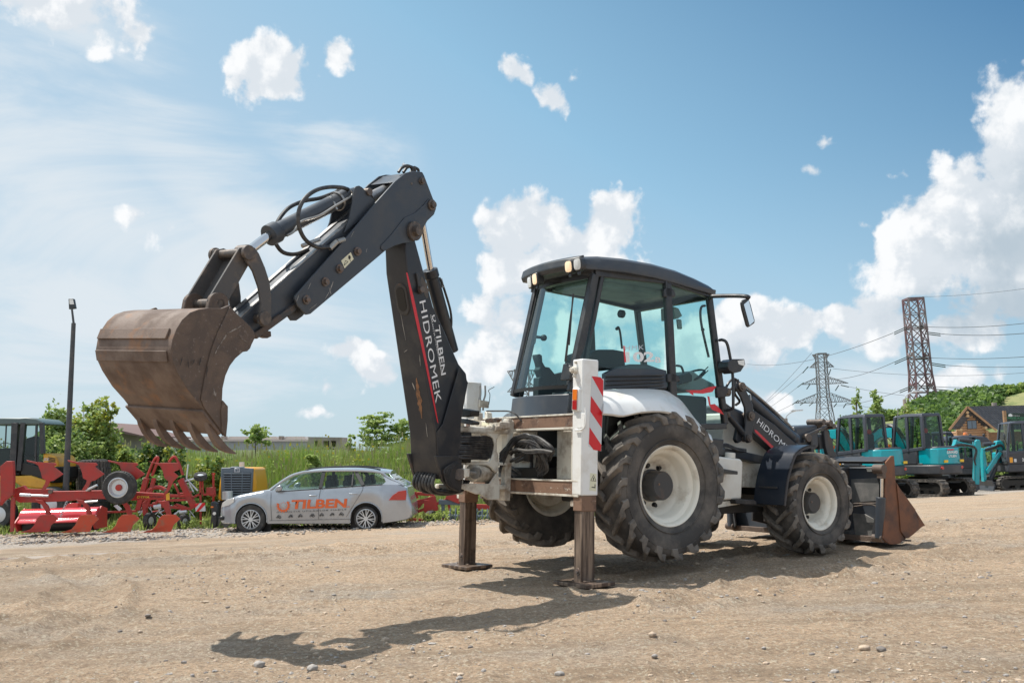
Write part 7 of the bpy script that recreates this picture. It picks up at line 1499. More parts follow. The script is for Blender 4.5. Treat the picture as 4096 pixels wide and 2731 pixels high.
# ================================================================ lattice pylons and power lines
PYM = pmat('galvanised_lattice', (.13, .14, .14), .6, metal=.3, col2=(.20, .19, .18), nscale=.4)
PYR = pmat('reddish_lattice', (.16, .09, .10), .6, metal=.2, col2=(.26, .24, .24), nscale=.15)
INS = pmat('insulator_glass', (.04, .07, .06), .3)
def pylon(label, base, H, wb, wt, zw, ww, arms, mt, mem, lean=0, rz=0, n=11):
    """four-legged lattice mast: base width wb, waist width ww at height zw, top width wt; arms = [(height, left reach, right reach, drop)]"""
    o = thing('lattice_pylon', label, 'pylon', base, rz, 'steel lattice pylons of the power line')
    def wd(z): return lerp(wb, ww, z/zw) if z < zw else lerp(ww, wt, (z-zw)/(H-zw))
    def c4(z): w = wd(z)/2; return [Vector((sx*w+lean*z, sy*w, z)) for sx, sy in ((-1, -1), (1, -1), (1, 1), (-1, 1))]
    zs = [0]; z = 0
    while z < H-.1: z = min(H, z+max(wd(z)*.95, H/26)); zs.append(z)
    m = mb()
    for a, b in zip(zs, zs[1:]):
        A, B = c4(a), c4(b)
        for i in range(4): m.bar(A[i], B[i], mem, mem)
    t = mem*.5
    for a, b in zip(zs, zs[1:]):
        A, B = c4(a), c4(b)
        for i in range(4):
            j = (i+1) % 4; m.bar(A[i], B[j], t, t); m.bar(A[j], B[i], t, t); m.bar(B[i], B[j], t, t)
    m.build('lattice_mast', mt, o, smooth=False)
    for z, l, r, hgt in arms:
        m = mb(); w = wd(z)/2
        for sx, reach in ((-1, l), (1, r)):
            if reach <= 0: continue
            tip = Vector((sx*(w+reach)+lean*z, 0, z)); up_ = [Vector((sx*w+lean*z, sy*w, z+hgt)) for sy in (-1, 1)]; lo = [Vector((sx*w+lean*z, sy*w, z)) for sy in (-1, 1)]
            for p in up_+lo: m.bar(p, tip, t*1.2, t*1.2)
            k = max(3, int(reach/1.3))
            for i in range(k):
                f0, f1 = i/k, (i+.5)/k
                for u_, l_ in zip(up_, lo): m.bar(l_.lerp(tip, f0), u_.lerp(tip, f1), t*.8, t*.8); m.bar(u_.lerp(tip, f1), l_.lerp(tip, (i+1)/k), t*.8, t*.8)
                m.bar(lo[0].lerp(tip, f0), lo[1].lerp(tip, f0), t*.8, t*.8)
        m.build('cross_arm', mt, o, smooth=False)
    return o
def gxy(k, x, y, Y): return atY(*z2p(k, x, y), Y)
# near, reddish one
Y2 = 230.0; b2, t2 = gxy('RP', 1367, 1300, Y2), gxy('RP', 1248, 110, Y2); H2 = t2.z-b2.z
px2 = Y2/F_PX*.4022
P2 = pylon('tall reddish lattice pylon with thick upright body nearest the log cabin', b2, H2, 270*px2, 150*px2, H2*.28, 165*px2, [(H2*.755, .3, .3, 1.0), (H2*.515, .3, .3, 1.0), (H2*.27, .3, .3, 1)], PYR, .36, lean=(t2.x-b2.x)/H2)
Y1 = 330.0; b1, t1 = gxy('RP', 375, 1345, Y1), gxy('RP', 330, 655, Y1); H1 = t1.z-b1.z; px1 = Y1/F_PX*.4022
P1 = pylon('grey lattice pylon with three tiers of wide arms in mid distance', b1, H1, 150*px1, 85*px1, H1*.40, 92*px1, [(H1*.80, 75*px1, 80*px1, 2.0), (H1*.56, 170*px1, 210*px1, 2.3), (H1*.295, 245*px1, 245*px1, 3.0), (H1*.985, 42*px1, 42*px1, -1.5)], PYM, .26, lean=(t1.x-b1.x)/H1)
Y3 = 300.0; b3, t3 = gxy('R3', 330, 1640, Y3), gxy('R3', 285, 1105, Y3); H3 = t3.z-b3.z; px3 = Y3/F_PX*.4783
P3 = pylon('grey lattice pylon seen through the rear cab glass', b3, H3, 130*px3, 120*px3, H3*.35, 60*px3, [(H3*.985, 60*px3, 60*px3, -4), (H3*.66, 90*px3, 90*px3, 3)], PYM, .30, lean=(t3.x-b3.x)/H3)
WIRE = pmat('power_line_wire', (.07, .08, .09), .6)
wn = [0]
def wire(label, k0, a, Ya, k1, b, Yb, sag, r=.05, ins=0):
    p, q = gxy(k0, *a, Ya), gxy(k1, *b, Yb); o = thing('power_line', label, 'power line', p, group='power lines strung between the pylons')
    pts = [p.lerp(q, i/20)-Vector((0, 0, sag*4*(i/20)*(1-i/20)))-p for i in range(21)]; m = mb(); m.tube(pts, r, 5); m.build('wire', WIRE, o)
for lab, a, b, Yb, sag, r in (
 ('power line running left from the reddish pylon, uppermost arm', (1050, 452), (-400, 760), 420, 3, .07), ('power line running left from the reddish pylon, middle arm', (1060, 742), (300, 895), 420, 2.0, .07), ('power line running left from the reddish pylon, lowest arm', (1110, 1028), (300, 1150), 420, 2, .06)):
    wire(lab, 'RP', a, Y2, 'RP', b, Yb, sag, r)
for lab, a, b, sag, r in (('power line running right from the reddish pylon, topmost', (1400, 392), (2600, 325), .6, .06), ('power line running right from the reddish pylon, second from top', (1520, 460), (2600, 430), .6, .07), ('power line running right from the reddish pylon, third from top', (1400, 697), (2600, 668), .5, .06), ('power line running right from the reddish pylon, fourth from top', (1570, 772), (2600, 775), .4, .06), ('power line running right from the reddish pylon, fifth from top', (1460, 985), (2600, 952), .5, .06), ('power line running right from the reddish pylon, lowest', (1600, 1022), (2600, 1015), .5, .06), ('thin earth wire crossing the cloud above the reddish pylon', (1340, 92), (2600, -25), .5, .035)):
    wire(lab, 'RP', a, Y2-2, 'RP', b, Y2-30, sag, r)
for lab, a, b, sag in (('line from the grey pylon to the right, upper', (450, 805), (2600, 825), 2), ('line from the grey pylon to the right, middle', (610, 985), (2600, 1040), 3), ('line from the grey pylon to the right, lower', (600, 1150), (2600, 1215), 3)):
    wire(lab, 'RP', a, Y1, 'RP', b, Y1-10, sag, .055)
for lab, a, b, sag in (('line falling left from the top of the grey pylon', (240, 650), (-700, 1500), 3), ('line falling left from the upper arm of the grey pylon', (210, 790), (-900, 1560), 3), ('line falling left from the middle arm of the grey pylon', (100, 990), (-1000, 1600), 3), ('line falling left from the lowest arm of the grey pylon', (40, 1165), (-1000, 1480), 3)):
    wire(lab, 'RP', a, Y1, 'RP', b, Y1+200, sag, .06)
for (a, b) in (((1190, 388), (1060, 447)), ((1205, 682), (1065, 742)), ((1250, 972), (1115, 1026)), ((1375, 442), (1520, 460)), ((1410, 747), (1570, 772)), ((1440, 1008), (1600, 1022)), ((1200, 382), (1400, 392)), ((1215, 682), (1400, 697)), ((1255, 972), (1460, 985))):
    p, q = gxy('RP', *a, Y2)-b2, gxy('RP', *b, Y2)-b2
    for dz in (0, .45): m = mb(); m.cyl(p-Vector((0, 0, dz)), q-Vector((0, 0, dz)), .11, 6); m.build('insulator', INS, P2)
for (a, b) in (((205, 785), (150, 850)), ((430, 810), (410, 870)), ((160, 945), (100, 990)), ((225, 960), (190, 1010)), ((510, 970), (475, 1025)), ((530, 970), (610, 988)), ((110, 1118), (45, 1165)), ((185, 1130), (125, 1168)), ((260, 1140), (215, 1175)), ((490, 1150), (460, 1188)), ((585, 1150), (555, 1195)), ((590, 1150), (650, 1158))):
    p, q = gxy('RP', *a, Y1)-b1, gxy('RP', *b, Y1)-b1
    m = mb(); m.cyl(p, q, .16, 6); m.build('insulator', INS, P1)
# ================================================================ lamps and poles on the right
def pole(nm, label, k, a, b, Y, r, arm=None, mt=None, cat='pole', head=False):
    p0, p1 = gxy(k, *a, Y), gxy(k, *b, Y); o = thing(nm, label, cat, (p0.x, Y, gz(p0.x, Y))); q = rel(o, [p1])[0]
    m = mb(); m.tube([(0, 0, 0), q], [r, r*.7], 10); m.build('shaft', mt or pmat('concrete_pole', (.30, .25, .22), .8), o)
    if arm: m = mb(); m.tube(bez([q]+rel(o, W(k, arm, Y)), 12), r*.35, 6); m.build('arm', ALLOY, o)
    if head: e = rel(o, W(k, [arm[-1]], Y))[0]; m = mb(); m.box(e, (.35, .12, .05)); m.build('lamp_head', ALLOY, o, bevel=.03)
pole('street_lamp', 'concrete lamp post with curved arm standing before the reddish pylon', 'RP', (1175, 1400), (1162, 1110), 70, .16, [(1180, 1075), (1220, 1045), (1290, 1030)], cat='street lamp', head=True)
pole('street_lamp', 'low lamp post with pale angled head between the two teal cabs', 'RP', (1080, 1500), (1075, 1325), 60, .13, [(1090, 1305), (1130, 1285)], cat='street lamp', head=True)
pole('street_lamp', 'small lamp post with slanting arm behind the loader arm', 'RF', (378, 330), (375, 190), 60, .14, [(385, 160), (430, 125), (490, 105)], cat='street lamp', head=True)
pole('leaning_stick', 'thin dry stick leaning above the first teal cab', 'RP', (1010, 1320), (1100, 1195), 33, .015, cat='stick')
# ================================================================ buildings at the far left
FARW = pmat('pale_sheet_wall', (.30, .33, .36), .7, col2=(.26, .29, .31), nscale=.3); FARR = pmat('pale_roof_sheet', (.52, .46, .42), .6); CONC = pmat('old_concrete', (.36, .31, .27), .9, col2=(.22, .18, .15), nscale=.5); BRN = pmat('brown_roof', (.16, .10, .09), .8)
BY = 95.0
def bwall(o, k, pl, Y, th, mt, nm): q = rel(o, W(k, pl, Y)); m = mb(); m.slab(q, 1, th); return m.build(nm, mt, o)
c = gxy('D', 520, 1045, BY); B1 = thing('long_warehouse', 'long low blue-grey warehouse with rooflights beyond the grass bank', 'warehouse', c)
bwall(B1, 'D', [(270, 1013), (715, 1012), (715, 1070), (270, 1070)], BY, 14, FARW, 'wall'); bwall(B1, 'D', [(268, 1009), (716, 1009), (716, 1013), (268, 1013)], BY-.3, 15, FARR, 'roof_edge')
for x0, x1 in ((285, 380), (385, 435), (440, 505), (520, 590), (600, 640), (650, 705)): bwall(B1, 'D', [(x0, 1009.5), (x0+6, 1002), (x1-6, 1002), (x1, 1009.5)], BY+1, 4, FARR, 'rooflight')
for x0 in (382, 508, 640): bwall(B1, 'D', [(x0, 1009), (x0, 1001), (x0+8, 1001), (x0+8, 1009)], BY+.5, 1, CONC, 'roof_vent')
for x in range(300, 710, 18): bwall(B1, 'D', [(x, 1013), (x+.8, 1013), (x+.8, 1060), (x, 1060)], BY-.12, .1, FARR, 'wall_rib') if x % 36 == 0 else None
c = gxy('D', 750, 1045, BY-8); B2 = thing('concrete_ruin', 'derelict brownish concrete frame at the end of the long warehouse', 'ruin', c)
for pl in ([(708, 1003), (785, 1004), (785, 1012), (708, 1012)], [(708, 1012), (722, 1012), (722, 1050), (708, 1050)], [(772, 1012), (785, 1012), (785, 1050), (772, 1050)], [(738, 1012), (743, 1012), (743, 1050), (738, 1050)], [(722, 1026), (772, 1026), (772, 1030), (722, 1030)], [(756, 1012), (760, 1012), (760, 1050), (756, 1050)]): bwall(B2, 'D', pl, BY-8, 3, CONC, 'frame_beam')
c = gxy('RL', 700, 600, 80); B3 = thing('pale_building', 'tall pale building with dark brown roof edge half hidden by bushes', 'building', c)
bwall(B3, 'RL', [(410, 345), (1130, 420), (1130, 640), (410, 640)], 80, 12, pmat('pale_render_wall', (.42, .40, .36), .8, col2=(.36, .34, .30), nscale=.3), 'wall'); bwall(B3, 'RL', [(520, 308), (612, 308), (612, 345), (520, 340)], 79.5, 8, BRN, 'roof_block'); bwall(B3, 'RL', [(612, 318), (900, 320), (1130, 400), (1340, 450), (1340, 462), (1130, 425), (900, 345), (612, 345)], 79.6, 12, BRN, 'roof_edge')
bwall(B3, 'RL', [(410, 470), (520, 470), (520, 492), (410, 492)], 79.9, .2, BRN, 'window_band'); bwall(B3, 'RL', [(650, 318), (760, 314), (760, 322), (650, 324)], 79.4, 1, FARR, 'roof_rail')
# ================================================================ vegetation
G1 = leafmat('leaf_green', (.23, .34, .085), .5, (.15, .25, .055)); G2 = leafmat('leaf_light', (.40, .49, .15), .5, (.30, .40, .11)); G3 = leafmat('leaf_dark', (.07, .13, .035), .45, (.09, .17, .04)); G4 = leafmat('leaf_yellow', (.42, .42, .06), .5, (.30, .34, .05))
GB = leafmat('grass_blades', (.24, .36, .055), .5, (.34, .40, .12), .5); GB2 = leafmat('dry_grass', (.38, .33, .16), .4, (.26, .28, .09), .8); FWR = leafmat('yellow_flowers', (.7, .55, .04), .3)
BARK = pmat('bark', (.10, .075, .055), .9, col2=(.05, .04, .03), nscale=10, bump=.3)
def leafcloud(tb_, c, r, n, ls, rnd, mats, sub=None, flat=.0):
    """n leaves in small clumps spread through an ellipsoid"""
    sub = sub or max(5, n//26)
    cl = []
    for _ in range(sub):
        while True:
            d = Vector((rnd.uniform(-1, 1), rnd.uniform(-1, 1), rnd.uniform(-1, 1)))
            if .25 < d.length < 1: break
        cl.append((c+Vector((d.x*r[0], d.y*r[1], d.z*r[2])), rnd.choice(mats), rnd.uniform(.6, 1.3)))
    for i in range(n):
        p0, mi, sz = cl[i % sub]; k = .26*sz
        p = p0+Vector((rnd.gauss(0, r[0]*k), rnd.gauss(0, r[1]*k), rnd.gauss(0, r[2]*k*.8)))
        a = Vector((rnd.uniform(-1, 1), rnd.uniform(-1, 1), rnd.uniform(-.7, .5))).normalized()*ls*rnd.uniform(.6, 1.3)
        b = a.cross(Vector((rnd.uniform(-1, 1), rnd.uniform(-1, 1), rnd.uniform(-1, 1)))).normalized()*ls*.42
        tb_.quad(p-a*.5, p+b, p+a*.6, p-b, mi if rnd.random() < .8 else rnd.choice(mats))
def tree(nm, label, cat, loc, h, cr_, leaves, ls, mats=(0, 1, 2), trunk_h=.45, group=None, blobs=7, seed=0, tr=.08, spread=1.0, leafsets=None):
    rnd = random.Random(seed); o = thing(nm, label, cat, loc, group=group)
    m = mb(); top = Vector((rnd.uniform(-.1, .1)*h, 0, h*.85)); tp = [Vector((0, 0, -.1)), Vector((rnd.uniform(-.03, .03)*h, 0, h*trunk_h)), top]; m.tube(bez(tp, 8), [tr*h/5*(1-.8*i/8) for i in range(9)], 7)
    tbn = TB()
    for i in range(blobs):
        f = i/max(1, blobs-1); z = lerp(h*trunk_h, h*.92, f); a = i*2.4+rnd.uniform(-.5, .5); rr = cr_*spread*(.75*math.sin(math.pi*(.25+.65*f)))*rnd.uniform(.5, 1.0)
        c = Vector((math.cos(a)*rr, math.sin(a)*rr, z)); s0 = tp[1].lerp(top, f*.8); m.tube([s0, s0.lerp(c, .5)+Vector((0, 0, .05*h)), c], [tr*h/14, tr*h/20, tr*h/40], 5)
        leafcloud(tbn, c, (cr_*.55, cr_*.55, h*.5/blobs*1.5), leaves//blobs, ls, rnd, mats)
    m.build('trunk', BARK, o); tbn.build('crown', [G1, G2, G3, G4], o); return o
def at(k, x, y, Y): p = gxy(k, x, y, Y); return p
# young trees on the right
for (lab, k, xb, yt, yb, Y, wpx, n, ls, mats, bl, sd_) in (
  ('slender young tree with sparse feathery leaves left of the bushier one', 'RP', 708, 985, 1420, 46, 60, 520, .115, (1, 1, 0), 9, 11),
  ('dense young tree with drooping bright leaves above the first teal cab', 'RP', 905, 1005, 1420, 45, 78, 1700, .115, (1, 1, 0), 10, 12),
  ('leafy sapling growing against the foot of the reddish pylon', 'RP', 1200, 1130, 1420, 44, 70, 520, .115, (1, 1, 3), 6, 13),
  ('low bright bush at the foot of the reddish pylon', 'RP', 1315, 1215, 1420, 43, 85, 620, .115, (1, 1, 3), 5, 14),
  ('small dark conical tree left of the young trees', 'RP', 545, 1285, 1420, 60, 35, 500, .14, (2, 0), 5, 15),
  ('pale green bush beneath the small dark tree', 'RP', 510, 1345, 1440, 48, 70, 600, .12, (1, 1, 3), 4, 16),
  ('light green bush between the young trees', 'RP', 665, 1300, 1440, 47, 70, 600, .12, (1, 1, 3), 4, 17)):
    b, t = at(k, xb, yb, Y), at(k, xb, yt, Y); g = gz(b.x, Y); h = t.z-g; w = wpx*.4022*Y/F_PX
    tree('young_tree' if h > 3.2 else 'bush', lab, 'tree' if h > 3.2 else 'bush', (b.x, Y, g), h, w, n, ls, mats, .42 if h > 3.2 else .2, blobs=bl, seed=sd_)
# bank of grass behind the car
def bank(x, y):
    """embankment beyond the parked machines, on the left and centre"""
    def ss(a, b, v): t = min(1, max(0, (v-a)/(b-a))); return t*t*(3-2*t)
    side_ = 1-ss(6.0, 11.0, x)
    return gz(x, y)+side_*(1.62*ss(26.8, 33.5, y)+.25*math.sin(x*.35+1)*ss(27, 33, y)+.5*ss(35, 60, y))
import numpy as np
def sheet(nm, xs, ys, fn, mt, sharp=180):
    vs = [(x, y, fn(x, y)) for y in ys for x in xs]; nx, ny = len(xs), len(ys)
    fs = [(j*nx+i, j*nx+i+1, (j+1)*nx+i+1, (j+1)*nx+i) for j in range(ny-1) for i in range(nx-1)]
    me = bpy.data.meshes.new(nm); me.from_pydata(vs, [], fs); me.materials.append(mt); me.polygons.foreach_set('use_smooth', [True]*len(fs)); o = bpy.data.objects.new(nm, me); COL.objects.link(o); return o
def axis(dense0, dense1, step, lo, hi, grow=1.13):
    a = [dense0]; 
    while a[-1] < dense1: a.append(a[-1]+step)
    s = step
    while a[-1] < hi: s *= grow; a.append(a[-1]+s)
    s = step; b = [dense0]
    while b[-1] > lo: s *= grow; b.append(b[-1]-s)
    return b[::-1][:-1]+a
# ground material
def ground_material():
    m = bpy.data.materials.new('gravelly_dirt'); m.use_nodes = True; nt = m.node_tree; N, L = nt.nodes, nt.links; b = N['Principled BSDF']; b.inputs['Roughness'].default_value = .92; b.inputs['Specular IOR Level'].default_value = .25
    tc = N.new('ShaderNodeTexCoord'); G = tc.outputs['Object']
    def nz(s, d=6, r=.6, st=None, ds=0, rot=0):
        t = N.new('ShaderNodeTexNoise'); t.inputs['Scale'].default_value = s; t.inputs['Detail'].default_value = d; t.inputs['Roughness'].default_value = r; t.inputs['Distortion'].default_value = ds
        mp = N.new('ShaderNodeMapping'); mp.inputs['Scale'].default_value = st or (1, 1, 1); mp.inputs['Rotation'].default_value = (0, 0, rot); L.new(G, mp.inputs[0]); L.new(mp.outputs[0], t.inputs[0]); return t.outputs['Fac']
    def rp(v, a, b_, c=0, d=1):
        r = N.new('ShaderNodeMapRange'); r.inputs[1].default_value = a; r.inputs[2].default_value = b_; r.inputs[3].default_value = c; r.inputs[4].default_value = d; L.new(v, r.inputs[0]); return r.outputs[0]
    def mix(f, a, b_, mode='MIX'):
        n = N.new('ShaderNodeMix'); n.data_type = 'RGBA'; n.blend_type = mode
        for i, v in ((0, f), (6, a), (7, b_)):
            if isinstance(v, (tuple, float, int)): n.inputs[i].default_value = v
            else: L.new(v, n.inputs[i])
        return n.outputs[2]
    def mul(a, b_):
        n = N.new('ShaderNodeMath'); n.operation = 'MULTIPLY'
        for i, v in enumerate((a, b_)):
            if isinstance(v, (int, float)): n.inputs[i].default_value = v
            else: L.new(v, n.inputs[i])
        return n.outputs[0]
    c = mix(rp(nz(.9, 7), .38, .62), (0.608, 0.435, 0.292, 1), (0.499, 0.362, 0.247, 1))
    c = mix(rp(nz(.35, 6, .6, (1, 2.2, 1), .4), .50, .66), c, (0.450, 0.389, 0.324, 1))                # greyer gravel patches
    c = mix(rp(nz(2.4, 8, .7, (.5, 1.6, 1), .6), .56, .72), c, (0.292, 0.209, 0.138, 1))             # churned damp soil
    c = mix(mul(rp(nz(11, 10, .8), .50, .66), .8), c, (0.728, 0.564, 0.410, 1))                         # pale dust
    c = mix(mul(rp(nz(19, 10, .82, (.7, 1.3, 1)), .50, .60), .8), c, (0.304, 0.215, 0.144, 1))                # clods
    c = mix(rp(nz(1.3, 8, .7, (.22, 1.9, 1), .6, .12), .50, .66), c, (0.365, 0.266, 0.179, 1))       # lanes worn by wheels
    c = mix(mul(rp(nz(33, 4, .7, (1, 1.3, 1)), .53, .60), .62), c, (0.232, 0.170, 0.124, 1)); c = mix(mul(rp(nz(27, 4, .7, (1.2, 1, 1), 0, 1.1), .54, .62), .6), c, (0.728, 0.655, 0.503, 1))  # dark specks painted in as pebble shadows, then pale specks
    grain = nz(75, 5, .7); c = mix(mul(rp(grain, .50, .66), .62), c, (0.206, 0.159, 0.118, 1))
    v = N.new('ShaderNodeTexVoronoi'); v.inputs['Scale'].default_value = 42; v.inputs['Randomness'].default_value = 1; L.new(G, v.inputs['Vector'])
    stone = rp(v.outputs['Distance'], .32, .20); sel = rp(nz(3.1, 5), .46, .60); hs = N.new('ShaderNodeSeparateColor'); L.new(v.outputs['Color'], hs.inputs[0]); pick = rp(hs.outputs[0], .45, .5)
    sm = mul(mul(stone, sel), pick); sc2 = mix(hs.outputs[1], (0.438, 0.384, 0.329, 1), (0.728, 0.655, 0.544, 1)); c = mix(sm, c, sc2)
    sx_ = N.new('ShaderNodeSeparateXYZ'); L.new(G, sx_.inputs[0])
    c = mix(mul(mul(rp(sx_.outputs[0], -2.2, -6.5), rp(nz(.55, 6, .6, (.6, 1.5, 1)), .40, .58)), .7), c, (0.275, 0.211, 0.150, 1))      # damp ground near the puddle
    # gravel shoulder where machines are parked (far strip)
    sep = N.new('ShaderNodeSeparateXYZ'); L.new(G, sep.inputs[0])
    add = N.new('ShaderNodeMath'); add.operation = 'ADD'; L.new(sep.outputs[1], add.inputs[0]); L.new(rp(nz(.6, 4), 0, 1, -1.4, 1.4), add.inputs[1])
    fx = N.new('ShaderNodeMath'); fx.operation = 'MULTIPLY_ADD'; L.new(sep.outputs[0], fx.inputs[0]); fx.inputs[1].default_value = -.42; L.new(add.outputs[0], fx.inputs[2])
    shoulder = rp(fx.outputs[0], 24.6, 25.4)
    gr = mix(rp(nz(28, 6, .8), .42, .60), (0.560, 0.497, 0.431, 1), (0.244, 0.215, 0.185, 1)); c = mix(shoulder, c, gr)
    L.new(c, b.inputs['Base Color'])
    bp = N.new('ShaderNodeBump'); bp.inputs['Strength'].default_value = .9; bp.inputs['Distance'].default_value = .045; L.new(nz(38, 8, .75), bp.inputs['Height'])
    b2_ = N.new('ShaderNodeBump'); b2_.inputs['Strength'].default_value = .9; b2_.inputs['Distance'].default_value = .012; L.new(sm, b2_.inputs['Height']); L.new(bp.outputs[0], b2_.inputs['Normal'])
    b3_ = N.new('ShaderNodeBump'); b3_.inputs['Strength'].default_value = .6; b3_.inputs['Distance'].default_value = .02; L.new(nz(120, 4, .8), b3_.inputs['Height']); L.new(b2_.outputs[0], b3_.inputs['Normal']); L.new(b3_.outputs[0], b.inputs['Normal'])
    return m
GM = ground_material()
ruts = [  # tyre tracks: centre lines on the ground and half width
 [hit(Matrix.Identity(4), x, y, 2, 0.0) for x, y in ((-300, 2700), (150, 2560), (330, 2480), (400, 2400), (380, 2340), (250, 2290))],
 [hit(Matrix.Identity(4), x, y, 2, 0.0) for x, y in ((-400, 2560), (0, 2480), (200, 2430), (290, 2370))],
 [hit(Matrix.Identity(4), x, y, 2, 0.0) for x, y in ((2400, 2300), (3100, 2200), (3600, 2120), (4300, 2070))],
 [hit(Matrix.Identity(4), x, y, 2, 0.0) for x, y in ((2700, 2420), (3300, 2300), (3900, 2200), (4400, 2160))],
 [hit(Matrix.Identity(4), x, y, 2, 0.0) for x, y in ((-300, 2200), (900, 2190), (1800, 2160), (2600, 2120))],
 [hit(Matrix.Identity(4), x, y, 2, 0.0) for x, y in ((-300, 2240), (900, 2225), (1800, 2190), (2300, 2160))]]
rp_ = np.array([(p.x, p.y, i) for i, r_ in enumerate(ruts) for p in bez(r_, 60)])
def groundz(x, y):
    z = gz(x, y)
    if y > 36 or y < -1 or abs(x) > 26: return z
    amp = 1 if y < 24 else .5
    n = noise.noise(Vector((x*.9, y*.9, 0)))*.022 + noise.noise(Vector((x*3.1, y*3.1, 3)))*.020*amp + noise.noise(Vector((x*8, y*8, 5)))*.018 + abs(noise.noise(Vector((x*14, y*14, 9))))*.024*(.5+max(0, noise.noise(Vector((x*.8, y*.8, 4)))*2))
    if y < 20 or True:
        d = (rp_[:, 0]-x)**2+(rp_[:, 1]-y)**2; k = d.min()
        if k < .30:
            k = math.sqrt(k); n += (-.022*math.exp(-(k/.13)**2)+.026*math.exp(-((k-.25)/.07)**2))*2.2*(.6+noise.noise(Vector((x*6, y*6, 1))))
    return z+n
xs, ys = axis(-7.5, 7.5, .055, -900, 900, 1.16), axis(2.2, 13.5, .05, -60, 1500, 1.13)
GRD = sheet('ground', xs, ys, groundz, GM); struct(GRD)
# embankment sheet
bx_, by_ = [(-60+i*.8) for i in range(86)], [26.2+i*.5 for i in range(30)]+[42+i*4 for i in range(12)]
GRN = pmat('grassy_earth', (.075, .10, .03), .95, col2=(.13, .13, .05), nscale=2, bump=.3)
BNK = sheet('embankment_terrain', bx_, by_, lambda x, y: bank(x, y)-(.25 if y < 26.8 or x > 6.5 else .0)+(.02), GRN); struct(BNK)
# grass of the bank
rnd = random.Random(21); tbn = TB()
for i in range(56000):
    y = 26.6+rnd.random()**1.15*9.5; x = rnd.uniform(-.62*y-1, .30*y); 
    if bank(x, y)-gz(x, y) < .02 and rnd.random() < .6: continue
    k = noise.noise(Vector((x*.35, y*.35, 0))); h = rnd.uniform(.28, .62)*(1+.9*k)*(1.25 if y > 32 else 1); p = Vector((x, y, bank(x, y)-.02)); a = rnd.uniform(0, 6.28); w = rnd.uniform(.012, .026); d = Vector((math.cos(a), math.sin(a), 0)); ln = Vector((rnd.gauss(0, .18), rnd.gauss(0, .18), 1))*h
    mi = 1 if rnd.random() < .17+.25*max(0, -k) else 0
    tbn.tri(p-d*w, p+d*w, p+ln, mi)
    if rnd.random() < .01: q = p+ln; e = .03; tbn.quad(q-Vector((e, 0, e)), q+Vector((e, 0, -e)), q+Vector((e, 0, e)), q+Vector((-e, 0, e)), 2)
GR_ = tbn.build('bank_grass', [GB, GB2, FWR]); tag(GR_, 'tall bright green grass covering the bank behind the car', 'grass', kind='stuff')
# weeds along the foot of the bank and round the implements
tbn = TB()
for i in range(9000):
    y = rnd.uniform(24.6, 27.4); x = rnd.uniform(-.62*y, .28*y); h = rnd.uniform(.08, .34); p = Vector((x, y, gz(x, y)-.01)); a = rnd.uniform(0, 6.28); d = Vector((math.cos(a), math.sin(a), 0))*.02
    tbn.tri(p-d, p+d, p+Vector((rnd.gauss(0, .1), rnd.gauss(0, .1), h)), 0 if rnd.random() < .8 else 1)
    if rnd.random() < .12: leafcloud(tbn, p+Vector((0, 0, .15)), (.12, .12, .1), 14, .07, rnd, (0,), 2)
for i in range(420):                                              # broad-leaved weeds and stalks in the grass
    y = rnd.uniform(27.2, 34.5); x = rnd.uniform(-.6*y, .28*y); p = Vector((x, y, bank(x, y)+rnd.uniform(.1, .45))); leafcloud(tbn, p, (.32, .22, .22), 26, .09, rnd, rnd.choice(((2,), (3,), (2, 3), (4,), (5,))), 4)
for i in range(700):
    y = rnd.uniform(27.2, 35); x = rnd.uniform(-.6*y, .28*y); p = Vector((x, y, bank(x, y))); h = rnd.uniform(.5, 1.05); t = p+Vector((rnd.gauss(0, .08), 0, h)); tbn.tri(p-Vector((.01, 0, 0)), p+Vector((.01, 0, 0)), t, 1); tbn.quad(t-Vector((.025, 0, .12)), t+Vector((.025, 0, -.12)), t+Vector((.02, 0, .05)), t+Vector((-.02, 0, .05)), 1)
WD = tbn.build('foot_weeds', [GB, GB2, G1, G2, G3, G4]); tag(WD, 'low weeds sprouting from gravel around the red implements', 'weeds', kind='stuff')
# bushes at the left
def bush(label, k, xc, yt, yb, Y, wpx, n, ls, mats, sd_, nm='bush', cat='bush', sc_=None, blobs=9, kz_=None):
    rnd = random.Random(sd_); f = ZM[k][2]*Y/F_PX; b, t = gxy(k, xc, yb, Y), gxy(k, xc, yt, Y); zb_ = bank(b.x, Y); h = t.z-zb_; w = wpx*f
    o = thing(nm, label, cat, (b.x, Y, zb_), group='leafy bushes behind the implements' if cat == 'bush' else None); tbn = TB(); m = mb()
    for i in range(blobs):
        a = rnd.uniform(0, 6.28); rr = rnd.uniform(.1, .8); f_ = rnd.uniform(.15, .86); c = Vector((math.cos(a)*rr*w*(1.05-.45*f_), math.sin(a)*rr*min(w, 1.6)*.6, h*f_))
        m.tube([(c.x*.2, c.y*.2, -.1), (c.x*.6, c.y*.6, c.z*.6), c], [.04, .025, .01], 5)
        leafcloud(tbn, c, (w*.34, min(w, 1.5)*.34, h*.24), n//blobs, ls, rnd, mats)
    for i in range(max(3, blobs//3)):                             # whippy leaders above the crown
        x = rnd.uniform(-.6, .6)*w; z = h*rnd.uniform(.85, 1.06); m.tube([(x*.6, 0, h*.4), (x, 0, z)], [.02, .006], 4); leafcloud(tbn, Vector((x, 0, z-.1)), (.18, .18, .28), 60, ls, rnd, mats, 4)
    m.build('stems', BARK, o); tbn.build('foliage', [G1, G2, G3, G4], o); return o
bush('tall leafy bush with whippy shoots between the loader cab and the lamp post', 'RL', 470, 235, 1000, 28.5, 210, 5200, .11, (1, 1, 0), 31, blobs=18)
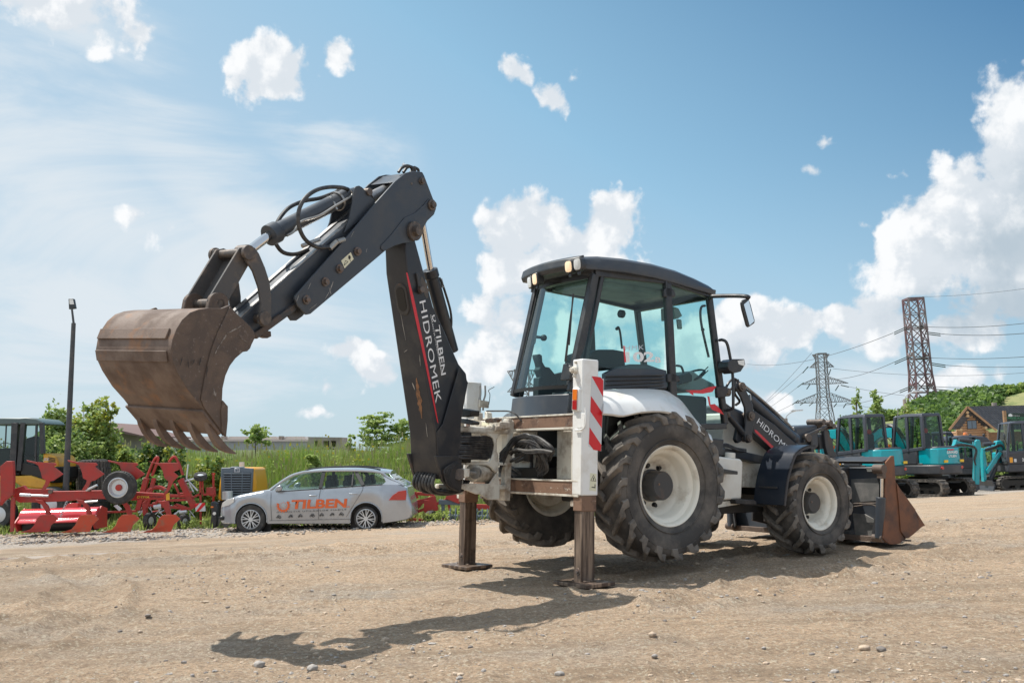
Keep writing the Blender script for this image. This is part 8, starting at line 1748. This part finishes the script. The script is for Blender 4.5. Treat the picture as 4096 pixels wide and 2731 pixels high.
bush('broad bright bush right of the lamp post', 'RL', 850, 205, 1050, 28.8, 330, 11000, .11, (1, 1, 0, 1, 3), 32, blobs=30)
bush('dense lower bush behind the stacked tyres', 'RL', 720, 480, 1050, 27.9, 420, 9000, .10, (0, 1, 1, 2), 33, blobs=20)
bush('yellowish shrub spilling over the bank behind the hay tedder', 'RL', 1180, 560, 1100, 28.2, 160, 2600, .12, (1, 3, 0), 34, blobs=10)
bush('round dark green bush with yellow leaves below the bucket teeth', 'RL', 1540, 540, 1200, 28.0, 280, 9500, .11, (2, 2, 0, 3), 35, blobs=22)
bush('dark thicket low behind the hay tedder frame', 'RL', 1560, 800, 1250, 27.2, 420, 6000, .11, (2, 2, 0), 36, blobs=20)
bush('leafy green shrub at the left of the orange machine', 'RL', 1960, 700, 1150, 27.8, 190, 3200, .11, (0, 1, 3), 37, blobs=10)
bush('big-leaved bright plant behind the car roof', 'CAR', 990, 85, 200, 29.5, 85, 500, .16, (1,), 38, blobs=5)
# trees along the skyline
for (lab, x, yt, yb, Y, w, n, ls, mats, bl, sd_, th) in (
  ('small umbrella-shaped tree on the bank under the bucket', 588, 977, 1045, 36, 30, 800, .11, (1, 1, 0), 7, 41, .62),
  ('spreading tree with layered leafy boughs left of the boom foot', 868, 945, 1050, 37, 52, 2300, .11, (1, 1, 0), 14, 42, .35),
  ('leafy tree half hidden by the boom foot', 930, 962, 1050, 37.5, 36, 1500, .11, (1, 1, 0), 10, 43, .32),
  ('feathery pale sapling on the bank skyline', 806, 1002, 1052, 35.5, 15, 500, .10, (1, 0), 6, 44, .2)):
    b, t = gxy('D', x, yb, Y), gxy('D', x, yt, Y); zb_ = bank(b.x, Y); f = 1.7415*Y/F_PX
    tree('bank_tree', lab, 'tree', (b.x, Y, zb_), t.z-zb_, w*f, n, ls, mats, th, blobs=bl, seed=sd_, group='trees along the bank skyline')
# ================================================================ hills and forest on the right
ridge = [(-400, 1362), (100, 1360), (480, 1335), (700, 1290), (900, 1262), (1150, 1235), (1320, 1175), (1500, 1120), (1720, 1085), (1900, 1060), (2100, 1035), (2230, 1000), (2352, 965), (2600, 900), (3000, 880)]
RP3 = [gxy('RP', x, y+62, 210) for x, y in ridge]
def ridgez(x):
    for a, b in zip(RP3, RP3[1:]):
        if a.x <= x <= b.x: return lerp(a.z, b.z, (x-a.x)/(b.x-a.x))
    return RP3[0].z if x < RP3[0].x else RP3[-1].z
def hillz(x, y):
    xx = x*210/max(y, 60); t = min(1, max(0, (y-128)/80)); s_ = t*t*(3-2*t); base = -1.5
    return base+(ridgez(xx)-base)*s_*(1 if y <= 215 else 1-.1*(y-215)/100)+noise.noise(Vector((x*.03, y*.03, 0)))*1.2*s_+noise.noise(Vector((x*.12, y*.12, 0)))*.4*s_
HM = pmat('hill_meadow', (.13, .17, .05), .95, col2=(.22, .22, .09), nscale=.06, nmin=.4, nmax=.62, bump=.4, bscale=2, col3=(.05, .09, .025), n3=(.4, .55, .62))
HL_ = sheet('hills', [20+i*2.5 for i in range(110)], [66+i*3.2 for i in range(60)], hillz, HM); struct(HL_)
rnd = random.Random(51); tbn = TB()
def clump(x, y, r, n, mats):
    z = hillz(x, y); leafcloud(tbn, Vector((x, y, z+r*.7)), (r, r, r*.85), n, .95, rnd, mats, 9)
cnt = 0
for i in range(1500):
    px_ = rnd.uniform(1230, 2180); y = rnd.uniform(150, 214); fr = (px_-1230)/950
    lim = lerp(150, 196, max(0, (px_-1750)/430)) if px_ > 1750 else 150
    if y < lim: continue
    x = gxy('RP', px_, 1100, y).x; clump(x, y, rnd.uniform(.8, 1.5), 64, (0, 2, 2, 0)); cnt += 1
for i in range(120):                                              # bushes scattered along the left ridge and right top
    px_ = rnd.choice([rnd.uniform(480, 1250), rnd.uniform(2100, 2500)]); y = rnd.uniform(190, 216); x = gxy('RP', px_, 1100, y).x; clump(x, y, rnd.uniform(.7, 1.3), 40, (0, 2, 1))
FO = tbn.build('hill_forest', [G1, G2, G3, G4]); tag(FO, 'dense green wood covering the hillside beyond the log cabin', 'forest', kind='stuff')
tbn = TB()                                                        # hedge and weeds between cabin and machines
for i in range(260):
    Y = rnd.uniform(40, 56); px_ = rnd.uniform(1500, 2500); x = gxy('RP', px_, 1400, Y).x; leafcloud(tbn, Vector((x, Y, gz(x, Y)+.55)), (.9, .9, .65), 60, .20, rnd, (0, 1, 2), 5)
for i in range(170):
    Y = rnd.uniform(40, 47); px_ = rnd.uniform(480, 1500); x = gxy('RP', px_, 1400, Y).x; leafcloud(tbn, Vector((x, Y, gz(x, Y)+.7)), (.8, .8, .9), 60, .18, rnd, (0, 1, 1, 3), 5)
WH = tbn.build('hedge_undergrowth', [G1, G2, G3, G4]); tag(WH, 'green undergrowth behind the row of teal excavators', 'undergrowth', kind='stuff')
# ================================================================ loose stones and gravel
ico = [Vector(v) for v in ((0, 0, 1), (.89, 0, .45), (.28, .85, .45), (-.72, .53, .45), (-.72, -.53, .45), (.28, -.85, .45), (.72, .53, -.45), (-.28, .85, -.45), (-.89, 0, -.45), (-.28, -.85, -.45), (.72, -.53, -.45), (0, 0, -1))]
icf = [(0, 1, 2), (0, 2, 3), (0, 3, 4), (0, 4, 5), (0, 5, 1), (1, 6, 2), (2, 7, 3), (3, 8, 4), (4, 9, 5), (5, 10, 1), (6, 7, 2), (7, 8, 3), (8, 9, 4), (9, 10, 5), (10, 6, 1), (11, 7, 6), (11, 8, 7), (11, 9, 8), (11, 10, 9), (11, 6, 10)]
ST1 = pmat('grey_stone', (.36, .33, .30), .85, col2=(.24, .22, .20), nscale=30, bump=.3); ST2 = pmat('tan_stone', (.48, .38, .28), .9, col2=(.34, .26, .20), nscale=30, bump=.3); ST3 = pmat('dark_stone', (.20, .175, .155), .85)
rnd = random.Random(77); V = []; Fc = []; Mi_ = []
def stone(x, y, s):
    b = len(V); z = groundz(x, y); c, sn = math.cos(rnd.uniform(0, 6.28)), math.sin(rnd.uniform(0, 6.28)); sx, sy, sz = s*rnd.uniform(.7, 1.3), s*rnd.uniform(.6, 1.1), s*rnd.uniform(.4, .8)
    for v in ico:
        j = rnd.uniform(.75, 1.2); vx, vy, vz = v.x*sx*j, v.y*sy*j, v.z*sz*j; V.append((x+vx*c-vy*sn, y+vx*sn+vy*c, z+vz+sz*.15))
    Fc.extend([tuple(b+i for i in f) for f in icf]); Mi_.extend([rnd.choice((0, 0, 1, 1, 1, 2))]*20)
for i in range(21000):
    y = 2.4+rnd.random()**1.7*13; x = rnd.uniform(-.62, .62)*y
    k = noise.noise(Vector((x*.5, y*.5, 7)))+.6*noise.noise(Vector((x*1.7, y*1.7, 2)))
    if rnd.random() > .22+.9*k+(.35 if (x > 1.2 and y < 4.6) else 0): continue
    stone(x, y, rnd.choice((.005, .006, .007, .009, .013))*rnd.uniform(.7, 1.3)*(1+.05*y))
for i in range(9000):
    y = rnd.uniform(21.6, 26.5)+(0); x = rnd.uniform(-.6, .5)*y
    if .42*x+25.0-rnd.random()*1.3 > y+ .0 and x > -40: 
        if x > 2 or y < 23.2: continue
    stone(x, y, rnd.uniform(.02, .045))
me = bpy.data.meshes.new('gravel'); me.from_pydata(V, [], Fc); [me.materials.append(x) for x in (ST1, ST2, ST3)]; me.polygons.foreach_set('material_index', Mi_); GV = bpy.data.objects.new('gravel', me); COL.objects.link(GV); tag(GV, 'fine gravel strewn over the dirt yard', 'gravel', kind='stuff')
spots = [(1250, 2690, .035), (1480, 2655, .02), (1375, 2668, .018), (2240, 2700, .03), (3460, 2606, .035), (3525, 2612, .032), (3055, 2588, .018), (3065, 2642, .022), (3250, 2620, .02), (2620, 2640, .02), (2610, 2562, .03), (2660, 2478, .018), (3500, 2338, .03), (3570, 2302, .018), (3610, 2318, .018), (1035, 2668, .04), (1020, 2668, .02), (1880, 2590, .02), (1935, 2690, .02), (3735, 2580, .018), (3780, 2600, .02), (2350, 2625, .018), (560, 2530, .02), (910, 2430, .02), (3340, 2690, .025), (2830, 2620, .015), (2700, 2570, .015), (3860, 2480, .02), (1540, 2566, .03), (480, 2530, .018), (2990, 2560, .014), (3700, 2330, .02)]
def rock(i, px_, py_, s):
    p = hit(Matrix.Identity(4), px_, py_, 2, 0.0); rr = random.Random(900+i); m = mb(); vs = [Vector((v.x*s*rr.uniform(.8, 1.3), v.y*s*rr.uniform(.7, 1.1), v.z*s*rr.uniform(.5, .85))) for v in ico]; m.add(vs, icf)
    o = m.build('loose_stone', (ST1, ST2, ST3)[i % 3], None, sharp=25, smooth=(i % 2 == 0)); o.location = (p.x, p.y, groundz(p.x, p.y)+s*.2); sb_ = o.modifiers.new('b', 'BEVEL'); sb_.width = s*.12; sb_.segments = 2; sb_.angle_limit = R(20); sb_.limit_method = 'ANGLE'
    tag(o, 'small loose stone lying on the dirt yard', 'stone', 'loose stones on the yard')
for i, a in enumerate(spots): rock(i, *a)
# mud and puddle
WET = pmat('muddy_water', (.20, .155, .12), .2, col2=(.36, .29, .23), nscale=2.5, nmin=.4, nmax=.6, rough2=.5); MUD = pmat('damp_mud', (.16, .125, .10), .45, col2=(.24, .20, .17), nscale=4, bump=.3)
pc = [hit(Matrix.Identity(4), x, y, 2, -.085) for x, y in ((-120, 2225), (40, 2222), (160, 2213), (300, 2206), (430, 2200), (560, 2198), (470, 2208), (420, 2222), (250, 2236), (60, 2240), (-120, 2238))]
zg = sorted(groundz(p.x, p.y) for p in pc)[len(pc)//2]+.002
m = mb(); m.add([Vector((p.x, p.y, zg)) for p in pc], [tuple(range(len(pc)))]); PD = m.build('puddle_water', WET, None, smooth=False); struct(PD)
